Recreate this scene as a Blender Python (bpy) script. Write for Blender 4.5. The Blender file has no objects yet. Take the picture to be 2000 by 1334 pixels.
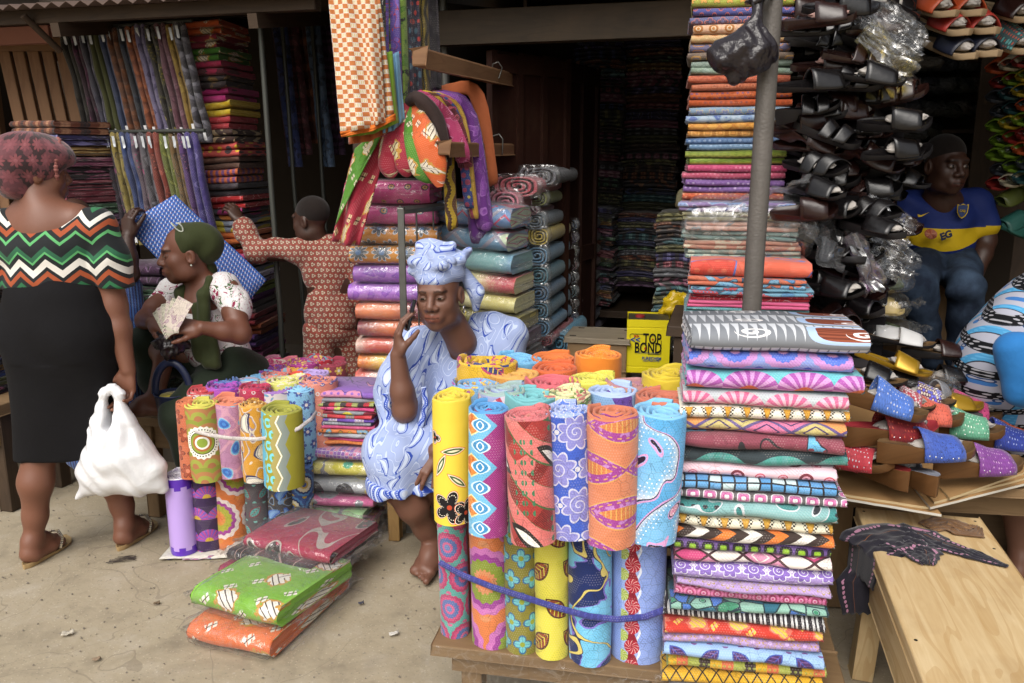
import bpy, math, random
import numpy as np
from mathutils import Vector, Matrix, noise
R = math.radians
scene = bpy.context.scene
col = scene.collection
# ---------------------------------------------------------------- camera, sky, sun, exposure
F_PX, PITCH, CAM_H = 1650.0, R(12.5), 1.55
cam_d = bpy.data.cameras.new('camera'); cam = bpy.data.objects.new('camera', cam_d); col.objects.link(cam)
cam_d.sensor_width = 36.0; cam_d.lens = F_PX / 2000.0 * 36.0; cam_d.clip_end = 500; cam_d.clip_start = .05
cam.location = (0, 0, CAM_H); cam.rotation_euler = (R(90) - PITCH, 0, 0)
scene.camera = cam
SUN_EL, SUN_ROT = R(58), R(200)
wd = bpy.data.worlds.new('World'); scene.world = wd; wd.use_nodes = True
wn = wd.node_tree; wn.nodes.clear()
sky = wn.nodes.new('ShaderNodeTexSky'); sky.sky_type = 'NISHITA'; sky.sun_disc = False
sky.sun_elevation = SUN_EL; sky.sun_rotation = SUN_ROT; sky.dust_density = 6; sky.air_density = 1.2; sky.ozone_density = .6
hs = wn.nodes.new('ShaderNodeHueSaturation'); hs.inputs['Saturation'].default_value = .35
bg = wn.nodes.new('ShaderNodeBackground'); bg.inputs['Strength'].default_value = .15
wo = wn.nodes.new('ShaderNodeOutputWorld')
wn.links.new(sky.outputs[0], hs.inputs['Color']); wn.links.new(hs.outputs[0], bg.inputs[0]); wn.links.new(bg.outputs[0], wo.inputs[0])
sd = bpy.data.lights.new('sun', 'SUN'); sun = bpy.data.objects.new('sun', sd); col.objects.link(sun)
sd.energy = 1.4; sd.angle = R(50); sd.color = (1, .96, .9)
# the veiled sun stands high, behind the camera and a little to its left
sdir = Vector((-.3, -.85, 1.0)).normalized()
sun.rotation_euler = sdir.to_track_quat('Z', 'Y').to_euler()
sky.sun_elevation = math.asin(sdir.z); sky.sun_rotation = math.atan2(sdir.x, sdir.y)
scene.view_settings.view_transform = 'Standard'; scene.view_settings.look = 'None'
scene.view_settings.exposure = 0.2; scene.view_settings.gamma = 1.0
scene.cycles.max_bounces = 8; scene.cycles.transparent_max_bounces = 16
scene.cycles.diffuse_bounces = 3; scene.cycles.glossy_bounces = 2; scene.cycles.use_denoising = True
scene.cycles.caustics_reflective = False; scene.cycles.caustics_refractive = False

# ---------------------------------------------------------------- photo pixel -> point on a known depth or height
CT, ST = math.cos(PITCH), math.sin(PITCH)
def ray(px, py):
    x = (px - 1000) / F_PX; y = (667 - py) / F_PX
    return Vector((x, CT + y * ST, -ST + y * CT))
def PY(px, py, y):
    d = ray(px, py); return Vector((0, 0, CAM_H)) + d * (y / d.y)
def PZ(px, py, z):
    d = ray(px, py); return Vector((0, 0, CAM_H)) + d * ((z - CAM_H) / d.z)
def PXM(px, y):            # metres per photo pixel at depth y (roughly)
    return y / F_PX

# ---------------------------------------------------------------- objects
def tag(o, label=None, cat=None, group=None, kind=None):
    if label: o['label'] = label
    if cat: o['category'] = cat
    if group: o['group'] = group
    if kind: o['kind'] = kind
    return o
def thing(name, label, cat, loc=(0, 0, 0), rz=0, group=None):
    o = bpy.data.objects.new(name, None); col.objects.link(o); o.empty_display_size = .1
    o.location = loc; o.rotation_euler = (0, 0, rz)
    return tag(o, label, cat, group)
def put(name, me, parent=None, loc=(0, 0, 0), rot=(0, 0, 0)):
    o = bpy.data.objects.new(name, me); col.objects.link(o)
    o.location = loc; o.rotation_euler = rot
    if parent is not None: o.parent = parent
    return o
def copy_tree(o, parent=None):
    c = o.copy(); col.objects.link(c); c.parent = parent
    for ch in list(o.children): copy_tree(ch, c)
    return c
def frame(x, z):           # orthonormal matrix from x axis and rough z axis
    x = Vector(x).normalized(); z = Vector(z); z = (z - x * z.dot(x)).normalized(); y = z.cross(x)
    return Matrix((x, y, z)).transposed()

class MB:
    def __init__(s): s.v = []; s.f = []; s.uv = []; s.m = []
    def face(s, pts, uvs=None, m=0):
        b = len(s.v); s.v += [tuple(p) for p in pts]; s.f.append(tuple(range(b, b + len(pts))))
        s.uv.append(uvs or [(p[0], p[2] if len(p) > 2 else 0) for p in pts]); s.m.append(m)
    def grid(s, P, UV, cu=False, m=0, flip=False):
        ni = len(P); nj = len(P[0]); b = len(s.v)
        for row in P: s.v += [tuple(p) for p in row]
        for i in range(ni if cu else ni - 1):
            i2 = (i + 1) % ni
            for j in range(nj - 1):
                q = [b + i * nj + j, b + i2 * nj + j, b + i2 * nj + j + 1, b + i * nj + j + 1]
                uu = [UV[i][j], UV[i + 1][j] if i + 1 < len(UV) else UV[i2][j], UV[i + 1][j + 1] if i + 1 < len(UV) else UV[i2][j + 1], UV[i][j + 1]]
                if flip: q.reverse(); uu.reverse()
                s.f.append(tuple(q)); s.uv.append(uu); s.m.append(m)
    def box(s, c, size, rot=None, m=0, taper=None):
        c = Vector(c); h = Vector(size) / 2; Rm = rot if rot is not None else Matrix.Identity(3)
        ax = [0, 1, 2]; L = max(ax, key=lambda a: size[a])
        for a in ax:
            o = [x for x in ax if x != a]
            if o[1] == L: o.reverse()
            for sg in (-1, 1):
                pts = []; uvs = []
                for (p, q) in ((-1, -1), (1, -1), (1, 1), (-1, 1)):
                    w = [0, 0, 0]; w[a] = sg * h[a]; w[o[0]] = p * h[o[0]]; w[o[1]] = q * h[o[1]]
                    uvs.append((w[o[0]] + c[L] * .7 + a, w[o[1]] + c[(L + 1) % 3] + a * .37))
                    if taper and w[2] > 0: w[0] *= taper; w[1] *= taper
                    pts.append(c + Rm @ Vector(w))
                s.face(pts, uvs, m)
        return s
    def tube(s, pts, r, n=8, m=0, cap=True, up=None, flat=1.0):
        pts = [Vector(p) for p in pts]; rs = r if isinstance(r, (list, tuple)) else [r] * len(pts)
        P = []; UV = []; L = 0; pv = None
        for i, p in enumerate(pts):
            t = (pts[min(i + 1, len(pts) - 1)] - pts[max(i - 1, 0)]).normalized()
            if pv is None:
                u = Vector(up) if up else (Vector((0, 0, 1)) if abs(t.z) < .9 else Vector((1, 0, 0)))
            else: u = pv
            x = (u - t * u.dot(t)).normalized(); y = t.cross(x); pv = x
            if i: L += (p - pts[i - 1]).length
            row = []; ur = []
            for k in range(n + 1):
                a = 2 * math.pi * k / n
                row.append(p + (x * math.cos(a) + y * math.sin(a) * flat) * rs[i]); ur.append((L, rs[i] * a))
            P.append(row); UV.append(ur)
        s.grid(P, UV, m=m)
        if cap:
            s.face(P[0][:-1], [(q[0], q[1]) for q in P[0][:-1]], m); s.face(P[-1][:-1][::-1], [(q[0], q[1]) for q in P[-1][:-1]], m)
        return s
    def lathe(s, prof, n=24, c=(0, 0, 0), m=0, sx=1, sy=1):
        P = []; UV = []
        for k in range(n + 1):
            a = 2 * math.pi * k / n
            P.append([(c[0] + r * math.cos(a) * sx, c[1] + r * math.sin(a) * sy, c[2] + z) for r, z in prof])
            UV.append([(a * prof[0][0] if prof[0][0] else a * .05, z) for r, z in prof])
        s.grid(P, UV, m=m, flip=False); return s
    def mesh(s, name, mats, smooth=True, weld=True, angle=None):
        me = bpy.data.meshes.new(name); me.from_pydata([tuple(v) for v in s.v], [], s.f)
        uvl = me.uv_layers.new(name='UVMap')
        flat = np.array([c for f in s.uv for q in f for c in q[:2]], dtype=np.float32); uvl.data.foreach_set('uv', flat)
        for mt in (mats if isinstance(mats, (list, tuple)) else [mats]): me.materials.append(mt)
        me.polygons.foreach_set('material_index', np.array(s.m, dtype=np.int32))
        me.polygons.foreach_set('use_smooth', np.full(len(s.f), bool(smooth)))
        me.update(); return me
    def build(s, name, mats, parent=None, smooth=True, loc=(0, 0, 0), rot=(0, 0, 0), bevel=0, weld=False, solid=0, subs=0):
        o = put(name, s.mesh(name, mats, smooth), parent, loc, rot)
        if weld or bevel:
            w = o.modifiers.new('weld', 'WELD'); w.merge_threshold = .0003
        if solid:
            q = o.modifiers.new('solid', 'SOLIDIFY'); q.thickness = solid; q.offset = 0
        if subs:
            q = o.modifiers.new('sub', 'SUBSURF'); q.levels = subs; q.render_levels = subs
        if bevel:
            q = o.modifiers.new('bevel', 'BEVEL'); q.width = bevel; q.segments = 2; q.limit_method = 'ANGLE'; q.angle_limit = R(40)
        return o
def nz(x, y=0, z=0): return noise.noise(Vector((x, y, z)))
# ---------------------------------------------------------------- shader arithmetic
NT = None
def lin(h):
    if not isinstance(h, str): return tuple(h)
    o = []
    for i in (0, 2, 4):
        c = int(h[i:i + 2], 16) / 255
        o.append(c / 12.92 if c <= .04045 else ((c + .055) / 1.055) ** 2.4)
    return tuple(o)
class S:
    def __init__(s, k): s.k = k
    def __add__(a, b): return mt('ADD', a, b)
    __radd__ = __add__
    def __sub__(a, b): return mt('SUBTRACT', a, b)
    def __rsub__(a, b): return mt('SUBTRACT', b, a)
    def __mul__(a, b): return mt('MULTIPLY', a, b)
    __rmul__ = __mul__
    def __truediv__(a, b): return mt('DIVIDE', a, b)
    def __neg__(a): return mt('MULTIPLY', a, -1.0)
def setin(sock, x):
    if isinstance(x, S): NT.links.new(x.k, sock)
    elif isinstance(x, (str, tuple, list)) and sock.type == 'RGBA': sock.default_value = (*lin(x)[:3], 1)
    else: sock.default_value = x
def node(t, **kw):
    n = NT.nodes.new(t)
    for k, v in kw.items(): setattr(n, k, v)
    return n
def mt(op, *a):
    n = NT.nodes.new('ShaderNodeMath'); n.operation = op
    for i, x in enumerate(a): setin(n.inputs[i], x)
    return S(n.outputs[0])
def fract(a): return mt('FRACT', a)
def flo(a): return mt('FLOOR', a)
def sn(a): return mt('SINE', a)
def cs(a): return mt('COSINE', a)
def ab(a): return mt('ABSOLUTE', a)
def mn(a, b): return mt('MINIMUM', a, b)
def mx(a, b): return mt('MAXIMUM', a, b)
def lt(a, b): return mt('LESS_THAN', a, b)
def gt(a, b): return mt('GREATER_THAN', a, b)
def ln(x, y): return mt('SQRT', x * x + y * y)
def at2(y, x): return mt('ARCTAN2', y, x)
def pw(a, b): return mt('POWER', a, b)
def tri(a): return ab(fract(a) - .5) * 2          # 1 at integers, 0 at halves
def parity(a): return flo(mt('FLOORED_MODULO', a, 2.0))
def mix(a, b, f):
    n = NT.nodes.new('ShaderNodeMix'); n.data_type = 'RGBA'
    setin(n.inputs[0], f); setin(n.inputs[6], a); setin(n.inputs[7], b); return S(n.outputs[2])
def ramp(v, cols, pos=None, const=True):
    n = NT.nodes.new('ShaderNodeValToRGB'); cr = n.color_ramp; cr.interpolation = 'CONSTANT' if const else 'LINEAR'
    k = len(cols)
    for i in range(k - 2): cr.elements.new(.5)
    for i, c in enumerate(cols):
        cr.elements[i].position = pos[i] if pos else (i / k if const else i / max(1, k - 1))
        cr.elements[i].color = (*lin(c)[:3], 1)
    setin(n.inputs[0], v); return S(n.outputs[0])
def vec(x, y, z=0.0):
    n = NT.nodes.new('ShaderNodeCombineXYZ'); setin(n.inputs[0], x); setin(n.inputs[1], y); setin(n.inputs[2], z); return S(n.outputs[0])
def tnoise(v, sc=5.0, det=2.0, rough=.5, dist=0.0, out=0):
    n = NT.nodes.new('ShaderNodeTexNoise'); NT.links.new(v.k, n.inputs['Vector'])
    n.inputs['Scale'].default_value = sc; n.inputs['Detail'].default_value = det; n.inputs['Roughness'].default_value = rough; n.inputs['Distortion'].default_value = dist
    return S(n.outputs[out])
def tvor(v, sc=5.0, feat='F1', out='Distance', rnd=1.0):
    n = NT.nodes.new('ShaderNodeTexVoronoi'); n.feature = feat; NT.links.new(v.k, n.inputs['Vector'])
    n.inputs['Scale'].default_value = sc; n.inputs['Randomness'].default_value = rnd; return S(n.outputs[out])
def twhite(x, y):
    n = NT.nodes.new('ShaderNodeTexWhiteNoise'); n.noise_dimensions = '2D'
    NT.links.new(vec(x, y).k, n.inputs['Vector']); return S(n.outputs['Value'])
def sep(v):
    n = NT.nodes.new('ShaderNodeSeparateXYZ'); NT.links.new(v.k, n.inputs[0]); return S(n.outputs[0]), S(n.outputs[1]), S(n.outputs[2])
def coords(kind='UV'):
    n = NT.nodes.new('ShaderNodeTexCoord'); return S(n.outputs[kind])
def attr(nm):
    n = NT.nodes.new('ShaderNodeAttribute'); n.attribute_name = nm; return S(n.outputs['Color'])
def bump(h, strength=.3, dist=.002):
    n = NT.nodes.new('ShaderNodeBump'); n.inputs['Strength'].default_value = strength; n.inputs['Distance'].default_value = dist
    NT.links.new(h.k, n.inputs['Height']); return n.outputs[0]
MATS = {}
def begin(key):
    global NT
    m = bpy.data.materials.new(key); m.use_nodes = True; NT = m.node_tree; NT.nodes.clear()
    MATS[key] = m; return m
def finish(color, rough=.7, spec=.3, coat=0, coat_r=.15, sheen=0, metal=0, nrm=None, emit=None):
    p = NT.nodes.new('ShaderNodeBsdfPrincipled'); o = NT.nodes.new('ShaderNodeOutputMaterial')
    setin(p.inputs['Base Color'], color); setin(p.inputs['Roughness'], rough); p.inputs['Specular IOR Level'].default_value = spec
    p.inputs['Coat Weight'].default_value = coat; p.inputs['Coat Roughness'].default_value = coat_r
    p.inputs['Sheen Weight'].default_value = sheen; p.inputs['Metallic'].default_value = metal
    if nrm is not None:
        NT.links.new(nrm, p.inputs['Normal'])
    if emit: p.inputs['Emission Color'].default_value = (*lin(emit[0]), 1); p.inputs['Emission Strength'].default_value = emit[1]
    NT.links.new(p.outputs[0], o.inputs[0])
# ---------------------------------------------------------------- printed cloth patterns; u, v in metres
def cell(u, v, s, brick=0.0, sy=None):
    a = u * s; b = v * (sy or s)
    iy = flo(b)
    if brick: a = a + parity(iy) * brick
    ix = flo(a); return a - ix - .5, b - iy - .5, ix, iy
def p_plain(u, v, c, s=1):
    return mix(c[0], c[1] if len(c) > 1 else c[0], tnoise(vec(u, v), 8, 2))
def p_dots(u, v, c, s=20, r=.3, brick=.5):
    x, y, i, j = cell(u, v, s, brick); w = twhite(i, j); d = ln(x, y)
    k = mix(c[0], mix(c[1], c[2 % len(c)], gt(w, .5)), lt(d, r * (w * .6 + .7)))
    return mix(k, c[3], lt(ab(d - r * .5), .05)) if len(c) > 3 else k
def p_rings(u, v, c, s=9, brick=.5):
    x, y, i, j = cell(u, v, s, brick); d = ln(x, y) * 2
    d = d + sn(at2(y, x) * 16.0) * .03
    k = ramp(d, c[1:] + [c[0]], [0, .2, .34, .62, .78, .94][:len(c) - 1] + [.96])
    return mix(k, c[2], lt(ln(ab(x) - .5, ab(y) - .5), .09))
def p_flower(u, v, c, s=10, n=6, brick=.5):
    x, y, i, j = cell(u, v, s, brick); d = ln(x, y); a = at2(y, x)
    e = ab(cs(a * (n / 2.0))) * .22 + .2
    k = mix(c[0], c[1], lt(d, e)); k = mix(k, c[2], lt(ab(d - e), .035)); k = mix(k, c[3 % len(c)], lt(d, .12))
    return mix(k, c[2], lt(ab(sn(a * n)), .12) * lt(d, e) * gt(d, .12))
def p_check(u, v, c, s=55):
    a = u * s; b = v * s; p = parity(flo(a) + flo(b))
    x = fract(a); y = fract(b)
    dash = lt(ab(fract(x * 3.0) - .5), .2) * gt(y, .15) * lt(y, .85)
    return mix(mix(c[0], c[1], dash * .8), mix(c[2], c[3], lt(fract(y * 4.0), .3)), p)
def p_diamond(u, v, c, s=8, asp=1.0):
    a = u * s; b = v * s * asp; p = flo(a + b); q = flo(a - b)
    w = twhite(p, q); x = fract(a + b); y = fract(a - b)
    e = mn(mn(x, 1 - x), mn(y, 1 - y))
    k = ramp(w, c[1:]); k = mix(k, c[0], lt(e, .06))
    return mix(k, c[1], lt(ab(e - .25), .03) * gt(w, .5))
def p_zig(u, v, c, s=6, amp=.25, per=10.0, pos=None):
    t = v * s + tri(u * per) * amp
    return ramp(fract(t), c, pos)
def p_zigv(u, v, c, s=6, amp=.25, per=10.0, pos=None):
    return p_zig(v, u, c, s, amp, per, pos)
def p_wave(u, v, c, s=7, amp=.12, per=9.0, dots=True):
    t = u * s + sn(v * per * 6.2832) * amp; f = fract(t)
    k = ramp(f, c)
    if dots:
        d = ln((f - .5) * 1.0, fract(v * s * 5.0) * .2 - .1); k = mix(k, c[0], lt(d, .055)); k = mix(k, c[-1], lt(ab(f - .3), .02))
    return k
def p_scale(u, v, c, s=14):
    y = v * s; j = flo(y); x = fract(u * s + parity(j) * .5) - .5; d = ln(x, fract(y)) * 2
    return ramp(fract(d * .5), c)
def p_hex(u, v, c, s=30, rnd=.15, e=.08):
    d = tvor(vec(u, v), s, 'DISTANCE_TO_EDGE', rnd=rnd)
    w = tvor(vec(u, v), s, 'F1', 'Color', rnd=rnd); r_, g_, b_ = sep(w)
    return mix(ramp(r_, c[1:]), c[0], lt(d, e))
def p_cells(u, v, c, s=14, e=.05):
    q = vec(u + sn(v * 40.0) * .006, v)
    k = p_hex(u, v, c, s, 1.0, e); d = tvor(q, s, 'F1')
    k = mix(k, c[1], lt(d, .16)); return mix(k, c[0], lt(ab(d - .22), .03))
def p_org(u, v, c, s=7, n=3.0, dist=1.2, line=.09, sy=1.0):
    t = tnoise(vec(u, v * sy), s, 1.0, .4, dist) * n * 1.6; f = fract(t)
    k = ramp(fract(flo(t) * .381 + .1), c[1:])
    x, y, i, j = cell(u, v, s * 6.0, .5)
    k = mix(k, c[1], lt(ln(x, y), .22) * gt(fract(flo(t) * .5), .3))
    return mix(k, c[0], lt(f, line))
def p_spiral(u, v, c, s=9, arms=1.0):
    x, y, i, j = cell(u, v, s, .5); d = ln(x, y); a = at2(y, x) / 6.2832
    f = fract(d * 7.0 + a * arms)
    blob = ab(sn(at2(y, x) * 4.0)) * .16 + .33
    k = mix(c[0], c[1], lt(d, blob)); k = mix(k, c[2], lt(f, .22) * lt(d, .27)); k = mix(k, c[2], lt(ab(d - blob), .028))
    return mix(k, c[3 % len(c)], lt(ln(ab(x) - .5, y), .07))
def p_paisley(u, v, c, s=11):
    # c: ground, outline dark, outline light, fill
    n1 = tnoise(vec(u, v), s * 1.3, 1, .4); f1 = fract(n1 * 7.0)
    k = mix(c[0], c[2], lt(f1, .09) * .55); k = mix(k, c[3], gt(f1, .86) * .8)
    x, y, i, j = cell(u, v, s, .5); w = twhite(i, j) * 6.28 ; ca = cs(w); sa = sn(w)
    X = x * ca + y * sa; Y = y * ca - x * sa
    X = X + Y * Y * 1.6 - .06; Yt = Y + .05
    wd_ = mx(.2 - ab(Yt) * .34 - Yt * .3, .012); d = ab(X) / wd_ + mx(ab(Yt) - .3, 0.0) * 9.0
    k = mix(k, c[3], lt(d, 1.0)); k = mix(k, c[1], lt(ab(d - 1.0), .2)); 
    return mix(k, c[1], lt(ab(d - .55), .12) * .55)
def p_leaf(u, v, c, s=8, rot=0.0, n=1):
    x, y, i, j = cell(u, v, s, .5)
    p = parity(i + j) * 2 - 1; X = (x + y * p) * .7071; Y = (y - x * p) * .7071
    d = ab(X) * 2.4 + Y * Y * 3.2
    k = mix(c[0], c[1], lt(d, .5)); k = mix(k, c[2], lt(ab(d - .5), .06)); k = mix(k, c[2], lt(ab(X), .018) * lt(d, .5))
    k = mix(k, c[3 % len(c)], lt(ab(fract(Y * 7.0 + ab(X) * 6.0) - .5), .12) * lt(d, .42))
    return mix(k, c[3 % len(c)], lt(ln(ab(x) - .5, ab(y) - .5), .1))
def p_squares(u, v, c, s=22):
    x, y, i, j = cell(u, v, s); d = pw(pw(ab(x), 4.0) + pw(ab(y), 4.0), .25)
    return ramp(d, c, [0, .14, .22, .34, .4][:len(c)])
def p_stip(u, v, c, s=5, sp=120.0):
    t = fract(u * s) ; t = tri(u * s) * .8 + tnoise(vec(u, v), 3, 1) * .4
    w = tnoise(vec(u, v), sp * 3, 1, .5)
    return mix(mix(c[0], c[1], gt(w + t * .55, .86)), c[2], gt(w, .62) * .8)
def p_fan(u, v, c, s=8):
    y = v * s; j = flo(y); x = fract(u * s + parity(j) * .5) - .5; yy = fract(y); d = ln(x, yy); a = at2(x, yy)
    k = mix(c[1], c[2], lt(fract(a * 2.6), .5)); k = mix(k, c[3 % len(c)], lt(d, .18)); return mix(k, c[0], gt(d, .55))
def p_eye(u, v, c, s=7):
    # pointed ovals with dotted borders
    x, y, i, j = cell(u, v, s * .8, .5, s * 1.5)
    d = ab(y) * 2.6 + x * x * 3.4
    n1 = tnoise(vec(u, v), 60, 1)
    k = mix(c[0], c[1], lt(d, .95)); k = mix(k, c[2], lt(d, .95) * gt(n1, .55)); k = mix(k, c[3], lt(ab(d - .95), .04))
    k = mix(k, c[1], lt(ab(d - .72), .09)); k = mix(k, c[3], lt(ab(d - .72), .04) * lt(fract(x * 9.0), .45))
    k = mix(k, c[4 % len(c)], lt(d, .4)); return mix(k, c[3], lt(d, .4) * lt(fract(x * 16.0), .25))
def p_motif(u, v, c, s=5.5):
    x, y, i, j = cell(u, v, s, .5); w = twhite(i, j)
    d = ln(x * 1.1, y) + (tnoise(vec(u, v), 45, 1) - .5) * .35
    k = mix(c[0], c[1], lt(d, .26) * gt(w, .3)); k = mix(k, c[2], lt(fract((u + v) * s * 6.0), .22) * lt(d, .26) * gt(w, .3))
    k = mix(k, c[3 % len(c)], lt(ab(d - .26), .03) * gt(w, .3))
    st = lt(ab(fract((u - v * .8) * s * 1.0) - .5), .1) * lt(fract((u + v) * s * 1.3), .45)
    k = mix(k, c[1], st * (1 - lt(fract((u + v * .4) * s * 9.0), .3)))
    return mix(k, c[2], st * lt(ab(fract((u - v * .8) * s) - .5), .015))
def p_zigu(u, v, c, s=14):
    # stepped checker wedges on a pale ground
    x, y, i, j = cell(u, v, s, 0, s * .8)
    ck = parity(flo(u * s * 10.0) + flo(v * s * 10.0)); tr = lt(ab(x), (y + .5) * .42)
    k = mix(c[0], mix(c[0], c[1], ck), tr); k = mix(k, c[2], lt(ab(x), (y + .2) * .3)); return mix(k, c[3 % len(c)], lt(ab(x), y * .35) )
def p_stripe(u, v, c, s=12):
    f = fract(u * s); k = ramp(f, c); d = lt(fract(v * s * 7.0), .4) * lt(fract(u * s * 9.0), .5)
    return mix(k, c[0], d * .7)
def p_drops(u, v, c, s=11):
    x, y, i, j = cell(u, v, s, .5, s * .8); w = twhite(i, j) * 6.28; X = x * cs(w) + y * sn(w); Y = y * cs(w) - x * sn(w)
    d = ln(X * (1.5 + Y * 1.6), Y)
    k = mix(c[0], c[1], lt(tvor(vec(u, v), s, 'DISTANCE_TO_EDGE'), .06)); 
    return mix(k, ramp(d, [c[3], c[4 % len(c)], c[3], c[2], c[1]], [0, .1, .2, .26, .32]), lt(d, .36))
def micro(c, u, v, k=1.0):
    # fine crackle, dots and hatching of the wax print
    q = vec(u, v); x, y, i, j = cell(u, v, 150, .5); d = lt(ln(x, y), .26); n = gt(tnoise(q, 13, 1), .5)
    c = mix(c, '1a1418', d * n * .2 * k); c = mix(c, 'f4ece4', d * (1 - n) * .12 * k)
    c = mix(c, '1a1418', lt(fract((u + v) * 110.0), .25) * gt(tnoise(q, 8, 1, .4, .5), .56) * .2 * k)
    return mix(c, '20181c', lt(tvor(q, 42, 'DISTANCE_TO_EDGE'), .025) * gt(tnoise(q, 5, 1), .5) * .3 * k)
PAT = dict(plain=p_plain, dots=p_dots, rings=p_rings, flower=p_flower, check=p_check, diamond=p_diamond, zig=p_zig, zigv=p_zigv, wave=p_wave, scale=p_scale,
    hexa=p_hex, cells=p_cells, org=p_org, spiral=p_spiral, paisley=p_paisley, leaf=p_leaf, squares=p_squares, stip=p_stip, fan=p_fan, eye=p_eye, motif=p_motif, zigu=p_zigu, stripe=p_stripe, drops=p_drops)
def fabric(pat, cols, s=None, rough=.8, coat=0, swap=False, off=(0, 0), bumpy=.25, sheen=.15, **kw):
    key = 'cloth_%s_%s_%s_%s_%s' % (pat, '_'.join(cols), s, coat, sorted(kw.items())) + ('s' if swap else '')
    if key in MATS: return MATS[key]
    m = begin(key); m.name = 'printed_cloth'; MATS[key] = m
    cu = coords('UV'); u, v, _ = sep(cu); u = u + off[0]; v = v + off[1]
    uv = vec(u, v)
    w = tnoise(uv, 14, 2); u2 = u + (w - .5) * .004; v2 = v + (w - .5) * .004
    if swap: u2, v2 = v2, u2
    a = dict(kw);
    if s: a['s'] = s
    c = PAT[pat](u2, v2, list(cols), **a)
    wear = tnoise(coords('Object'), 9, 3)
    if pat not in ('plain', 'stip', 'check'): c = micro(c, u, v, .55 if coat else 1.0)
    if not isinstance(c, S): c = mix(c, c, 0.0)
    c = mix(c, '6a625c', .02 + (1 - wear) * .12)
    hs_ = node('ShaderNodeHueSaturation'); hs_.inputs['Saturation'].default_value = 1.0; hs_.inputs['Value'].default_value = .93; NT.links.new(c.k, hs_.inputs['Color']); c = S(hs_.outputs[0])
    wv = tnoise(uv, 900, 1); cr = tnoise(uv, 26, 3, .6, .6)
    cr2 = tnoise(vec(u * .5, v * 1.6), 9, 3, .55, 1.2); finish(c, rough, .25 if not coat else .4, coat, .18, sheen, nrm=bump(cr + wv * .12 + cr2 * 1.4, bumpy + .08, .008)); return m
def solid(key, c, rough=.6, spec=.4, metal=0, var=.12, sc=6.0, bs=.15, bd=.002, coat=0, bsc=None, emit=None):
    if key in MATS: return MATS[key]
    m = begin(key); o = coords('Object'); n = tnoise(o, sc, 4, .6)
    base = mix(c, tuple(x * (1 - var * 2) for x in lin(c)), n)
    finish(base, rough, spec, coat, metal=metal, nrm=bump(tnoise(o, bsc or sc * 9, 3), bs, bd), emit=emit); return m
def wood(key, a, b, rough=.65, sc=1.0, dirt='5a4630'):
    if key in MATS: return MATS[key]
    m = begin(key); u, v, _ = sep(coords('UV'))
    g = tnoise(vec(u * 2.2 * sc, v * 26.0 * sc), 1.6, 4, .6, .8); rings = fract(tnoise(vec(u * 1.1, v * 8.0), 1.3, 2, .4, .4) * 7.0)
    c = mix(a, b, g); c = mix(c, b, lt(ab(rings - .5), .12) * .35)
    k = tvor(vec(u * 1.0, v * 2.0), 2.6, 'F1'); c = mix(c, dirt, lt(k, .045) * .8)
    c = mix(c, dirt, mx(tnoise(coords('Object'), 3.5, 4, .65) - .5, 0.0) * 1.2)
    finish(c, rough, .3, nrm=bump(g + rings * .15, .35, .002)); return m
def skin(key, c, rough=.46):
    if key in MATS: return MATS[key]
    m = begin(key); o = coords('Object'); n = tnoise(o, 7, 3)
    b = mix(c, tuple(x * .72 for x in lin(c)), n); t = attr('tint')
    n2 = NT.nodes.new('ShaderNodeMix'); n2.data_type = 'RGBA'; n2.blend_type = 'MULTIPLY'; n2.inputs[0].default_value = 1
    setin(n2.inputs[6], b); setin(n2.inputs[7], t)
    finish(S(n2.outputs[2]), rough, .42, nrm=bump(tnoise(o, 120, 2) + tnoise(o, 420, 2) * .5, .22, .0015)); return m
def film(key='clear_film', tint=(1, 1, 1), amt=.07, sc=24.0):
    if key in MATS: return MATS[key]
    m = begin(key); o = coords('Object'); n = tnoise(o, sc * .45, 2, .5, 1.2)
    lw = NT.nodes.new('ShaderNodeLayerWeight'); lw.inputs[0].default_value = .35
    rg = 1 - ab(tnoise(o, sc * .7, 1, .4, 1.5) - .5) * 26.0
    bn = bump(n + tnoise(o, sc * 1.6, 1) * .2, .8, .02)
    NT.links.new(bn, lw.inputs['Normal'])
    f = mt('MINIMUM', pw(S(lw.outputs['Facing']), 2.6) * .5 + mx(rg, 0.0) * .14 + amt * .75, .75)
    tr = NT.nodes.new('ShaderNodeBsdfTransparent'); tr.inputs[0].default_value = (*[.97 * x for x in tint], 1)
    gl = NT.nodes.new('ShaderNodeBsdfPrincipled'); gl.inputs['Base Color'].default_value = (.85, .86, .87, 1); gl.inputs['Roughness'].default_value = .2
    gl.inputs['Specular IOR Level'].default_value = .9; NT.links.new(bn, gl.inputs['Normal'])
    gs = NT.nodes.new('ShaderNodeBsdfGlossy'); gs.inputs['Roughness'].default_value = .16; NT.links.new(bn, gs.inputs['Normal']); gs.inputs[0].default_value = (.9, .9, .9, 1)
    mm = NT.nodes.new('ShaderNodeMixShader'); mm.inputs[0].default_value = .25
    NT.links.new(gs.outputs[0], mm.inputs[1]); NT.links.new(gl.outputs[0], mm.inputs[2])
    ms = NT.nodes.new('ShaderNodeMixShader'); setin(ms.inputs[0], f); NT.links.new(tr.outputs[0], ms.inputs[1]); NT.links.new(mm.outputs[0], ms.inputs[2])
    out = NT.nodes.new('ShaderNodeOutputMaterial'); NT.links.new(ms.outputs[0], out.inputs[0]); return m
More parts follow.
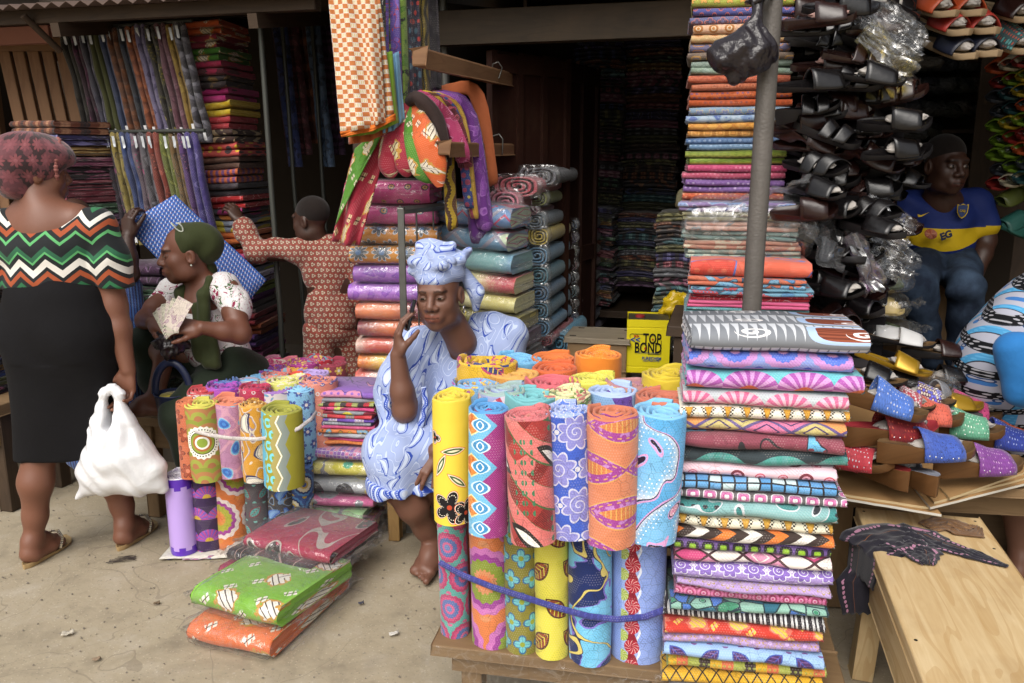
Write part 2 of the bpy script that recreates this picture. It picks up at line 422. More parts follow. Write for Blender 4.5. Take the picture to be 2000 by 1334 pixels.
# ---------------------------------------------------------------- shapes of the goods
ONES = 'zeroth first second third fourth fifth sixth seventh eighth ninth tenth eleventh twelfth thirteenth fourteenth fifteenth sixteenth seventeenth eighteenth nineteenth'.split()
def nth(i):
    if i < 20: return ONES[i]
    t = {2: 'twent', 3: 'thirt', 4: 'fort', 5: 'fift'}[i // 10]
    return t + 'ieth' if i % 10 == 0 else t + 'y-' + ONES[i % 10]
def fold_mesh(name, mats, w, d, t, n=2, seed=0, wob=.006, nx=8, sag=.0, rf=1.0, endlift=0.0):
    mb = MB(); rnd = random.Random(seed); h = t / n; ou, ov = rnd.uniform(0, 3), rnd.uniform(0, 3); V = 0
    for k in range(n):
        z0 = k * h; zc = z0 + h / 2; rr = h * .5 * .97; yo = rnd.uniform(-wob, wob); ph = rnd.uniform(0, 99)
        fr = min(rr * rf, d * .4)
        prof = [(d / 2 - rr * .5, -rr)]
        for a in range(7):
            th = -math.pi / 2 - math.pi * a / 6
            prof.append((-d / 2 + fr + fr * math.cos(th), rr * math.sin(th)))
        prof += [(d / 2 - rr * .5, rr), (d / 2, 0), (d / 2 - rr * .5, -rr)]
        cum = [0]
        for a, b in zip(prof, prof[1:]): cum.append(cum[-1] + math.hypot(a[0] - b[0], a[1] - b[1]))
        P = []; UV = []; ex = [rnd.uniform(-wob, wob * .3), rnd.uniform(-wob * .3, wob)]
        for i in range(nx + 1):
            f = i / nx; e = abs(2 * f - 1); x = -w / 2 + w * f + ex[0] * (1 - f) + ex[1] * f
            dy = yo + nz(f * 2.3 + ph, k, seed) * wob * 1.6; dz = nz(f * 3 + ph, 5) * wob * .5 - sag * (e * e) + endlift * f ** 3 * (k + 1)
            sq = 1 - .12 * e ** 4
            P.append([(x, p[0] + dy, zc + p[1] * sq + dz) for p in prof]); UV.append([(ou + x, ov + V + c) for c in cum])
        mb.grid(P, UV)
        for sgn, ring in ((-1, P[0]), (1, P[-1])):
            rows = []; uvr = []; m_ = 5
            x0 = ring[0][0]; dy = ring[1][1] - prof[1][0]; zz = ring[5][2] - prof[5][1] * 0.88 if False else zc + nz((0 if sgn < 0 else 1) * 3 + ph, 5) * wob * .35 - sag + (endlift * (k + 1) if sgn > 0 else 0)
            for q in range(m_ + 1):
                z = -rr * .9 + 1.8 * rr * q / m_
                yf = -d / 2 + fr - math.sqrt(max(0, 1 - (z / rr) ** 2)) * fr
                xo = sgn * (.003 if q % 2 else -.003) * (1 if 0 < q < m_ else 0)
                rows.append([(x0 + xo + rnd.uniform(-.001, .001), yf + dy + (d * .98 - (yf + d / 2)) * c, zz + z) for c in (0, .12, .5, 1)])
                uvr.append([(ou + yf + d * c * .4, ov + V + z * 3) for c in (0, .12, .5, 1)])
            mb.grid(rows, uvr, flip=sgn > 0)
        V += cum[-1]
    return mb.mesh(name, mats)
def spiral_pts(R0, inner, turns, n):
    return [(2 * math.pi * turns * i / n, R0 + (inner - R0) * i / n) for i in range(n + 1)]
def roll_mesh(name, mats, R0=.055, H=.36, seed=0, turns=3.0, sx=1.0, topvar=.01, dir_=1, start=None):
    rnd = random.Random(seed); mb = MB(); turns *= 1.45; n = int(19 * turns); inner = R0 * .2; pitch = (R0 - inner) / turns; th = pitch * .62
    P = []; UV = []; L = 0; ph = rnd.uniform(0, 99); ou, ov = (rnd.uniform(0, 3), rnd.uniform(0, 3)) if start is None else (0, .5); pt = None; a0 = rnd.uniform(.3, 2.8) if start is None else start
    cone = rnd.uniform(-.012, .010); P2 = []; UV2 = []
    for i, (a, r) in enumerate(spiral_pts(R0, inner, turns, n)):
        f = i / n; aa = dir_ * a + a0; lump = 1 + .06 * nz(math.cos(aa) * 1.3 + ph, math.sin(aa) * 1.3, f * 2)
        h = H + cone * f + nz(a * .9 + ph, 3) * topvar + (topvar * .8 if i < 3 else 0)
        ca, sa = math.cos(aa), math.sin(aa); ro = r * lump; ri = max(.002, ro - th)
        if pt is not None: L += r * 2 * math.pi * turns / n
        pt = 1
        def q(rad, z, w=0): return (rad * ca * sx, rad * sa, z)
        bl = lambda t: 1 + .045 * nz(math.cos(aa) * 1.2 + ph, math.sin(aa) * 1.2, t * 3.5)
        P.append([q(ro * bl(0) * .985, 0), q(ro * bl(.2), h * .1), q(ro * bl(.35), h * .35), q(ro * bl(.65), h * .65), q(ro * bl(.9), h * .92), q(ro * .985, h - .002)])
        UV.append([(ou + L, ov + z) for z in (0, h * .1, h * .35, h * .65, h * .92, h)])
        P2.append([q(ro * .985, h - .002), q(ro - th * .3, h + .0025), q(ro - th * .7, h + .0025), q(ri, h - .003), q(ri, h - .05)])
        UV2.append([(ou + L, ov + h), (ou + L, ov + h + .006), (ou + L, ov + h + .012), (ou + L, ov + h + .018), (ou + L, ov + h + .07)])
    mb.grid(P, UV, m=0, flip=dir_ < 0); mb.grid(P2, UV2, m=1, flip=dir_ < 0)
    # outer cloth edge: closes the start of the sheet
    e = P[0]; c = [(p[0] * (1 - th / R0), p[1] * (1 - th / R0), p[2]) for p in e]
    mb.grid([e, c], [UV[0], UV[1]], m=0, flip=dir_ > 0)
    return mb.mesh(name, mats)
def pillow(mb, w, d, t, p=.28, nx=16, ny=10, seed=0, amp=.006, freq=16.0, m=0, z0=0, ridge=True, open_end=0):
    # rounded-box shell around a pack, crinkled; long axis x
    P = []; UV = []
    for i in range(nx + 1):
        f = -1 + 2 * i / nx; s = (1 - abs(f) ** 7) ** .35 if abs(f) < 1 else 0; row = []; ur = []
        s = max(s, .08)
        for j in range(ny * 2 + 1):
            a = 2 * math.pi * j / (ny * 2); ca, sa = math.cos(a), math.sin(a)
            y = math.copysign(abs(ca) ** p, ca) * d / 2 * (.9 + .1 * s); z = math.copysign(abs(sa) ** (p * 1.4), sa) * t / 2 * s
            q = Vector((f * w / 2, y, z)); k = nz(q.x * freq + seed, q.y * freq, q.z * freq) ; k2 = 1 - abs(nz(q.x * freq * 1.7, q.y * freq * 1.7 + seed, q.z * 9)) * 2
            g = 1 + (k * .6 + k2 * .5) * amp * 2 / max(t, .05)
            row.append((q.x * (1 + k * amp), q.y * (1 + (g - 1) * .3), max(-t / 2, q.z * g) + z0 + t / 2)); ur.append((q.x, a * d * .3))
        P.append(row); UV.append(ur)
    mb.grid(P, UV, m=m); return mb
def crumple_sheet(mb, c, ux, uy, nx=8, ny=5, amp=.012, seed=0, m=0, ruffle=1.0):
    c = Vector(c); ux = Vector(ux); uy = Vector(uy); nn = ux.cross(uy).normalized(); P = []; UV = []
    for i in range(nx + 1):
        row = []; ur = []
        for j in range(ny + 1):
            a, b = i / nx, j / ny; p = c + ux * a + uy * (b - .5) * (1 + .25 * a * nz(seed, b * 3))
            p = p + nn * (nz(a * 3.1 + seed, b * 4.3, seed) * amp * 1.6 + nz(a * 8, b * 11, seed + 3) * amp * .7) * (.3 + a * ruffle) + ux * nz(b * 5, seed) * .2 * a
            row.append(p); ur.append((a * ux.length, b * uy.length))
        P.append(row); UV.append(ur)
    mb.grid(P, UV, m=m); return mb
FILM = film()
def sub_text(name, body, mat, parent, size, loc, rot=(0, 0, 0), ext=.0006, align='CENTER', sx=1.0, bold=0.0):
    cu = bpy.data.curves.new(name, 'FONT'); cu.body = body; cu.size = size; cu.extrude = ext; cu.align_x = align; cu.align_y = 'CENTER'; cu.offset = bold
    cu.resolution_u = 3; tmp = bpy.data.objects.new('tmp', cu); col.objects.link(tmp)
    bpy.context.view_layer.update()
    me = bpy.data.meshes.new_from_object(tmp.evaluated_get(bpy.context.evaluated_depsgraph_get()))
    bpy.data.objects.remove(tmp); bpy.data.curves.remove(cu)
    me.materials.clear(); me.materials.append(mat); o = put(name, me, parent, loc, rot); o.scale = (sx, 1, 1); return o
SEED = [1]
def sd_(): SEED[0] += 1; return SEED[0]
def cloth(desc, mat, loc, rz, w, d, t, where=None, i=0, n=2, wob=.006, sag=0, label=None, group=None, rf=1.0, name='folded_cloth', endlift=0, cat='cloth', tilt=(0, 0)):
    o = put(name, fold_mesh(name, mat, w, d, t, n, sd_(), wob, sag=sag, rf=rf, endlift=endlift), None, loc, (tilt[0], tilt[1], rz))
    return tag(o, label or '%s, %s down in %s' % (desc, nth(i), where), cat, group or ('cloths in ' + where))
def stack(items, base, rz, w, d, H, where, lean=(0, 0), n=2, wob=.006, jit=.008, sag=0, rf=1.0, group=None, kind='folded cloth', endlift=0, name='folded_cloth'):
    # items from top to bottom: (description, material, relative thickness[, options])
    tot = sum(it[2] for it in items); z = base[2]; rnd = random.Random(len(items) * 7 + int(w * 1000))
    c, s = math.cos(rz), math.sin(rz)
    for k in range(len(items) - 1, -1, -1):
        it = items[k]; t = it[2] / tot * H; op = it[3] if len(it) > 3 else {}
        jx, jy = rnd.uniform(-jit, jit) + op.get('dx', 0), rnd.uniform(-jit, jit) + op.get('dy', 0); h = z - base[2]
        loc = (base[0] + c * jx - s * jy + lean[0] * h, base[1] + s * jx + c * jy + lean[1] * h, z)
        cloth(it[0] + ' ' + op.get('kind', kind), it[1], loc, rz + rnd.uniform(-.04, .04) + op.get('rz', 0), w * op.get('w', 1) * rnd.uniform(.95, 1.03), d * rnd.uniform(.94, 1.0), t * .985, where, k + 1, op.get('n', n), wob, op.get('sag', sag), tilt=(0, rnd.uniform(-.012, .012)), rf=op.get('rf', rf), endlift=op.get('lift', endlift), name=name)
        z += t
def bag_pack(name, label, mat, loc, rz, w, d, t, n=1, seed=None, group=None, flap=1, cat='cloth pack', tilt=(0, 0), rf=1.0):
    seed = seed or sd_(); r = thing(name, label, cat, loc, rz, group); r.rotation_euler = (tilt[0], tilt[1], rz)
    put('cloth', fold_mesh('cloth', mat, w, d, t, n, seed, .008, rf=rf), r, (0, 0, .003))
    mb = MB(); pillow(mb, w + .022, d + .03, t + .012, seed=seed, amp=.007)
    for sx in ((-1, 1) if flap else ()):
        crumple_sheet(mb, (sx * (w / 2 + .004), 0, t * .5), (sx * .065, 0, -t * .2), (0, d * .9, 0), 10, 8, seed=seed + sx * 3, amp=.02)
    mb.build('plastic_wrap', FILM, r); return r
# ---------------------------------------------------------------- smooth implicit bodies
class Body:
    def __init__(s): s.pr = []; s.fine = []
    def cone(s, a, b, ra, rb=None, k=.02, sub=False):
        s.pr.append(('c', np.array(a, float), np.array(b, float), ra, ra if rb is None else rb, k, sub)); return s
    def chain(s, pts, rs, k=.02):
        for i in range(len(pts) - 1): s.cone(pts[i], pts[i + 1], rs[i], rs[i + 1], k)
        return s
    def ell(s, c, r, k=.02, rot=None, sub=False):
        s.pr.append(('e', np.array(c, float), np.array(r, float), np.array(rot, float) if rot is not None else np.eye(3), k, sub)); return s
    def half(s, p, n, k=.005):      # cut away the side the normal points to
        s.pr.append(('h', np.array(p, float), np.array(Vector(n).normalized(), float), k)); return s
    def bounds(s, pad=.03):
        lo = np.full(3, 1e9); hi = -lo
        for p in s.pr:
            if p[0] == 'c' and not p[6]:
                for q, r in ((p[1], p[3]), (p[2], p[4])): lo = np.minimum(lo, q - r); hi = np.maximum(hi, q + r)
            elif p[0] == 'e' and not p[5]:
                r = p[2].max(); lo = np.minimum(lo, p[1] - r); hi = np.maximum(hi, p[1] + r)
        return lo - pad, hi + pad
    def field(s, lo, hi, res, disp=None):
        n = np.maximum(2, np.ceil((hi - lo) / res).astype(int) + 1)
        ax = [lo[i] + res * np.arange(n[i]) for i in range(3)]; F = np.full(n, .5, np.float32)
        for p in s.pr:
            if p[0] == 'h':
                d = (ax[0][:, None, None] - p[1][0]) * p[2][0] + (ax[1][None, :, None] - p[1][1]) * p[2][1] + (ax[2][None, None, :] - p[1][2]) * p[2][2]
                F = np.maximum(F, d.astype(np.float32)); continue
            k, sub = p[-2], p[-1]; mg = k + max(.03, 2.5 * res)
            if p[0] == 'c':
                r = max(p[3], p[4]); l = np.minimum(p[1], p[2]) - r - mg; h = np.maximum(p[1], p[2]) + r + mg
            else: r = p[2].max(); l = p[1] - r - mg; h = p[1] + r + mg
            sl = []
            for i in range(3):
                a = int(np.clip(np.floor((l[i] - lo[i]) / res), 0, n[i])); b = int(np.clip(np.ceil((h[i] - lo[i]) / res) + 1, 0, n[i])); sl.append(slice(a, b))
            if any(q.stop - q.start < 1 for q in sl): continue
            X = ax[0][sl[0]][:, None, None]; Y = ax[1][sl[1]][None, :, None]; Z = ax[2][sl[2]][None, None, :]
            if p[0] == 'c':
                a, b = p[1], p[2]; ba = b - a; L2 = max(1e-9, float(ba @ ba))
                x, y, z = X - a[0], Y - a[1], Z - a[2]
                t = np.clip((x * ba[0] + y * ba[1] + z * ba[2]) / L2, 0, 1)
                d = np.sqrt((x - t * ba[0]) ** 2 + (y - t * ba[1]) ** 2 + (z - t * ba[2]) ** 2) - (p[3] + t * (p[4] - p[3]))
            else:
                M = p[3]; x, y, z = X - p[1][0], Y - p[1][1], Z - p[1][2]
                q = [(x * M[0, i] + y * M[1, i] + z * M[2, i]) for i in range(3)]; rr = p[2]
                k0 = np.sqrt(sum((q[i] / rr[i]) ** 2 for i in range(3))); k1 = np.sqrt(sum((q[i] / rr[i] ** 2) ** 2 for i in range(3))) + 1e-9
                d = k0 * (k0 - 1) / k1
            G = F[tuple(sl)]
            if sub:
                d = -d; h_ = np.clip(.5 - .5 * (G - d) / k, 0, 1) if k > 0 else 0
                F[tuple(sl)] = G + (d - G) * h_ + k * h_ * (1 - h_)
            else:
                h_ = np.clip(.5 + .5 * (d - G) / k, 0, 1); F[tuple(sl)] = d + (G - d) * h_ - k * h_ * (1 - h_)
        if disp is not None:
            m = np.abs(F) < .06; I = np.argwhere(m)
            if len(I):
                Q = lo + I * res; F[m] += disp(Q[:, 0], Q[:, 1], Q[:, 2]).astype(np.float32)
        return F
    def nets(s, F, lo, res):
        I = F < 0; n = F.shape
        c = np.zeros((n[0] - 1, n[1] - 1, n[2] - 1), np.uint8)
        for dx in (0, 1):
            for dy in (0, 1):
                for dz in (0, 1): c += I[dx:n[0] - 1 + dx, dy:n[1] - 1 + dy, dz:n[2] - 1 + dz]
        act = (c > 0) & (c < 8); ids = np.full(c.shape, -1, np.int64); A = np.argwhere(act); ids[act] = np.arange(len(A))
        if not len(A): return np.zeros((0, 3)), np.zeros((0, 4), int)
        acc = np.zeros((len(A), 3)); cnt = np.zeros(len(A)); cor = [(x, y, z) for x in (0, 1) for y in (0, 1) for z in (0, 1)]
        val = {q: F[A[:, 0] + q[0], A[:, 1] + q[1], A[:, 2] + q[2]] for q in cor}
        for q in cor:
            for a in range(3):
                if q[a] == 0:
                    e = list(q); e[a] = 1; e = tuple(e); f0, f1 = val[q], val[e]; m = (f0 < 0) != (f1 < 0)
                    t = np.where(m, f0 / np.where(m, f0 - f1, 1), 0)
                    pnt = np.array(q, float)[None] + np.eye(3)[a][None] * t[:, None]; acc[m] += pnt[m]; cnt[m] += 1
        V = lo + (A + acc / cnt[:, None]) * res; fs = []
        for a in range(3):
            b, d = (a + 1) % 3, (a + 2) % 3
            s0 = [slice(None)] * 3; s1 = [slice(None)] * 3; s0[a] = slice(0, n[a] - 1); s1[a] = slice(1, n[a])
            for q in (b, d): s0[q] = slice(1, n[q] - 1); s1[q] = slice(1, n[q] - 1)
            f0, f1 = I[tuple(s0)], I[tuple(s1)]
            for w, msk in ((0, f0 & ~f1), (1, ~f0 & f1)):
                E = np.argwhere(msk)
                if not len(E): continue
                E[:, b] += 1; E[:, d] += 1; q = []
                for (ob, od) in ((-1, -1), (0, -1), (0, 0), (-1, 0)):
                    G = E.copy(); G[:, b] += ob; G[:, d] += od; q.append(ids[G[:, 0], G[:, 1], G[:, 2]])
                q = np.stack(q, 1); fs.append(q if w == 0 else q[:, ::-1])
        return V, np.concatenate(fs) if fs else np.zeros((0, 4), int)
    def make(s, name, mat, parent=None, base=(0, 0, 0), res=.007, fine_res=.003, disp=None, uvf=None, tint=None, smooth_it=2, only=None):
        lo, hi = s.bounds()
        V, Q = s.nets(s.field(lo, hi, res, disp), lo, res)
        if len(s.fine):
            cen = V[Q].mean(1); keep = np.ones(len(Q), bool)
            for (l, h) in s.fine:
                l = np.array(l); h = np.array(h); keep &= ~np.all((cen > l + res) & (cen < h - res), 1)
            Vs = [V]; Qs = [Q[keep]]; off = len(V)
            for (l, h) in s.fine:
                l = np.array(l, float); h = np.array(h, float); v, q = s.nets(s.field(l, h, fine_res, disp), l, fine_res); Vs.append(v); Qs.append(q + off); off += len(v)
            V = np.concatenate(Vs); Q = np.concatenate(Qs)
            used = np.unique(Q); mp = np.full(len(V), -1); mp[used] = np.arange(len(used)); V = V[used]; Q = mp[Q]
        base = np.array(base, float); me = bpy.data.meshes.new(name)
        me.vertices.add(len(V)); me.vertices.foreach_set('co', (V - base).astype(np.float32).ravel())
        me.loops.add(len(Q) * 4); me.loops.foreach_set('vertex_index', Q.astype(np.int32).ravel())
        me.polygons.add(len(Q)); me.polygons.foreach_set('loop_start', np.arange(0, len(Q) * 4, 4, dtype=np.int32))
        me.polygons.foreach_set('use_smooth', np.ones(len(Q), bool)); me.update(calc_edges=True)
        if uvf is not None:
            U, W = uvf(V[:, 0], V[:, 1], V[:, 2]); uv = np.stack([U, W], 1)[Q.ravel()].reshape(-1, 4, 2)
            if hasattr(uvf, 'period'):
                per = uvf.period; r0 = uv[:, :1, 0]; uv[:, :, 0] -= np.round((uv[:, :, 0] - r0) / per) * per
            l = me.uv_layers.new(name='UVMap'); l.data.foreach_set('uv', uv.astype(np.float32).ravel())
        ca = me.color_attributes.new('tint', 'FLOAT_COLOR', 'POINT'); T = np.ones((len(V), 4), np.float32)
        if tint is not None: T[:, :3] = tint(V)
        ca.data.foreach_set('color', T.ravel()); me.materials.append(mat)
        o = put(name, me, parent)
        if smooth_it:
            q = o.modifiers.new('smooth', 'SMOOTH'); q.iterations = smooth_it; q.factor = .5
        return o
def cyl_uv(c, rad=.2, axis=(0, 0, 1), v0=0):
    def f(x, y, z):
        return np.arctan2(x - c[0], -(y - c[1])) * rad, z - v0
    f.period = 2 * math.pi * rad; return f
def vlerp(a, b, t): return Vector(a) + (Vector(b) - Vector(a)) * t
def head(B, c, Rm, s=1.0, neck=None, ears=True, jaw=1.0, full=1.0, neck_r=.05):
    # local frame: x to the person's left, -y out of the face, z up
    def L(x, y, z): return Vector(c) + Rm @ (Vector((x, y, z)) * s)
    M = np.array(Rm); E = lambda p, r, k=.015, sub=False: B.ell(L(*p), np.array(r) * s, k * s, M, sub)
    E((0, .012, .042), (.074, .093, .083)); E((0, -.026, -.022), (.064, .066, .083 * jaw), .03); E((0, -.062, -.088 * jaw), (.032, .028, .025), .03)
    for g in (-1, 1):
        E((g * .038, -.055, -.022), (.028 * full, .028, .03), .025); E((g * .046, -.02, -.07), (.022 * full, .04, .03), .03)
    B.cone(L(-.034, -.082, .032), L(.034, -.082, .032), .013 * s, None, .018 * s)
    for g in (-1, 1): E((g * .032, -.102, .008), (.021, .018, .014), .014, True)
    for g in (-1, 1): E((g * .032, -.0765, .008), (.0165, .0135, .0125), .005)
    B.cone(L(0, -.086, .022), L(0, -.108, -.02), .0095 * s, .0145 * s, .012 * s)
    for g in (-1, 1): E((g * .016, -.098, -.026), (.0125, .013, .0095), .008)
    E((0, -.085, -.058), (.034, .018, .022), .02)
    for g in (-1, 1): B.cone(L(0, -.1, -.0525), L(g * .024, -.088, -.0575), .0072 * s, .004 * s, .005 * s)
    for g in (-1, 1): B.cone(L(0, -.099, -.066), L(g * .022, -.088, -.061), .0085 * s, .0045 * s, .005 * s)
    if ears:
        for g in (-1, 1):
            E((g * .076, .012, -.004), (.010, .020, .031), .01); E((g * .083, .004, -.002), (.006, .010, .018), .006, True)
    if neck is not None: B.cone(L(0, .022, -.055), neck, neck_r * s, neck_r * 1.12, .03)
    h = .155 * s; cc = Vector(c); B.fine.append((tuple(cc - Vector((h, h, h))), tuple(cc + Vector((h, h, h)))))
    return L
def head_tint(L, Rm, s, lip=(1.25, .95, .95), brow=.35, grey=False):
    c = np.array(L(0, 0, 0)); M = np.array(Rm)
    def f(V):
        q = (V - c) @ M / s; T = np.ones((len(V), 3)); x, y, z = q[:, 0], q[:, 1], q[:, 2]; ok = (np.abs(q) < .16).all(1) & (y < -.04)
        lp = ok & (np.abs(x) < .027) & (z > -.0755) & (z < -.0465) & (y < -.084); T[lp] *= np.array(lip)
        ln_ = ok & (np.abs(x) < .026) & (np.abs(z + .0598) < .0026) & (y < -.08); T[ln_] *= .35
        br = ok & (np.abs(np.abs(x) - .033) < .02) & (np.abs(z - .034 + np.abs(np.abs(x) - .03) * .25) < .0042); T[br] *= brow
        el = ok & (((np.abs(x) - .032) / .02) ** 2 + ((z - .008) / .0145) ** 2 < 1) & (y < -.06); T[el] *= .72
        ns = ok & (np.abs(np.abs(x) - .009) < .0045) & (np.abs(z + .0335) < .0035) & (y < -.09); T[ns] *= .3
        return T
    return f
def eyes(L, Rm, s, parent, base, look=(0, 0), openv=.55):
    for g in (-1, 1):
        mb = MB(); c = Vector((0, 0, 0)); Mx = Rm
        # an almond of sclera with iris, proud of the lid
        P = []; UV = []
        for i in range(9):
            t = -1 + i / 4; row = []; ur = []
            for j in range(5):
                w = -1 + j / 2; x = t * .0125; z = w * .0062 * openv * 1.6 * math.sqrt(max(0, 1 - t * t * .96)); y = -.0142 * math.sqrt(max(.05, 1 - (x / .0165) ** 2 - (z / .0135) ** 2))
                row.append(Mx @ (Vector((g * .032 + x, -.0775 + y, .0075 + z)) * s)); ur.append((x - look[0] * .004, z - look[1] * .002))
            P.append(row); UV.append(ur)
        mb.grid(P, UV, flip=True)
        mb.build('eye', EYE, parent, loc=Vector(L(0, 0, 0)) - Vector(base))
def mat_eye():
    m = begin('eye_white_iris'); u, v, _ = sep(coords('UV')); d = ln(u, v)
    c = mix('7c6c60', '160c07', lt(d, .0074)); finish(c, .25, .5); return m
EYE = mat_eye()
def hand(B, w, d, n, side=1, curl=(.4, .4, .45, .5), spread=.12, thumb=(.6, .3), s=1.0, fine=True):
    # w wrist, d towards the fingers, n out of the back of the hand, side +1: thumb lies on d x n
    w = Vector(w); d = Vector(d).normalized(); n = Vector(n); n = (n - d * n.dot(d)).normalized(); a = d.cross(n) * side
    kn = []; out = []
    for i in range(4):
        o = (.027 - .018 * i) * s; kl = (.082, .086, .081, .073)[i] * s; kp = w + d * kl + a * o + n * (.004 - .003 * abs(i - 1)) * s; kn.append(kp)
        B.cone(w + a * o * .55 + d * .012 * s, kp, .0135 * s, .0105 * s, .012 * s)
    B.ell(w + d * .045 * s - n * .006 * s, np.array((.036, .034, .014)) * s, .012, np.array(Matrix((d, a, n)).transposed()))
    B.ell(w + d * .03 * s + a * .024 * s - n * .01 * s, np.array((.03, .018, .016)) * s, .012, np.array(Matrix((d, a, n)).transposed()))
    for i in range(4):
        Ls = [(.043, .027, .021), (.048, .031, .023), (.044, .028, .022), (.034, .021, .019)][i]; dr = (d + a * spread * (1.3 - i) * .8).normalized(); p = kn[i]; nn = n; c = curl[i]
        pts = [p]
        for k, l in enumerate(Ls):
            Rt = Matrix.Rotation(-c * (1.0, 1.25, .8)[k], 3, dr.cross(nn)); dr2 = Rt @ dr; nn = Rt @ nn
            dr = dr2; p = p + dr * l * s; pts.append(p)
        rr = np.array([.0098, .0088, .0079, .0068]) * s * (1, 1.03, .98, .88)[i]; B.chain(pts, list(rr), .004 * s); out.append(pts)
    t0 = w + d * .022 * s + a * .026 * s - n * .008 * s; td = (d * math.cos(thumb[0]) + a * math.sin(thumb[0]) - n * thumb[1]).normalized()
    t1 = t0 + td * .042 * s; td2 = (td + d * .25 - n * thumb[1] * .5).normalized(); t2 = t1 + td2 * .031 * s; t3 = t2 + (td2 + d * .15).normalized() * .024 * s
    B.chain([t0, t1, t2, t3], [.0145 * s, .0115 * s, .0098 * s, .0078 * s], .006 * s); out.append([t1, t2, t3])
    if fine:
        P = [w] + [q for o in out for q in o]; l = np.min([np.array(p) for p in P], 0) - .022; h = np.max([np.array(p) for p in P], 0) + .022; B.fine.append((tuple(l), tuple(h)))
    return out
def foot(B, ankle, toe_dir, s=1.0, fine=True):
    # bare foot standing on z = 0; ankle is a joint about .08 above the sole
    a = Vector(ankle); d = Vector((toe_dir[0], toe_dir[1], 0)).normalized(); sd = Vector((d.y, -d.x, 0)); z0 = a.z - .075 * s
    def P(f, l, z): p = a + d * f * s + sd * l * s; p.z = z0 + z * s; return p
    B.ell(P(-.03, 0, .033), np.array((.036, .034, .034)) * s, .02); B.chain([P(-.015, 0, .075), P(.05, -.004, .05), P(.11, -.004, .026)], [.036 * s, .034 * s, .024 * s], .025)
    B.chain([P(-.02, .018, .022), P(.06, .026, .02), P(.115, .03, .018)], [.022 * s, .018 * s, .018 * s], .02); B.chain([P(-.02, -.016, .022), P(.06, -.024, .026), P(.12, -.03, .02)], [.022 * s, .022 * s, .02 * s], .02)
    for i in range(5):
        l = -.034 + .0165 * i; f0 = .125 - .009 * i - (.004 if i == 0 else 0); ln_ = (.048, .04, .036, .031, .026)[i]
        B.cone(P(f0, l, .016), P(f0 + ln_, l + .001, .0115), (.0135, .0098, .0095, .009, .0088)[i] * s, (.0125, .009, .0086, .0082, .0078)[i] * s, .005)
    if fine: B.fine.append((tuple(a + Vector((-.2, -.2, -.1))), tuple(a + Vector((.2, .2, .02)))))
# ---------------------------------------------------------------- the setting
GY = R(-15); EX = Vector((math.cos(GY), math.sin(GY), 0)); EY = Vector((-math.sin(GY), math.cos(GY), 0)); SO = Vector((0, 2.88, 0))
def SF(a, b, z=0): return SO + EX * a + EY * b + Vector((0, 0, z))
GR = Matrix.Rotation(GY, 3, 'Z')
def mat_ground():
    m = begin('trodden_concrete'); o = coords('Object'); n = tnoise(o, .8, 5, .6); n2 = tnoise(o, 7, 5, .65); n3 = tnoise(o, 60, 3, .6)
    c = mix('a69a84', '8f846f', n); c = mix(c, 'b0a799', mx(n2 - .5, 0.0) * 1.8); c = mix(c, '655c50', mx(.46 - n2, 0.0) * 2.2)
    st = tvor(o, 34, 'F1'); w = tvor(o, 34, 'F1', 'Color'); r_, g_, b_ = sep(w)
    c = mix(c, mix('6f6a66', 'b5ac9e', gt(g_, .45)), lt(st, .17) * gt(r_, .8) * .4)
    sm = tvor(o, 120, 'F1'); r2, g2, b2 = sep(tvor(o, 120, 'F1', 'Color'))
    c = mix(c, mix('5d5850', 'c8bda8', gt(g2, .5)), lt(sm, .3) * gt(r2, .7) * .35)
    big = tnoise(o, 1.7, 3, .5, .4); c = mix(c, '7d7262', lt(ab(big - .5), .0022) * .5); c = mix(c, '5c5246', mx(tnoise(o, 2.6, 4, .6, .6) - .56, 0.0) * 2.4)
    finish(c, .92, .2, nrm=bump(n2 + n3 * .35 + lt(st, .2) * gt(r_, .62) * .25, .7, .006)); return m
mb = MB(); N = 48
P = []; UV = []
def gcoord(i): t = (i / N) * 2 - 1; return math.copysign(abs(t) ** 2.2, t) * 60
for i in range(N + 1):
    row = []; ur = []
    for j in range(N + 1):
        x, y = gcoord(i), gcoord(j) + 3; k = .006 if abs(x) < 6 and abs(y) < 8 else 0
        row.append((x, y, -.004 + k * nz(x * 1.1, y * 1.1) )); ur.append((x, y))
    P.append(row); UV.append(ur)
mb.grid(P, UV); tag(mb.build('ground', mat_ground()), 'trodden concrete market ground strewn with grit', None, None, 'structure')
def scatter(name, n, label, mat, smin, smax, seed):
    rnd = random.Random(seed); mb = MB()
    for i in range(n):
        x, y = rnd.uniform(-2.4, 1.9), rnd.uniform(1.7, 3.9); s = rnd.uniform(smin, smax); a = rnd.uniform(0, 6.28)
        if rnd.random() < .6: x = rnd.uniform(-2.3, .2)
        pts = []
        for k in range(5):
            t = a + k * 1.2566; r = s * rnd.uniform(.6, 1.1); pts.append((x + r * math.cos(t), y + r * .8 * math.sin(t), -.001))
        top = [(x + (p[0] - x) * .6, y + (p[1] - y) * .6, s * .55) for p in pts]
        mb.face(top)
        for k in range(5): mb.face([pts[k], pts[(k + 1) % 5], top[(k + 1) % 5], top[k]])
    return tag(mb.build(name, mat, smooth=False), label, None, None, 'stuff')
scatter('grit', 700, 'grey grit and small stones on the ground', solid('grit_grey', '7d756a', .95, .2), .002, .006, 4)
scatter('grit', 250, 'pale chips scattered on the ground', solid('grit_pale', 'a89e8c', .95, .2), .0015, .005, 9)

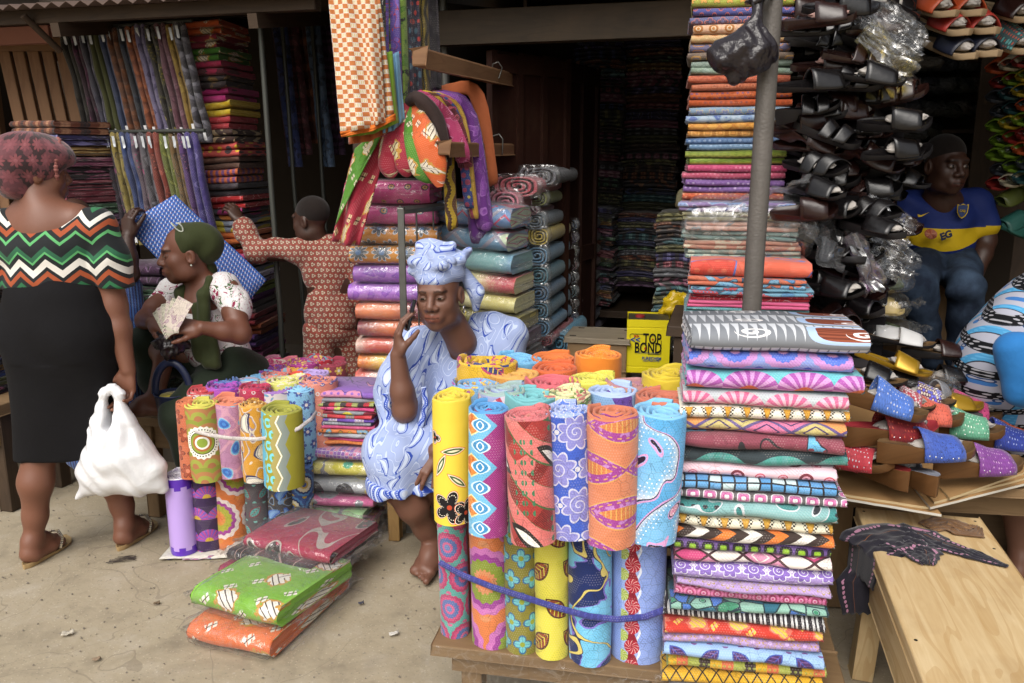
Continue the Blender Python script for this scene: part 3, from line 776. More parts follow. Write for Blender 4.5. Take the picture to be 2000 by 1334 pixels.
W_DARK = wood('old_dark_wood', '4a3a2c', '2e241b'); W_MID = wood('weathered_wood', '8a7152', '6b543a'); W_PALE = wood('pale_plank', 'd8c49c', 'a88450', dirt='7c5c38')
W_RED = wood('brown_painted_wood', '34190f', '26110b'); W_BEAM = wood('worn_beam', '8b6a4c', '6a4a34'); W_GREY = wood('grey_stool_wood', '8d8372', '6b6152')
WALL = solid('dark_plaster', '4a4138', .9, .2, var=.2, sc=2); SHEET = solid('rusty_roof_sheet', '5d4a40', .6, .4, .3, var=.25, sc=3)
STEEL = solid('worn_steel', '7a7a76', .42, .5, .75, var=.25, sc=14, bs=.3); STEEL_D = solid('painted_post', '6e6964', .5, .45, .25, var=.22, sc=18, bs=.5, bd=.003)
def slab(name, a0, a1, b0, b1, z0, z1, mat, parent, m=None):
    mb = MB(); mb.box((0, 0, 0), (a1 - a0, b1 - b0, z1 - z0)); c = SF((a0 + a1) / 2, (b0 + b1) / 2, (z0 + z1) / 2)
    return mb.build(name, mat, parent, smooth=False, loc=c - Vector(parent.location), rot=(0, 0, GY), bevel=.004)
def roof(parent, a0, a1, b0, b1, z0, z1, mat):
    mb = MB(); n = int((a1 - a0) / .038); P = []; UV = []
    for i in range(n + 1):
        a = a0 + (a1 - a0) * i / n; w = .012 * (1 if i % 2 else -1)
        P.append([SF(a, b0, z0 + w) - Vector(parent.location), SF(a, b1, z1 + w) - Vector(parent.location)]); UV.append([(a, 0), (a, b1 - b0)])
    mb.grid(P, UV); o = mb.build('roof', mat, parent, smooth=True, solid=.003)
    k = 0
    for b in (b0 + .12, b0 + .7, b0 + 1.5, b0 + 2.4):
        if b > b1: break
        zz = z0 + (z1 - z0) * (b - b0) / (b1 - b0) - .045
        r = MB(); r.box((0, 0, 0), (a1 - a0 - .06, .05, .06)); r.build('rafter', W_DARK, parent, False, SF((a0 + a1) / 2, b, zz) - Vector(parent.location), (0, 0, GY), .004)
    nn = max(2, int((a1 - a0) / .8))
    for i in range(nn):
        a = a0 + .3 + (a1 - a0 - .6) * i / (nn - 1); L = math.hypot(b1 - b0 - .1, z1 - z0); sl = math.atan2(z1 - z0, b1 - b0)
        r = MB(); r.box((0, 0, 0), (.045, L, .06)); q = r.build('rafter', W_DARK, parent, False, SF(a, (b0 + b1) / 2, (z0 + z1) / 2 - .105) - Vector(parent.location)); q.rotation_euler = Matrix.Rotation(GY, 3, 'Z').to_4x4().to_euler(); q.rotation_euler = (Matrix.Rotation(GY, 3, 'Z') @ Matrix.Rotation(sl, 3, 'X')).to_euler()
# left cloth shop, middle cloth shop, right shoe shop
sA = thing('market_shop', 'open cloth shop with wooden slats and hanging printed cloths under a dark roof', 'shop', SF(-2.6, 1.6))
slab('wall', -4.6, -1.0, 3.0, 3.1, 0, 2.9, WALL, sA); slab('wall', -4.7, -4.6, .6, 3.1, 0, 2.9, WALL, sA); slab('floor', -4.6, -1.02, .75, 3.0, -.02, .1, solid('shop_floor', '6b6257', .9, .2), sA)
roof(sA, -3.62, -1.0, .55, 3.15, 2.2, 2.6, SHEET)
sB = thing('market_shop', 'dim middle cloth shop packed to the roof with folded cloths behind brown doors', 'shop', SF(0, 2))
slab('wall', -.98, .98, 3.55, 3.65, 0, 2.9, WALL, sB); slab('wall', -1.0, -.9, .9, 3.55, 0, 2.7, WALL, sB); slab('wall', .9, 1.0, .75, 3.55, 0, 2.7, WALL, sB); slab('floor', -.9, .9, .8, 3.55, -.02, .1, MATS['shop_floor'], sB)
slab('lintel', -.9, .9, .9, 1.0, 2.02, 2.16, wood('lintel_wood', '3c3020', '281f14'), sB); roof(sB, -.98, .98, .58, 3.7, 2.3, 2.7, SHEET)
sC = thing('market_shop', 'dark shoe shop with shelves of bagged sandals behind the seated young man', 'shop', SF(2.2, 1.6))
slab('wall', 1.02, 4.2, 2.5, 2.6, 0, 2.9, WALL, sC); slab('wall', 3.3, 3.4, .3, 2.5, 0, 2.9, WALL, sC); slab('platform', 1.05, 3.3, .62, 2.5, 0, .5, wood('platform_wood', '6a5640', '4a3a2a'), sC); roof(sC, 1.0, 4.2, .05, 2.7, 2.35, 2.7, SHEET)
# neighbour's sunlit roof edge at the far left
nb = thing('market_shop', 'neighbouring stall with a faded red sheet roof edge', 'shop', SF(-4.3, 1.0)); roof(nb, -5.4, -3.66, .25, 2.6, 2.02, 2.35, solid('faded_red_sheet', 'b07a6c', .6, .4, .1))
slab('wall', -5.6, -4.75, 2.4, 2.5, 0, 2.3, WALL, nb); slab('fascia', -4.2, -2.7, .98, 1.0, 2.1, 2.19, MATS['faded_red_sheet'], nb)
# slatted wooden panel
sp = thing('slatted_panel', 'brown wooden slatted panel behind the hanging cloths', 'panel', PZ(90, 600, 1.2)); c0 = PY(95, 160, 4.75); sp.location = (c0.x, c0.y, 1.0)
for k in range(6):
    x0 = 20 + 28 * k; a = PY(x0, 90, 4.75); b = PY(x0 + 24, 250, 4.75); mb = MB(); mb.box((0, 0, 0), (.055, .025, .85)); q = mb.build('slat', W_BEAM, sp, False, ((a.x + b.x) / 2 - c0.x, 0, .72), (0, R(-6), 0), .003)
mb = MB(); mb.box((0, 0, 0), (.62, .03, .07)); mb.build('rail', W_BEAM, sp, False, (.0, -.03, 1.12), (0, 0, 0), .003)
mb = MB(); mb.box((0, 0, 0), (.62, .03, .07)); mb.build('rail', W_BEAM, sp, False, (.06, -.03, .35), (0, 0, 0), .003)
mb = MB(); mb.box((0, 0, 0), (.05, .05, 2.05)); mb.build('post', W_BEAM, sp, False, (-.33, .04, .12), (0, 0, 0), .003); mb = MB(); mb.box((0, 0, 0), (.05, .05, 2.05)); mb.build('post', W_BEAM, sp, False, (.35, .04, .12), (0, 0, 0), .003)
a, b = PY(45, 30, 4.1), PY(118, 100, 4.25); mb = MB(); mb.tube([a - b, (0, 0, 0)], .016, 8); tag(mb.build('roof_brace', W_DARK, None, True, b), 'slanting dark brace under the roof beside the slatted panel', 'brace')
# brown panelled doors folded open
def door(label, a, b, wd_, z0, z1, ang, n, parent=None):
    d = thing('shop_door', label, 'door', SF(a, b, 0), GY + ang); H = z1 - z0
    for k in range(n + 1):
        mb = MB(); mb.box((0, 0, 0), (.035, .04, H)); mb.build('stile', W_RED, d, False, (wd_ * k / n, 0, z0 + H / 2), (0, 0, 0), .003)
    for z in (z0 + .05, z0 + H * .48, z1 - .05):
        mb = MB(); mb.box((0, 0, 0), (wd_, .034, .08)); mb.build('rail', W_RED, d, False, (wd_ / 2, 0, z), (0, 0, 0), .003)
    for k in range(n):
        mb = MB(); mb.box((0, 0, 0), (wd_ / n, .014, H)); mb.build('panel', W_RED, d, False, (wd_ * (k + .5) / n, .006, z0 + H / 2), (0, 0, 0), .002)
    return d
door('brown panelled shop door folded back beside the wooden beams', -.36, 1.0, .52, .12, 2.0, R(62), 3)
door('second brown door leaf standing deeper inside the middle shop', -.13, 1.52, .45, .12, 2.0, R(80), 2)
# beams poking out of the doorway
def beam(label, p, q, w, h):
    p, q = Vector(p), Vector(q); L = (q - p).length; mb = MB(); mb.box((L / 2, 0, 0), (L, w, h)); o = mb.build('wooden_beam', W_BEAM, None, False, p, (0, 0, 0), .008); o.rotation_euler = frame(q - p, (0, 0, 1)).to_euler()
    return tag(o, label, 'beam')
beam('upper wooden beam with a sawn end poking out over the draped cloths', PY(818, 112, 3.1), PY(1040, 168, 4.45), .058, .06)
beam('lower wooden beam with a sawn end poking out above the pink bolts', PY(866, 290, 3.25), PY(1040, 292, 4.45), .052, .05)
def wire(label, pts, r=.003, mat=None, name='wire', cat='wire'):
    mb = MB(); mb.tube(pts, r, 6); return tag(mb.build(name, mat or STEEL), label, cat)
wire('bent wire loop hanging on the upper wooden beam', [PY(960, 140, 3.85), PY(963, 125, 3.83), PY(973, 121, 3.82), PY(981, 132, 3.84), PY(975, 152, 3.84), PY(948, 158, 3.84)])
wire('bent wire loop hanging on the lower wooden beam', [PY(955, 268, 3.85), PY(975, 262, 3.83), PY(982, 272, 3.82), PY(981, 302, 3.84)])
def post(label, pts, r, mat, name='steel_post', flange=False):
    b = Vector(pts[-1]); o = thing(name, label, 'post', b); mb = MB()
    q = [Vector(p) - b for p in pts]; w = []
    for i in range(25):
        f = i / 24 * (len(q) - 1); k = min(int(f), len(q) - 2); p = vlerp(q[k], q[k + 1], f - k); w.append(p + Vector((nz(p.z * 5) * .004, nz(p.z * 5, 4) * .004, 0)))
    mb.tube(w, r, 14); mb.build('shaft', mat, o); mb = MB(); mb.tube([(0, 0, .0), (0, 0, .05)], r * 1.35, 14); mb.build('collar', mat, o); return o
pt = PY(1487, 300, 2.36); post('thick dark grey steel post with a black bag tied to it', [(pt.x + .006, pt.y, 2.42), (pt.x, pt.y, 1.2), (pt.x - .004, pt.y, 0)], .027, STEEL_D)
a = PY(517, 195, 4.02); post('thin dark steel rod in front of the tallest cloth stack', [(a.x, a.y, 2.2), (a.x + .01, a.y, .9), (a.x + .01, a.y, .1)], .0125, solid('dark_rod', '4d4f4a', .5, .4, .4))
for i, (px, py, lab) in enumerate(((565, 300, 'thin dark rod behind the boy, beside the dim hanging cloths'), (622, 300, 'slim dark rod standing in the shadow above the boy'))):
    a = PY(px, py, 4.7 + .2 * i); post(lab, [(a.x, a.y, 2.25), (a.x + .02, a.y, 1.2), (a.x + .04, a.y, .1)], .011, MATS['dark_rod'])
a = PY(870, 60, 4.0); post('bright steel pipe behind the draped cloth bundle', [(a.x - .01, a.y, 2.4), (a.x, a.y, 1.6), (a.x, a.y, .1)], .02, STEEL)
# square gate frame beside the seated woman in blue
gf = thing('gate_frame', 'square grey steel gate frame standing beside the seated woman in blue', 'frame', (PY(790, 500, 3.3).x, 3.3, 0)); g0 = gf.location
for nm, p, q, w in (('upright', PY(783, 406, 3.3), Vector((PY(790, 700, 3.3).x, 3.3, .0)), .026), ('top_rail', PY(783, 411, 3.3), PY(880, 402, 3.72), .024), ('upright', PY(880, 402, 3.72), Vector((PY(880, 402, 3.72).x, 3.72, .0)), .024)):
    L = (q - p).length; mb = MB(); mb.box((L / 2, 0, 0), (L, w, w)); o = mb.build(nm, STEEL, gf, False, p - g0, (0, 0, 0), .003); o.rotation_euler = frame(q - p, (0, 1, .2)).to_euler()
for px in (813, 846):
    p = PY(px, 410, 3.3 + (px - 783) / 97 * .42); mb = MB(); mb.tube([p - g0, Vector((p.x, p.y, .1)) - g0], .004, 6); mb.build('bar', STEEL, gf)
# ---------------------------------------------------------------- front table with two tiers of rolled prints
F = fabric
TZ = .24; TA = R(-12)
tl = PZ(858, 1258, TZ); tr_ = PZ(1330, 1312, TZ); tdir = (tr_ - tl); tdir.z = 0; TA = math.atan2(tdir.y, tdir.x)
tx = Vector((math.cos(TA), math.sin(TA), 0)); ty = Vector((-math.sin(TA), math.cos(TA), 0))
def TT(a, b, z=0): return Vector((tl.x, tl.y, 0)) + tx * a + ty * b + Vector((0, 0, z))
tab = thing('low_table', 'low plank table under the rolled prints, edged with clear plastic', 'table', TT(.5, .35, 0), TA)
for k in range(4):
    mb = MB(); mb.box((0, 0, 0), (1.08, .178, .028)); mb.build('plank', W_MID, tab, False, (.02, -.27 + .18 * k, TZ - .014), (0, 0, 0), .004)
for x in (-.42, .46):
    for y in (-.28, .28):
        mb = MB(); mb.box((0, 0, 0), (.055, .055, TZ - .03)); mb.build('leg', W_MID, tab, False, (x, y, (TZ - .03) / 2), (0, 0, 0), .003)
mb = MB(); mb.box((0, 0, 0), (.98, .03, .06)); mb.build('apron', W_MID, tab, False, (.02, -.31, TZ - .06), (0, 0, 0), .003)
mb = MB(); crumple_sheet(mb, (-.4, -.362, TZ + .002), (0, -.012, -.2), (.3, 0, 0), 10, 14, .012, 5); crumple_sheet(mb, (.1, -.368, TZ + .002), (.02, -.02, -.2), (.7, 0, 0), 10, 18, .016, 8)
mb.build('plastic_cover', FILM, tab)
def roll(label, p, Rr, H, mats, turns=3.0, lean=(0, 0), rz=0, sx=1.0, dir_=1, group='rolls on the front table', name='rolled_print', a0=None):
    o = put(name, roll_mesh(name, mats, Rr * 1.2, H, sd_(), turns, sx, dir_=dir_, start=a0), None, p, (lean[0], lean[1], rz)); return tag(o, label, 'fabric roll', group)
yel = F('plain', ('e9cf4a', 'e2c63c')); 
def mat_butterfly():
    m = begin('yellow_flower_print'); u, v, _ = sep(coords('Generated')); o = coords('Object'); X, Y, Z = sep(o)
    a = at2(Y, X); c = mix('ecd24e', 'e2c440', tnoise(o, 12, 2))
    for (ca, cz, rr, n) in ((-1.55, .05, .042, 5), (-.6, .03, .036, 5), (-2.35, .23, .016, 3)):
        x = (a - ca) * .05; y = Z - cz; d = ln(x, y); an = at2(y, x); e = ab(cs(an * (n / 2.0))) * rr * .6 + rr * .45
        c = mix(c, 'd8572c', lt(d, e + .004)); c = mix(c, 'f4eede', lt(d, e + .002)); c = mix(c, '1d1a1c', lt(d, e)); c = mix(c, 'e8e2d0', lt(ab(d - e * .8), .0012) * lt(fract(an * 6.0), .5)); c = mix(c, 'b5452a', lt(d, rr * .16))
    for (ca, cz, rot, L) in ((-1.3, .2, .1, .036), (-2.0, .16, 1.1, .034), (-1.1, .12, -.6, .034)):
        x = (a - ca) * .055; y = Z - cz; X2 = x * math.cos(rot) + y * math.sin(rot); Y2 = y * math.cos(rot) - x * math.sin(rot); d = ab(Y2) / .009 + X2 * X2 / (L * L)
        c = mix(c, 'd8572c', lt(d, 1.25)); c = mix(c, 'e8e2c0', lt(d, 1.05)); c = mix(c, '3f5a34', lt(d, .75)); c = mix(c, 'e8e2c0', lt(d, .3))
    finish(c, .8, .25, nrm=bump(tnoise(o, 30, 3), .25, .005)); return m
def mat_bigleaf():
    # pink fabric with broad crosshatched leaves, black and white eyes and green dots
    m = begin('pink_leaf_print'); u, v, _ = sep(coords('UV')); q = vec(u, v)
    a = u * 6.2 + sn(v * 18.0) * .25; b = v * 6.5; x, y, i, j = cell(u, v, 6.3, .5, 5.2)
    rays = fract(at2(y + .35, x) * 2.2); d = ln(x, y + .35); hat = lt(fract((u + v) * 170.0), .4) + lt(fract((u - v) * 170.0), .4)
    c = mix('e0807a', 'cf6a66', tnoise(q, 9, 2)); lf = lt(ab(rays - .5), .3) * lt(d, .72); pl = fract((u * .8 + v) * 9.0 + sn(u * 30.0) * .12); lf = lt(pl, .5) * gt(tnoise(q, 7, 1), .42); c = mix(c, mix('a83c38', '4a1a18', mn(hat, 1.0) * .7 * gt(sn((u - v) * 40.0), 0.0)), lf); c = mix(c, '4f6a40', lt(ab(ab(pl - .25) - .26), .025))
    e = ab(y - .22 + x * .6) * 3.4 + x * x * 5.0; c = mix(c, '2a2420', lt(e, .42)); c = mix(c, 'e8e2da', lt(e, .2)); 
    dd = ln(fract(u * 40.0) - .5, fract(v * 40.0) - .5); c = mix(c, '3f7a58', lt(dd, .3) * lt(ab(ab(x) - .42), .07)); c = micro(c, u, v)
    finish(c, .8, .25, sheen=.15, nrm=bump(tnoise(q, 26, 3), .25, .005)); return m
def mat_swirlflow(nm, g, cols, line):
    m = begin(nm); u, v, _ = sep(coords('UV')); q = vec(u, v)
    t = tnoise(vec(u, v * .6), 6.0, 1, .35, 1.6) * 5.2; f = fract(t); k = fract(flo(t) * .37)
    c = ramp(k, [g] + cols); c = mix(c, 'f6ece8', pw(f, 5.0) * gt(k, .3) * .6); x, y, i, j = cell(u, v, 90.0, .5); c = mix(c, 'ffffff', lt(ln(x, y), .16) * gt(f, .45) * gt(k, .3)); c = mix(c, line, lt(f, .055)); c = mix(c, 'd9a0d0', lt(ab(f - .1), .035))
    c = micro(c, u, v); finish(c, .8, .25, sheen=.15, nrm=bump(tnoise(q, 26, 3), .25, .005)); return m
def mat_column(nm, g, line, ball, side, side2):
    # vertical chains of striped balls beside wavy borders
    m = begin(nm); u, v, _ = sep(coords('UV')); P_ = .16; q = fract((u - .035) / P_) ; w = sn(v * 6.2832 / .058) * .03
    c = mix(g, side, lt(q, .3 + w) * gt(q, .02)); c = mix(c, 'dfe6f2', lt(ab(q - .3 - w), .02)); c = mix(c, line, lt(ab(q - .2 + w * .2), .07 + w * -.7))
    x = (q - .2) * P_; y = (fract(v / .058) - .5) * .058; d = ln(x, y); c = mix(c, ball, lt(d, .0205)); c = mix(c, 'f0d4d0', lt(ab(fract(at2(y, x) * 1.6 + d * 60.0) - .5), .07) * lt(d, .0195) * gt(d, .003)); 
    x2 = (q - .03) * P_; y2 = (fract(v / .058 + .5) - .5) * .058; d2 = ln(x2, y2); c = mix(c, side2, lt(d2, .017)); c = mix(c, 'eef2d8', lt(ab(fract(at2(y2, x2) * 1.6 + d2 * 60.0) - .5), .06) * lt(d2, .016))
    c = micro(c, u, v); finish(c, .8, .25, sheen=.15, nrm=bump(tnoise(vec(u, v), 26, 3) + tnoise(vec(u * .5, v * 1.6), 9, 3, .55, 1.2) * 1.4, .3, .008)); return m
def mat_chain(nm):
    # white flower chain, orange diamonds and blue leaf pairs on magenta hatch
    m = begin(nm); u, v, _ = sep(coords('UV')); P_ = .21; q = u / P_; x = fract(q) - .5; per = .105; y = fract(v / per) - .5
    hat = lt(fract((u + v) * 190.0), .45); c = mix('a8458c', '7d2a68', hat * .8); c = mix(c, '6fb6dc', lt(ab(x) * 1.0 + ab(y) * .5, .32)); e = ab(x + .0) * 2.0 + ab(ab(y) - .0) * 1.5
    n1 = tnoise(vec(u, v), 70, 1); c = mix(c, mix('e08a3c', 'c96a28', gt(n1, .52)), lt(e, .42)); c = mix(c, 'e8e0a0', lt(ab(e - .42), .03))
    yy = ab(fract(v / per * 2.0 + .5) - .5); lf = ab(x - .12) * 5.0 + (yy * yy) * 5.0; c = mix(c, '3f8fc4', lt(lf, .55)); c = mix(c, 'cfe6ee', lt(ab(lf - .55), .07)); c = mix(c, 'e6f0ee', lt(ab(lf - .2), .05))
    xs = x + .36; ys = fract(v / per * 2.0) - .5; d = ln(xs * 2.2, ys * 1.0); an = at2(ys, xs * 2.2); c = mix(c, 'e6d060', lt(d, .5)); c = mix(c, 'f5eee6', lt(d, .46)); c = mix(c, '7a2a3a', lt(ab(sn(an * 5.0)), .35) * lt(d, .3) * gt(d, .12)); c = mix(c, '9b4aa8', lt(ab(d - .38), .03) * gt(sn(an * 10.0), 0.0)); c = mix(c, 'c98a3a', lt(d, .08))
    c = micro(c, u, v); finish(c, .8, .25, sheen=.15, nrm=bump(tnoise(vec(u, v), 26, 3) + tnoise(vec(u * .5, v * 1.6), 9, 3, .55, 1.2) * 1.4, .3, .008)); return m
def mat_tree():
    m = begin('blue_maple_print'); u, v, _ = sep(coords('UV')); t = tnoise(vec(u, v), 8.5, 2, .5, .9); c = mix('1f2f66', '74bfe4', gt(t, .47)); c = mix(c, '7a6cc8', lt(ab(t - .47), .014)); 
    w = tnoise(vec(u, v), 5.0, 1, .4, 1.0); br = lt(ab(w - .5), .013); c = mix(c, 'd9c872', br); c = mix(c, '2b2f50', lt(ab(ab(w - .5) - .015), .003)); 
    c = micro(c, u, v); finish(c, .8, .25, sheen=.15, nrm=bump(tnoise(vec(u, v), 26, 3) + tnoise(vec(u * .5, v * 1.6), 9, 3, .55, 1.2) * 1.4, .3, .008)); return m
m_eye = F('eye', ('e08a62', 'a8449c', 'c98ad0', 'e8b060', 'd9824a'), 6.2)
m_blue = F('spiral', ('3f62cc', '8f8fd8', 'd6d6ec', 'e6e6ee'), 11)
upper = [('yellow rolled print with black flowers standing at the front corner', [mat_butterfly(), yel], .97, 2.6, None),
    ('rolled print with white flower chain and orange diamonds', [mat_chain('flower_chain_print'), F('plain', ('5fa6dc', '4a8cc8'))], .93, 2.2, None),
    ('pink rolled print with dark red crosshatched leaves and white eyes', [mat_bigleaf(), F('motif', ('d8767a', 'c46a6c', '9a4a50', 'c07a70'), 9)], .95, 3.4, None),
    ('cobalt blue rolled print with lilac spirals', [m_blue, F('spiral', ('5a80d8', 'a0b4e8', 'd6d6ec'), 14)], .98, 2.6, None),
    ('salmon and purple rolled print with pointed ovals', [m_eye, F('plain', ('cf7452', 'd07e60'))], 1.0, 2.6, None),
    ('sky blue rolled print with flowing pink and yellow petals', [mat_swirlflow('petal_print', '5ca8dc', ['dca030', 'cc4890', '5ca8dc', 'e0a838', '78b8e4', 'c84088', '24202a'], '2a1830'), F('plain', ('7fc0e6', '8cc8ea'))], 1.0, 2.6, None)]
lower = [('teal rolled print with pink rounded shields', [F('rings', ('5fa8a0', '6a80b4', 'd0608c', '5a70a8', 'c8507c', 'b0406c'), 11), F('plain', ('b08cc8', 'a080c0'))]),
    ('orange rolled print with purple dotted arcs and olive crescents', [F('rings', ('e0824a', 'dd7a4c', 'd89060', '8a9a34', 'a0409a', 'd07ac0'), 5.0), F('plain', ('c86a48', 'b85a40'))]),
    ('olive rolled print with turquoise discs and blue net leaves', [F('flower', ('8a8432', '74c4cc', '2f6a9a', '9aa83c'), 16, n=4), F('plain', ('8aa83c', '7a9a30'))]),
    ('lemon yellow rolled print with rust brown diamonds', [F('leaf', ('e6dc50', '9a4a24', '5a2a18', 'e6dc50'), 10), F('plain', ('e8e05c', 'd8cc48'))]),
    ('navy rolled print with pale blue maple leaves and yellow twigs', [mat_tree(), F('plain', ('3f70c8', '5a90dc'))]),
    ('periwinkle rolled print with columns of crimson balls', [mat_column('ball_column_print', '8aa2e0', '8c1f30', 'b02438', '9fb4e6', 'a8b850'), F('wave', ('3a4a8c', '8aa2e0', 'd8e0f0', 'b02438'))])]
ZT = .955
ups = [(884, 776, 1026, .0475, 0), (957, 796, 1050, .0455, .5), (1031, 808, 1068, .0525, -3), (1107, 802, 1056, .0525, -3.5), (1199, 806, 1072, .0575, -1), (1292, 800, 1066, .0615, 2)]
for k, ((lab, mats, hs_, tn, _), (px, pt_, pb, Rr, ln0)) in enumerate(zip(upper, ups)):
    p = PZ(px, pt_, ZT); pb_ = PY(px, pb, p.y - Rr * .9).z; H2 = ZT - pb_; sh = math.tan(R(ln0)) * H2
    roll(lab, (p.x - sh, p.y, pb_), Rr, H2, mats, tn, (0, R(ln0)), TA, 1.02 if k % 2 else .98, a0=(1.2, 1.9, .6, 1.3, 2.2, 1.2)[k])
lows = [(891, 1248, .0385), (965, 1270, .0525), (1022, 1280, .0425), (1081, 1290, .0415), (1157, 1303, .0545), (1252, 1299, .067)]; low_front = []
for k, ((lab, mats), (px, pb, Rr)) in enumerate(zip(lower, lows)):
    f = PZ(px, pb, TZ); low_front.append(f); zt_ = (.62, .62, .59, .605, .6, .605)[k]
    roll(lab, (f.x + .01 * f.x, f.y + Rr, TZ), Rr, zt_ - TZ, mats, 2.6, (0, R(-1)), TA, 1.0, a0=(1.4, 1.1, 1.6, 1.9, 1.2, 1.5)[k])
back_cols = [('sky blue roll end with violet and gold spiral', ('7fb0dc', 'b05ca8', 'e0c050', '6a8ad0')), ('periwinkle roll end streaked with crimson', ('a8b4e6', 'c03858', 'e6d8e8', '8cb060')), ('pale teal roll with tightly wound plain layers', ('7fc4c8', '6ab0b8')),
    ('cream and green leafy roll end', ('e6e0a8', '6a8a40', 'c86a70', 'e8e4c0')), ('violet and blue shell print roll', ('8fb8e6', '5a3a90', '6a4aa8', 'c8d0f0')), ('salmon roll end with teal specks in its coil', ('d07a60', 'c46c54')),
    ('golden yellow roll with navy waves on its side', ('e0b428', '2f3a7a', 'b83a6c', 'e6c84a')), ('amber roll end with brown leaf layers', ('d89a48', '8a5a30', '6a8a4a', 'e0b060')), ('coral pink roll end beside the amber one', ('d86a74', 'cf5f6c')), ('lime yellow roll end with rust centre', ('e2dc5a', 'd8d050')), ('multicolour floral roll end beside the lime one', ('d8a070', '9a3a6c', 'e0c080', '7a4a90')),
    ('mustard yellow roll with loosely wound coils', ('dcc43a', 'd2b830')), ('light blue roll standing in the back row', ('78bce6', '6ab0dc')), ('orange roll with thin dark coil lines', ('e07a38', 'd06c30')), ('deep orange roll with patterned coil', ('dc6a30', 'b84a28', 'e09050', 'c85a38')), ('bright orange roll with purple shell motif', ('ee8c28', 'e88420'))]
pxb = [(925, 748), (990, 763), (1032, 772), (1115, 768), (1205, 762), (1297, 774), (950, 704), (1010, 728), (1085, 744), (1160, 740), (1232, 748), (1308, 732), (1015, 700), (1086, 698), (1092, 717), (1163, 692)]
byb = [.2, .14, .14, .135, .17, .17, .5, .36, .3, .3, .25, .3, .58, .58, .44, .5]
for k, ((lab, cc), (px, py)) in enumerate(zip(back_cols, pxb)):
    zt = ZT + (.02 if k in (11, 15, 6) else 0)
    p = PZ(px, py, zt); dy = 0
    outer = F('plain', cc) if len(cc) == 2 else F(('org', 'fan', 'leaf', 'eye')[k % 4], cc + (cc[0],), 8)
    inner = F('plain', (cc[0], cc[-1])) if k % 3 else F('org', cc + (cc[0],), 22)
    Rr = (.055, .058, .06, .058, .06, .064, .074, .064, .062, .058, .058, .063, .062, .06, .06, .062)[k]
    roll(lab, (p.x, p.y, .6), Rr, zt - .6, [outer, inner], 3.4 if len(cc) == 2 else 2.6, (0, R(random.Random(k).uniform(-2, 2))), 0, 1.04)
for k in range(10):        # the tier below, mostly hidden by the front row
    p = TT(.06 + .115 * (k % 5), .19 + .15 * (k // 5), TZ); roll('plain rolled print of the hidden lower tier behind the front rolls', p, .052, .335, [F('plain', (('c86a48', 'a8509c', '5fa8a0', 'd8b040', '6a80c8')[k % 5],) * 2)] * 2, 2.0, group='hidden lower tier of rolls')
# blue cloth strip tied round the lower tier
mb = MB(); pts = []; bp = [(858, 1098), (900, 1122), (960, 1146), (1022, 1166), (1085, 1186), (1150, 1204), (1205, 1210), (1260, 1205), (1312, 1186)]
def fit(px):
    q = [PZ(l[0], l[1], TZ) for l in lows]; xs_ = [l[0] for l in lows]; return float(np.interp(px, xs_, [v.y for v in q]))
for (x0, y0), (x1, y1) in zip(bp, bp[1:]):
    for k in range(4):
        x = x0 + (x1 - x0) * k / 4; y = y0 + (y1 - y0) * k / 4; pts.append(PY(x, y, fit(x) - .024 + .012 * abs(math.sin(x * .039))))
o0 = pts[0].copy(); mb.tube([p - o0 for p in pts], .009, 8, flat=.35, up=(0, 0, 1)); tag(mb.build('cloth_strip', F('stripe', ('3a3f8c', '464ca0', '3a3f8c'), 60), loc=o0), 'frayed blue fabric strip tied round the lower rolls', 'strap')
# ---------------------------------------------------------------- tall stack of flat-folded prints at the table's right end
def S_(pat, *cols, s=None, **k): return F(pat, cols, s, **k)
def mat_ammonite():
    m = begin('grey_shell_print'); u, v, _ = sep(coords('UV')); q = vec(u, v); t = fract(u * 46.0); c = mix('7c8086', 'c8cbd0', lt(ab(t - .5) * .5, (fract(v * 9.0)) * .26 - .04)); 
    x, y, i, j = cell(u, v, 4.0, 0, 9.0); d = pw(pw(ab(x), 4.0) + pw(ab(y), 4.0), .25); br = lt(d, .3) * gt(fract(i * .37), .3); c = mix(c, 'a8c0e0', lt(d, .38) * gt(fract(i * .37), .3)); c = mix(c, mix('6a3424', '8c4a34', lt(fract(v * 90.0), .5)), br)
    sx_ = x - .12; sy_ = y + .1; dd = ln(sx_, sy_); c = mix(c, 'ece8e6', lt(fract(dd * 9.0 + at2(sy_, sx_) / 6.2832), .45) * lt(dd, .17)); finish(c, .8, .25, nrm=bump(tnoise(q, 26, 3), .25, .005)); return m
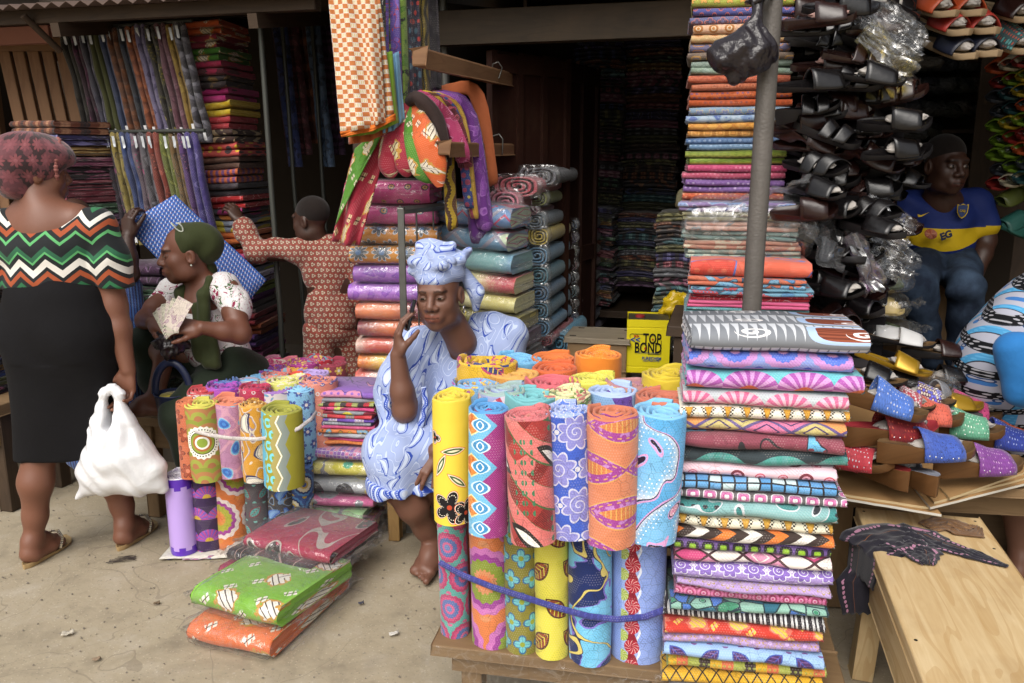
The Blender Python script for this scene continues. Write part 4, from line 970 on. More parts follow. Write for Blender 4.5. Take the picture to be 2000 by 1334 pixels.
SR = [('thick grey leaf and ammonite print', mat_ammonite(), 1.75, dict(n=1, kind='rolled flat cloth', dx=.008)), ('periwinkle honeycomb print with blue targets', S_('rings', '8a9cdc', 'e6a8d8', '4058c0', '5a78d8', 'c890d0', s=9), 1.35, dict(n=1, kind='rolled flat cloth')),
    ('turquoise, orange and violet shell print', S_('fan', '6fc4cc', 'b05ab0', 'd8a0d8', 'e06a3c', s=8), 1.5, dict(n=1, dx=.006)), ('rose and grey scalloped print', S_('fan', 'c0c8cc', 'd86a94', 'e8b8c8', '8a94a0', s=9), 1.15, dict(n=1)),
    ('cream print with black checker wedges', S_('zigu', 'f0ead8', '1c1a1a', 'b88428', 'd8a038', s=22), .95, dict(n=1, dx=-.012)), ('purple and peach lattice print', S_('diamond', '6a5a90', '4a3a68', 'e8a060', 'd87aa0', 'c8b878', s=9, asp=1.5), 1.0, dict(n=1, dx=-.01)),
    ('maroon print with blue and yellow ribbons', S_('org', '2a2a30', '8c4454', '6ab4dc', 'e0b040', '8c4454', s=5), 1.2, dict(n=1, dx=.0)), ('teal print with purple banded flowers', S_('fan', '2c3a40', '4a9a90', '5a9c98', '6a3a90', s=7), 1.15, dict(n=1)),
    ('pale pink print with crimson stars', S_('dots', 'f2ccd8', 'c83a58', '7a3040', 's'[0:0] or 'f0b0c4', s=19, r=.27), 1.0, dict(n=1, dx=-.008)), ('black and blue print with honeycomb patches', S_('hexa', '20242a', '5a9ad0', '6aa8dc', 'c8e0e4', s=34), .95, dict(n=1)),
    ('white print with pink rounded squares', S_('squares', 'f0ecee', 'c8609c', 'd080b0', 'f0ecee', '6a6468', s=25), .85, dict(n=1)), ('dark teal print with violet plumes', S_('org', 'd0d8dc', '2c3238', '3f8c8a', '6a3a9a', '8ab8b8', s=6), 1.2, dict(n=1)),
    ('cream print with amber stepped pyramids', S_('zigu', 'efe8d0', '242020', 'b88428', 'd0a040', s=20), .95, dict(n=1, dx=-.006)), ('brown print with orange fields and white hatching', S_('zigv', '3a2c28', 'e07a30', '3a2c28', 'e8e4dc', s=8, amp=.5), 1.0, dict(n=1)),
    ('black and lime print with violet crosses', S_('squares', '9ac838', '86b030', '2a2430', '1e1a22', '6a5090', s=27), .9, dict(n=1)), ('pink and cream argyle print', S_('diamond', '4a2c34', 'eee4dc', 'c8487c', 'd890b0', s=12, asp=1.2), .95, dict(n=1)),
    ('lilac print with white curls and pebbles', S_('spiral', 'a890d0', '8a6cc0', 'e6e6f0', 'e0d8f0', s=17), 1.35, dict(n=1)), ('pale violet print with ochre rosettes', S_('flower', 'b89cd0', 'c8b0dc', 'b09858', 'c0a0d8', s=22, n=8), .65, dict(n=1, dx=.01)),
    ('rose print with bubble rings', S_('rings', '9a3a5c', 'c85a8c', 'e0b0c8', 'a83c68', 'd87aa8', s=30), .95, dict(n=1)), ('teal and blue cobblestone print', S_('cells', '1c3a44', '3f8c6c', '3f70c0', '8ab8a8', '2c6a80', s=26), .85, dict(n=1)),
    ('black print with white wavy dots', S_('wave', '26222a', 'e6e4e4', '2a262e', 'd8d8d8', '26222a', s=40), 1.0, dict(n=1)), ('scarlet print with yellow and pink figures', S_('motif', 'cc3a2c', 'e8c050', 'e89a90', 'd8705c', s=10), 1.0, dict(n=1)),
    ('violet print with golden rosettes', S_('flower', 'b49ad0', 'a88cc8', 'b8963c', 'c8b0e0', s=24, n=8), .8, dict(n=1)), ('sky blue print with plum seed pods', S_('leaf', '9cc0ea', '4a2c60', '3c54a8', '7a5a98', s=13), 1.05, dict(n=1)),
    ('olive, brown and yellow woven-block print', S_('stripe', 'a8b050', '3a2c28', 'd8a828', 'd8704a', s=9), 1.0, dict(n=1)), ('black and gold diamond print', S_('diamond', '201e20', 'd8a828', 'c89a20', s=30, asp=.6), 1.0, dict(n=1)), ('grey folded cloth print', S_('plain', '8a8a90', '7a7a80'), .9, dict(n=1))]
sc_ = PY(1510, 660, 1.97); sb_ = PY(1462, 1320, 1.9)
stack(SR, (sb_.x, sb_.y + .12, TZ - .03), R(-9), .375, .27, .945, 'the table-end stack', lean=((sc_.x - sb_.x) / .95, .02), wob=.011, jit=.008, kind='folded cloth', rf=1.5)
crm = MB(); crm.box((0, 0, 0), (.46, .36, .2)); 
ck = thing('wooden_crate', 'wooden crate under the tall print stack', 'crate', (sb_.x, sb_.y + .12, 0), R(-9))
for k in range(4):
    for y in (-.17, .17):
        mb = MB(); mb.box((0, 0, 0), (.44, .018, .046)); mb.build('slat', W_MID, ck, False, (0, y, .026 + .051 * k), (0, 0, 0), .002)
mb = MB(); mb.box((0, 0, 0), (.44, .32, .012)); mb.build('lid', W_MID, ck, False, (0, 0, .203), (0, 0, 0), .002)
# ---------------------------------------------------------------- left side: tall stack, hanging cloths, roll cluster, packs on the ground
CR = 'e8dcc0'
def mo(a, b=CR, s=9): return F('motif', (a, b, '3a2014', 'c8963c'), s)
L1 = [('orange crest print', mo('c85a24'), 1), ('maroon crest print', mo('8a1f38'), 1), ('leaf green crest print', mo('3f7a20'), 1), ('crimson barred print', F('motif', ('a02048', '5a1428', '2a1018', '3a1a20'), 9), 1), ('charcoal gold-barred print', F('motif', ('2e2428', '8a6a30', '2a1018', '5a4424'), 12), 1),
    ('magenta print with black dots', F('dots', ('b02870', '30202c', '982060'), 14, r=.2), 1.1), ('yellow feathered print', F('scale', ('d8b820', 'e0c43c', 'd0ac18', 'e4cc50'), 18), 1.1, dict(lift=.012)), ('red twig print', F('org', ('c87078', 'b02834', 'a8202c', 'b8303c'), 12), 1), ('dark brown chain print', F('wave', ('c8b08a', '3a2420', '3a2420', '42281f', '3a2420'), 9), 1),
    ('coral print with yellow spots', F('dots', ('d0504c', 'e0c030', '30242a'), 22, r=.3), 1.1), ('mocha leaf print', F('leaf', ('5a3a2c', '6a4636', '7a5848', '5a3a2c'), 14), 1), ('orange and violet bead stripe print', F('stripe', ('d8703a', '6a4a90', 'd8703a', '5a4088'), 18), 1.1), ('black firework print', F('fan', ('26222a', '3a343c', '4a4048', '2a262c'), 9), 1.05),
    ('red print with pale strokes', F('org', ('e0a0a0', 'b81f24', 'c02a2c', 'b01a20'), 9), 1), ('slate print with pink moons', F('dots', ('4c5058', 'b03878', 'd8843c'), 9, r=.4), .95), ('silver grey print with yellow moons', F('dots', ('8a94a4', 'd8c840', '9aa4b4'), 8, r=.42), .95), ('tangerine plain print', F('plain', ('d07038', 'c86830')), .9), ('red and lime patched print', F('org', ('7a2020', 'c03028', 'a8c080', 'b82a28'), 8), .85),
    ('hot pink print with red suns', F('dots', ('d04c88', 'c83828', 'd85a90'), 8, r=.36), .95), ('grey print with lime moons', F('dots', ('7c8290', 'a8b040', '8a90a0'), 8, r=.4), .8), ('violet and white paisley print', F('paisley', ('d8d0e0', '4a2c78', '6a4a98', 'c0b0d8'), 16), .9), ('lime lattice print', F('diamond', ('6a8a38', 'a8b868', '98ac58'), 26), .9), ('plum plain print', F('plain', ('7a4a88', '6c3c7a')), .7), ('grey brown print', F('plain', ('6a6060', '585050')), .8),
    ('wine red print', F('org', ('4a2024', '8c2430', '7a1c28', '8c2430'), 10), .9), ('burnt orange print', F('scale', ('9a4a20', '8a3c18', 'a85828', '90421c'), 16), .9), ('deep violet print', F('paisley', ('5a3478', '2c1848', '7a549a', '4c2868'), 16), 1), ('magenta dusk print', F('diamond', ('4a1838', '8c2c68', '7a2058'), 22), .9), ('khaki lattice print', F('diamond', ('5a5434', '8a8454', '7a744a'), 24), .9), ('dusty mauve print', F('plain', ('7a5a70', '684a60')), .9),
    ('copper print', F('scale', ('8c4a24', '7a3c1c', '9a5630', '84421f'), 14), 1), ('purple check print', F('squares', ('6a3a78', '4c2858', '7a4a88', '3c2048'), 24), 1), ('navy and lilac brick print', F('squares', ('26264c', '5a5890', '30305c', '26264c'), 20), 1), ('oxblood print', F('org', ('3a1820', '6a2028', '5a1820', '6a2028'), 9), 1), ('moss print', F('leaf', ('3c4030', '585c40', '6a6c4c', '3c4030'), 14), .9)]
c = PY(455, 300, 4.45); zt = PY(455, 44, 4.3).z
stack(L1, (c.x + .02, c.y, .1), GY + R(8), .30, .36, zt - .1, 'the tallest left stack', lean=(-.055, 0), wob=.014, jit=.016, n=2, endlift=.006)
# dim stacks around it
def auto(n, seed, dark=.8, kinds=('org', 'scale', 'leaf', 'diamond', 'dots', 'paisley', 'flower', 'wave', 'squares', 'stripe'), names=None, coat=0):
    rnd = random.Random(seed); out = []; hues = [('navy', '20284a', '525e90'), ('teal', '2a545c', '6c9898'), ('plum', '482848', '8c6c90'), ('rust', '6c3824', 'a87858'), ('olive', '4a4a28', '8c8858'), ('crimson', '6c2030', 'a86870'), ('grey', '4c4e54', '8c9098'), ('ochre', '84602c', 'b89c64'), ('indigo', '302c5c', '7874a8'), ('rose', '844460', 'b88c98'), ('brown', '3c2a22', '7c6450'), ('green', '32543a', '74947c')]
    pn = dict(org='marbled', scale='scaled', leaf='leafy', diamond='diamond', dots='spotted', paisley='paisley', flower='flowered', wave='waved', squares='checked', stripe='striped')
    pool = [(h, k) for h in hues for k in kinds]; rnd.shuffle(pool)
    for i in range(n):
        h, k = pool[i % len(pool)]; s = {'org': 9, 'wave': 9, 'stripe': 12}.get(k, 16)
        out.append(('%s %s print' % (h[0], pn[k]), F(k, (h[1], h[2], h[1], '2a2428'), s, coat=coat), rnd.uniform(.75, 1.15)))
    return out
c = PY(135, 300, 4.35); zt = PY(150, 236, 4.3).z
stack(auto(22, 3), (c.x - .02, c.y, .45), GY + R(-14), .36, .32, zt - .45, 'the slatted-panel stack', wob=.006)
c = PY(290, 600, 4.0); stack(auto(9, 8) , (c.x - .02, c.y + .05, .35), GY, .34, .3, PY(290, 515, 4).z - .35, 'the stack behind the seller', wob=.01)
cp = PY(8, 700, 3.75); stack(auto(24, 12), (cp.x - .14, cp.y, .5), GY, .36, .3, .75, 'the pile beyond the black skirt', wob=.008)
tb = thing('plank_bench', 'old plank bench under the pile beyond the black skirt', 'bench', (cp.x - .2, cp.y, 0), GY)
mb = MB(); mb.box((0, 0, 0), (.75, .4, .05)); mb.build('top', W_MID, tb, False, (0, 0, .472), (0, 0, 0), .004)
mb = MB(); mb.box((0, 0, 0), (.7, .03, .13)); mb.build('apron', W_MID, tb, False, (0, -.18, .38), (0, 0, 0), .004)
for x in (-.3, .33):
    for y in (-.14, .15): mb = MB(); mb.box((0, 0, 0), (.06, .06, .45)); mb.build('leg', W_DARK, tb, False, (x, y, .225), (0, 0, 0), .004)
# long cloths hanging folded from two rails, each with silver stickers
SIL = solid('silver_sticker', 'c8ccd0', .35, .6, .4, bs=.6, bd=.003); WST = solid('white_sticker', 'd8d8d8', .5, .3)
def hang(desc, mat, p, H, w, tl, sticker=True, group='cloths hanging on the left rails', rz=0, name='hanging_cloth', nf=2, lean=0):
    r = thing(name, desc, 'cloth', p, rz, group); mb = MB(); sdn = sd_()
    for k in range(nf):
        cx = (k - (nf - 1) / 2) * w / nf; ro = random.Random(sdn).uniform(-.02, .02); P = []; UV = []; m_ = 14
        for i in range(m_ + 1):
            f = i / m_; z = -H * f; g = min(1, f * 6 + .25); row = []; ur = []
            for j in range(9):
                a = 2 * math.pi * j / 8; wx = w / nf * .56 * (.9 + .12 * nz(f * 5 + sdn, k)); wy = .032 * g
                row.append((cx + math.cos(a) * wx + .01 * nz(f * 3, sdn + k) + lean * f, math.sin(a) * wy + ro + .014 * nz(f * 4, sdn + k, 7), z + (.012 * (1 - abs(math.cos(a))) if i == 0 else 0))); ur.append((a * w * .16 + k * .3, -z))
            P.append(row); UV.append(ur)
        mb.grid(P, UV); mb.face(P[-1][:-1]); mb.face(P[0][:-1][::-1])
    mb.build('cloth', mat, r)
    if sticker:
        rnd = random.Random(sdn)
        for sx, sz, hh, mt_ in ((rnd.uniform(-.2, .3) * w, -.01, .055, SIL), (rnd.uniform(-.1, .35) * w, -H + .06, .05, WST)):
            b = MB(); crumple_sheet(b, (sx + lean * (-sz / H), -.041, sz), (lean * .1, 0, -hh), (.013, 0, 0), 6, 3, .004, sdn); b.build('sticker', mt_, r)
    return r
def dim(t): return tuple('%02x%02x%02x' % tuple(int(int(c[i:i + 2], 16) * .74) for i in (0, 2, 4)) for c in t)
hc = [('olive black', 'org', ('1e1c16', '4a4630', '2c2a1c')), ('wine', 'org', ('3a1830', '8c3468', '5a2048')), ('slate lilac', 'wave', ('4a4a5c', '8a88a0', '5a586c')), ('olive', 'plain', ('5c602c', '4c5020')), ('denim blue', 'stripe', ('4a5a80', '5a6c98', '3c4a70')), ('rust brown', 'scale', ('6a3c24', '9a5a34', '7c4828')), ('petrol', 'org', ('2c3440', '506078', '38445a')),
    ('orange', 'scale', ('a0522c', 'c06a3a', '8c4424')), ('lavender', 'paisley', ('8a80a8', '4a4068', 'b0a8c8', '7a7098')), ('black and yellow', 'org', ('26241c', 'a89838', '4c481f')), ('dusky rose', 'leaf', ('7a4858', 'a07080', '5a3040', '8c5c6c')), ('mustard and brown', 'dots', ('a88428', '4a2c18', 'c8a440')), ('silver black', 'scale', ('3a3840', '9a98a4', '5c5a64'))]
hl = ['long %s folded cloth with silver stickers hanging on the upper left rail' % h[0] for h in hc]
for i, (nm, pt_, cc) in enumerate(hc):
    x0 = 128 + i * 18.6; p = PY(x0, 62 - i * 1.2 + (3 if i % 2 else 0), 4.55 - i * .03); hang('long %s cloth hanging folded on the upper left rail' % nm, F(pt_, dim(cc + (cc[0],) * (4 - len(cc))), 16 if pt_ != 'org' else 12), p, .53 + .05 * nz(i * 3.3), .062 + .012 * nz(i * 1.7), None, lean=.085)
hd = [('green and black', 'leaf', ('2c3420', '7a8a3c', '4a5828')), ('magenta grey', 'org', ('3c3444', 'a04078', '5c5264')), ('gold paisley', 'paisley', ('b09c48', '5a4a20', '8c7a34')), ('cobalt', 'wave', ('2c4078', '4a64a8', '38508c')), ('pink and grey', 'org', ('6a5868', 'c04c84', '8c7c88')), ('grey lace', 'cells', ('4a4850', '8c8a94', '6a6870')), ('brick red', 'org', ('9a3c2c', 'c86048', '7a2c20')), ('lime leaf', 'leaf', ('7a8434', 'b0b450', '5c6424')), ('tan and teal', 'paisley', ('8c6c3c', '4a3c20', '3c6c68')), ('violet rose', 'org', ('6a4488', 'b07098', '4c2c68')), ('purple bead', 'dots', ('4a3c90', '8c84c8', '5c4ca0'))]
for i, (nm, pt_, cc) in enumerate(hd):
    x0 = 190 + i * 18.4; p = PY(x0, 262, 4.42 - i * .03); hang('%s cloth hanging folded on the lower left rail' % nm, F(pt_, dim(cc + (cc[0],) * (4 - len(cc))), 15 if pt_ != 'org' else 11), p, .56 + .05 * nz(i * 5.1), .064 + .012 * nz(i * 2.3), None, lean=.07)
for lab, a, b in (('thin dark rail holding the upper row of hanging cloths', PY(115, 58, 4.57), PY(375, 40, 4.18)), ('thin dark rail holding the lower row of hanging cloths', PY(172, 258, 4.46), PY(400, 255, 4.08))):
    mb = MB(); mb.tube([(0, 0, 0), b - a], .009, 8); tag(mb.build('hanging_rail', MATS['dark_rod'], loc=a), lab, 'rail')
# dim cloths hanging deep in the left shop
for i in range(9):
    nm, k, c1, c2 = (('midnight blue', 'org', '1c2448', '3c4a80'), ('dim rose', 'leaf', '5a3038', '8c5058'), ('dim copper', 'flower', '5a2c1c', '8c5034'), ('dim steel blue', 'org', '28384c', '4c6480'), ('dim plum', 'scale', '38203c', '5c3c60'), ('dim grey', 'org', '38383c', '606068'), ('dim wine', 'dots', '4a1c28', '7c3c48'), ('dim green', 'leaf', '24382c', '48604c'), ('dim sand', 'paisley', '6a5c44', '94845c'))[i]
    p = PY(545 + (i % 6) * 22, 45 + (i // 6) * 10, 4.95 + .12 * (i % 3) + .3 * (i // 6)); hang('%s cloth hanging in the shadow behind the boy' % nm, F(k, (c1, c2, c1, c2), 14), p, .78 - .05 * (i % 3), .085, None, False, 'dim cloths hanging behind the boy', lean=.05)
a = PY(530, 40, 4.95); b = PY(700, 40, 4.9); mb = MB(); mb.tube([(0, 0, 0), b - a], .01, 8); tag(mb.build('hanging_rail', MATS['dark_rod'], loc=a), 'dark rail deep in the left shop above the boy', 'rail')
# ---------------------------------------------------------------- left cluster of rolls
RH = .305
gl = [('orange brown rolled print with white dotted arcs', [F('flower', ('c86a44', 'a84c30', '6a2c20', 'd88060'), 14), F('plain', ('c86a44', 'd07a50'))], 371, 790, .04), ]
def mat_target():
    m = begin('olive_target_print'); u, v, _ = sep(coords('UV')); o = coords('Object'); X, Y, Z = sep(o); x = (at2(Y, X) + 1.45) * .058; y = Z - .16; d = ln(x, y); an = at2(y, x)
    c = p_scale(u, v, ['a8704c', '9aa048', 'b07a50', '8c9440'], 16); e = .06 + tri(an * 3.2) * .006
    c = mix(c, 'f0ece0', lt(d, e)); c = mix(c, '2a2820', lt(ab(d - .052), .0025) * lt(fract(an * 5.5), .45)); c = mix(c, '2a3018', lt(d, .045)); c = mix(c, '8c9a3c', lt(d, .042)); c = mix(c, 'b06a3c', lt(d, .033)); c = mix(c, 'f0ece0', lt(d, .025)); c = mix(c, '8ca040', lt(d, .018))
    finish(c, .8, .25, nrm=bump(tnoise(o, 30, 3), .25, .005)); return m
def mat_zigteal():
    m = begin('olive_teal_zigzag'); u, v, _ = sep(coords('UV')); P_ = .13; z = tri(v / .085) * .018; a = fract((u - .15) / .36) * .36
    q = a + z; c = mix('9a9434', '9c9638', 0.0); net = lt(fract(u * 150.0), .5) + lt(fract(v * 150.0), .5); c = mix(c, mix('74c4d8', '4a90c0', mn(net, 1.0) * .6), lt(q, .05)); x, y, i, j = cell(u, v, 23.0, .5); d = ln(x, y); dd = lt(ab(q - .075), .022)
    c = mix(c, '7accd8', lt(d, .42) * dd); c = mix(c, '8a9a34', lt(mx(ab(x), ab(y)), .16) * dd); c = mix(c, 'a89c60', lt(ab(q - .105), .012)); c = mix(c, 'f2eedc', lt(ab(q - .118), .003)); c = mix(c, '8c9690', gt(q, .122) * lt(q, .15)); finish(c, .8, .25, nrm=bump(tnoise(vec(u, v), 26, 3), .25, .005)); return m
gu = [('orange brown rolled print with white dotted arcs', [F('flower', ('c86a44', 'a84c30', '6a2c20', 'd88060'), 14), F('plain', ('c86a44', 'd07a50'))], 364, 786, .036), ('olive rolled print with a big white target', [mat_target(), F('plain', ('d0cc60', 'c8c04c'))], 399, 788, .054), ('pink rolled print with blue drops and a paper label', [F('drops', ('c08ab0', 'd8a0b8', '8cc8e6', '4a8cd8', '3c6cc0'), 13), F('plain', ('e08a6c', 'd87c60'))], 443, 782, .057),
    ('amber rolled print with blue paisley medallions', [F('paisley', ('d89a30', '38345c', '4a7ad0', 'e8e0d0'), 9), F('dots', ('d8a040', 'e8d8b0', '9a6a28'), 40)], 494, 790, .046), ('olive and turquoise zigzag rolled print', [mat_zigteal(), F('plain', ('a8a840', '98983c'))], 548, 798, .064)]
GZ = RH + .035; GT = GZ + RH - .01
for lab, mats, px, py, Rr in gu:
    p = PZ(px, py, GT); roll(lab, (p.x, p.y, GZ), Rr * (1.1 if Rr < .07 else 1), GT - GZ, mats, 2.8, (0, R(random.Random(px).uniform(-1.5, 1.5))), 0, group='rolls of the left cluster', a0=1.5)
gtop = [('red and blue roll end', 'c04048'), ('violet silk roll end', 'b048b8'), ('silver grey wrapped roll end', 'a8a0b4'), ('crimson roll end with navy core', 'c02450'), ('lilac leafy roll end', '9c70b8'), ('lime yellow roll end', 'd8d870'), ('sky blue roll end with red diamonds', '8cc4e8'), ('scarlet and grey roll end', 'c84848'), ('light blue striped roll end', '78b4e0'), ('salmon roll end', 'e0786c'), ('vermilion roll end', 'e05440'), ('coral peach roll end', 'e08c78'),
    ('lime green roll end', 'b0c050'), ('deep violet roll end', '7a3aa0'), ('amber striped roll end', 'e0a838'), ('raspberry roll end', 'c83a78'), ('lilac film-wrapped roll end', 'b8a0dc'), ('magenta roll end', 'a82c88'), ('dusty pink roll end', 'd87888'), ('cherry red roll end', 'b82038'), ('multicolour speckled roll end', 'c07890'), ('blue floral roll end', '5a80c0'), ('wine red lace roll end', '8c2840')]
gpx = [(398, 757), (440, 752), (470, 745), (500, 755), (540, 752), (560, 742), (588, 752), (455, 728), (500, 730), (540, 730), (582, 732), (622, 742), (480, 716), (532, 718), (570, 712), (535, 706), (612, 722), (596, 705), (568, 699), (622, 700), (520, 700), (438, 740), (650, 703)]
for k, ((lab, hx), (px, py)) in enumerate(zip(gtop, gpx)):
    p = PZ(px, py + 6, GT); l = lin(hx); alt = ['e8d8c8', '3a4a9c', 'e0c050', '8c2c58', '60b0c8'][k % 5]; mat = F(('org', 'leaf', 'flower', 'dots')[k % 4], (hx, alt, hx, 'e6dcd8'), (16, 14, 18, 24)[k % 4])
    roll(lab + ' in the left cluster', (p.x, p.y, GZ), .058 + .008 * (k % 3), GT - GZ + .012 * (k % 2), [mat, F('org', (alt, hx, alt, hx), 30) if k % 2 else F('plain', (hx, hx))], 2.6, (0, 0), 0, group='rolls of the left cluster')
gb = [('lilac rolled pack with a violet paper border', None, 353, 1086, .05), ('purple rolled print with pink shell swirls', F('fan', ('3a2450', 'c04c98', '7a58c0', 'd8b040'), 11), 402, 1078, .056), ('orange rolled print with yellow fronds and dotted arcs', F('rings', ('d8783a', 'd87838', 'd8883c', 'a8a830', 'a04090', 'e8d8d0'), 5.5), 450, 1076, .06), ('grey rolled print with teal fern leaves', F('leaf', ('5a5458', '4a9490', '8c3040', '7ab8b0'), 13), 499, 1070, .05), ('charcoal rolled print with blue eyes and yellow scrolls', F('paisley', ('4a4a50', '3c6cc8', 'd0a838', '8cb4e0'), 12), 545, 1066, .052), ('blue and gold rolled print at the cluster edge', F('rings', ('3c5a98', '3c5a98', 'd0b040', 'e8e0c0', '2c3c70', '5a90c8'), 10), 588, 1060, .048)]
def mat_lilac():
    m = begin('lilac_pack'); X, Y, Z = sep(coords('Object')); e = tri(at2(Y, X) * 1.1); k = gt(ab(Z - .152), .118 + e * .0 + gt(e, .5) * .014); c = mix('b89ce0', '5a2cb0', k); finish(c, .35, .4, coat=.6, nrm=bump(tnoise(coords('Object'), 14, 3), .3, .006)); return m
for k, (lab, mt_, px, py, Rr) in enumerate(gb):
    f = PZ(px, py, .012); mm = [mat_lilac(), F('org', ('a8a0b8', 'd8d4e0', 'b8b0c8', 'e8e4ec'), 20)] if mt_ is None else [mt_, F('plain', (('c83858', 'c83858', 'b06050', '8c5060', 'c85840', '5a80c0')[k],) * 2)]
    roll(lab, (f.x, f.y + Rr, .012), Rr, RH + .015, mm, 2.6, (0, R(1) if k else 0), 0, group='rolls of the left cluster', a0=1.4)
for k in range(12):
    p = PZ(400 + 48 * (k % 5) , 1000 - 34 * (k // 5), .01); roll('plain rolled print of the hidden lower tier in the left cluster', (p.x + .02, p.y + .1, .01), .055, RH, [F('plain', (('a84060', '8c60a8', 'c89040')[k % 3],) * 2)] * 2, 2.0, group='hidden lower tier of the left cluster')
# ties, label, sacking
mb = MB(); pts = [PY(q[0], q[1], q[2] - .055) for q in ((356, 828, 3.12), (378, 842, 3.05), (410, 850, 3.0), (450, 856, 2.985), (500, 858, 2.985), (550, 852, 2.985), (585, 836, 3.0), (608, 818, 3.06), (618, 805, 3.2))]
sm = []
for i in range(len(pts) - 1):
    for k in range(4): sm.append(vlerp(pts[i], pts[i + 1], k / 4))
sm.append(pts[-1]); o0 = sm[0].copy(); mb.tube([p - o0 for p in sm], .0075, 8, flat=.4, up=(0, 0, 1)); tag(mb.build('cloth_strip', F('org', ('9a8a90', 'd8d0cc', 'e0dad4', 'd0c8c4'), 60), loc=o0), 'pale selvedge strip tied round the left roll cluster', 'strap')
p = PZ(443, 782, GT); lb = thing('paper_label', 'salmon paper label wrapped on the pink roll with blue drops', 'label', (p.x, p.y, GZ + .06)); 
def arc_patch(name, mat, parent, r, a0, a1, z0, z1, n=8):
    mb = MB(); P = []; UV = []
    for i in range(n + 1):
        a = a0 + (a1 - a0) * i / n; P.append([(r * math.cos(a), r * math.sin(a), z0), (r * math.cos(a), r * math.sin(a), z1)]); UV.append([(a * r, z0), (a * r, z1)])
    mb.grid(P, UV); return mb.build(name, mat, parent)
arc_patch('paper', F('org', ('d8a088', 'c87858', 'd08464', 'c87858'), 18), lb, .0605, -2.5, -1.35, 0, .155); arc_patch('stamp', solid('orange_stamp', 'c8703c', .8, .2), lb, .0612, -1.3, -.75, .03, .13)
b_ = sub_text('lettering', 'COBODECO', solid('brown_ink', '5a2c18', .8, .2), lb, .017, (.0612 * math.cos(-1.0), .0612 * math.sin(-1.0) - .001, .08)); b_.rotation_euler = (Matrix.Rotation(-1.0 + math.pi / 2, 3, 'Z') @ Matrix.Rotation(R(90), 3, 'X') @ Matrix.Rotation(R(-90), 3, 'Z')).to_euler()
q = PZ(400, 1083, .004); mb = MB(); crumple_sheet(mb, (-.16, .05, .006), (.42, .02, 0), (0, .2, 0), 16, 8, .005, 3); tag(mb.build('sacking', F('check', ('d8d4c8', 'c8c4b8', 'd0ccc0', 'bab6a8'), 60), loc=q, solid=.002), 'frayed white woven sacking under the lilac roll', 'sack')
q = PZ(375, 1090, .004); mb = MB(); crumple_sheet(mb, (-.03, 0, .004), (.11, .01, 0), (0, .045, 0), 8, 4, .004, 6); tag(mb.build('cloth_scrap', F('diamond', ('c8d0dc', '5a70b8', 'b87890'), 30), loc=q, solid=.001), 'blue and pink cloth scrap lying before the left roll cluster', 'scrap')
q = PZ(323, 1092, .003); mb = MB(); crumple_sheet(mb, (0, 0, .004), (.022, 0, 0), (0, .02, 0), 5, 4, .006, 9); tag(mb.build('cloth_scrap', solid('blue_scrap', '3a3f9c', .8, .2), loc=q), 'tiny blue scrap lying on the concrete near the white bag', 'scrap')
q = PZ(232, 1100, .003); mb = MB()
for k in range(5): crumple_sheet(mb, (-.05 + .006 * k, .012 * k, .002), (.1 - .008 * k, .028 - .003 * k, .0), (-.003, .006, 0), 6, 2, .003, 20 + k)
tag(mb.build('hair_tuft', solid('dark_fibre', '3c3430', .8, .3), loc=q), 'dark fibre tuft lying on the bare concrete', 'litter')
for k, (px, py, hx, s, lab) in enumerate(((120, 1240, 'b8b0a0', .035, 'pale torn paper scrap on the open concrete'), (300, 1180, '6a5a48', .02, 'brown leaf scrap before the lilac roll'), (760, 1240, 'c8c4bc', .03, 'white film scrap near the bare foot'), (700, 1180, '4c4c58', .018, 'dark cloth snippet near the bagged packs'), (180, 1290, '94806a', .022, 'tan cardboard crumb on the open concrete'))):
    mb = MB(); crumple_sheet(mb, (0, 0, .004), (s, s * .3, 0), (-s * .2, s * .7, 0), 6, 5, .006, 50 + k); tag(mb.build('litter_scrap', solid('scrap_%d' % k, hx, .85, .2), loc=PZ(px, py, .003), solid=.001), lab, 'litter')
# ---------------------------------------------------------------- middle stack: open folds above, bagged folds below
MS = [('violet and rose print', F('org', ('4a3078', '8a60b8', 'd88cb0', 'c8c0b0', '8a60b8'), 6), 1.4, dict(n=1)), ('grey print with yellow lobes', F('dots', ('8c8e98', 'e0d040', '98304c'), 9, r=.45), 1), ('black and red print', F('stripe', ('30282c', 'c83040', 'a8b068'), 14), .8), ('pink and lime print', F('org', ('a02c60', 'd84c88', 'c8d060', 'd84c88'), 9), .8), ('grey and yellow fleck print', F('dots', ('9498a0', 'e0d440', '8a1c38'), 11, r=.35), .9), ('red band print', F('stripe', ('c02c38', 'd04048', '8c9a90'), 9), .8), ('violet band print', F('stripe', ('6a48a8', '7c5ab8', 'd8ccd8'), 9), .8), ('silver mesh print', F('hexa', ('787c84', 'a8acb4', '9ca0a8'), 70), .8), ('rose mesh print', F('hexa', ('c04878', 'd8608c', 'cc5482'), 70), .8), ('amber and blue print', F('org', ('4a3828', 'e0b040', '78a0b8', 'd87c40'), 9), .8), ('grey moon print', F('dots', ('9a9ea8', '2c2a30', 'b8bcc4'), 8, r=.4), 1.1), ('hot pink mesh print', F('hexa', ('d04888', 'e0609c', 'd85494'), 70), .8), ('orange mesh print', F('hexa', ('c86c30', 'e08c4c', 'd88040'), 70), .8)]
c = PY(684, 800, 3.36); z0m = PY(684, 876, 3.22).z
stack(MS, (c.x - .01, c.y + .02, z0m), GY + R(8), .275, .26, PY(684, 774, 3.2).z - z0m, 'the small stack', n=1, wob=.008, jit=.008)
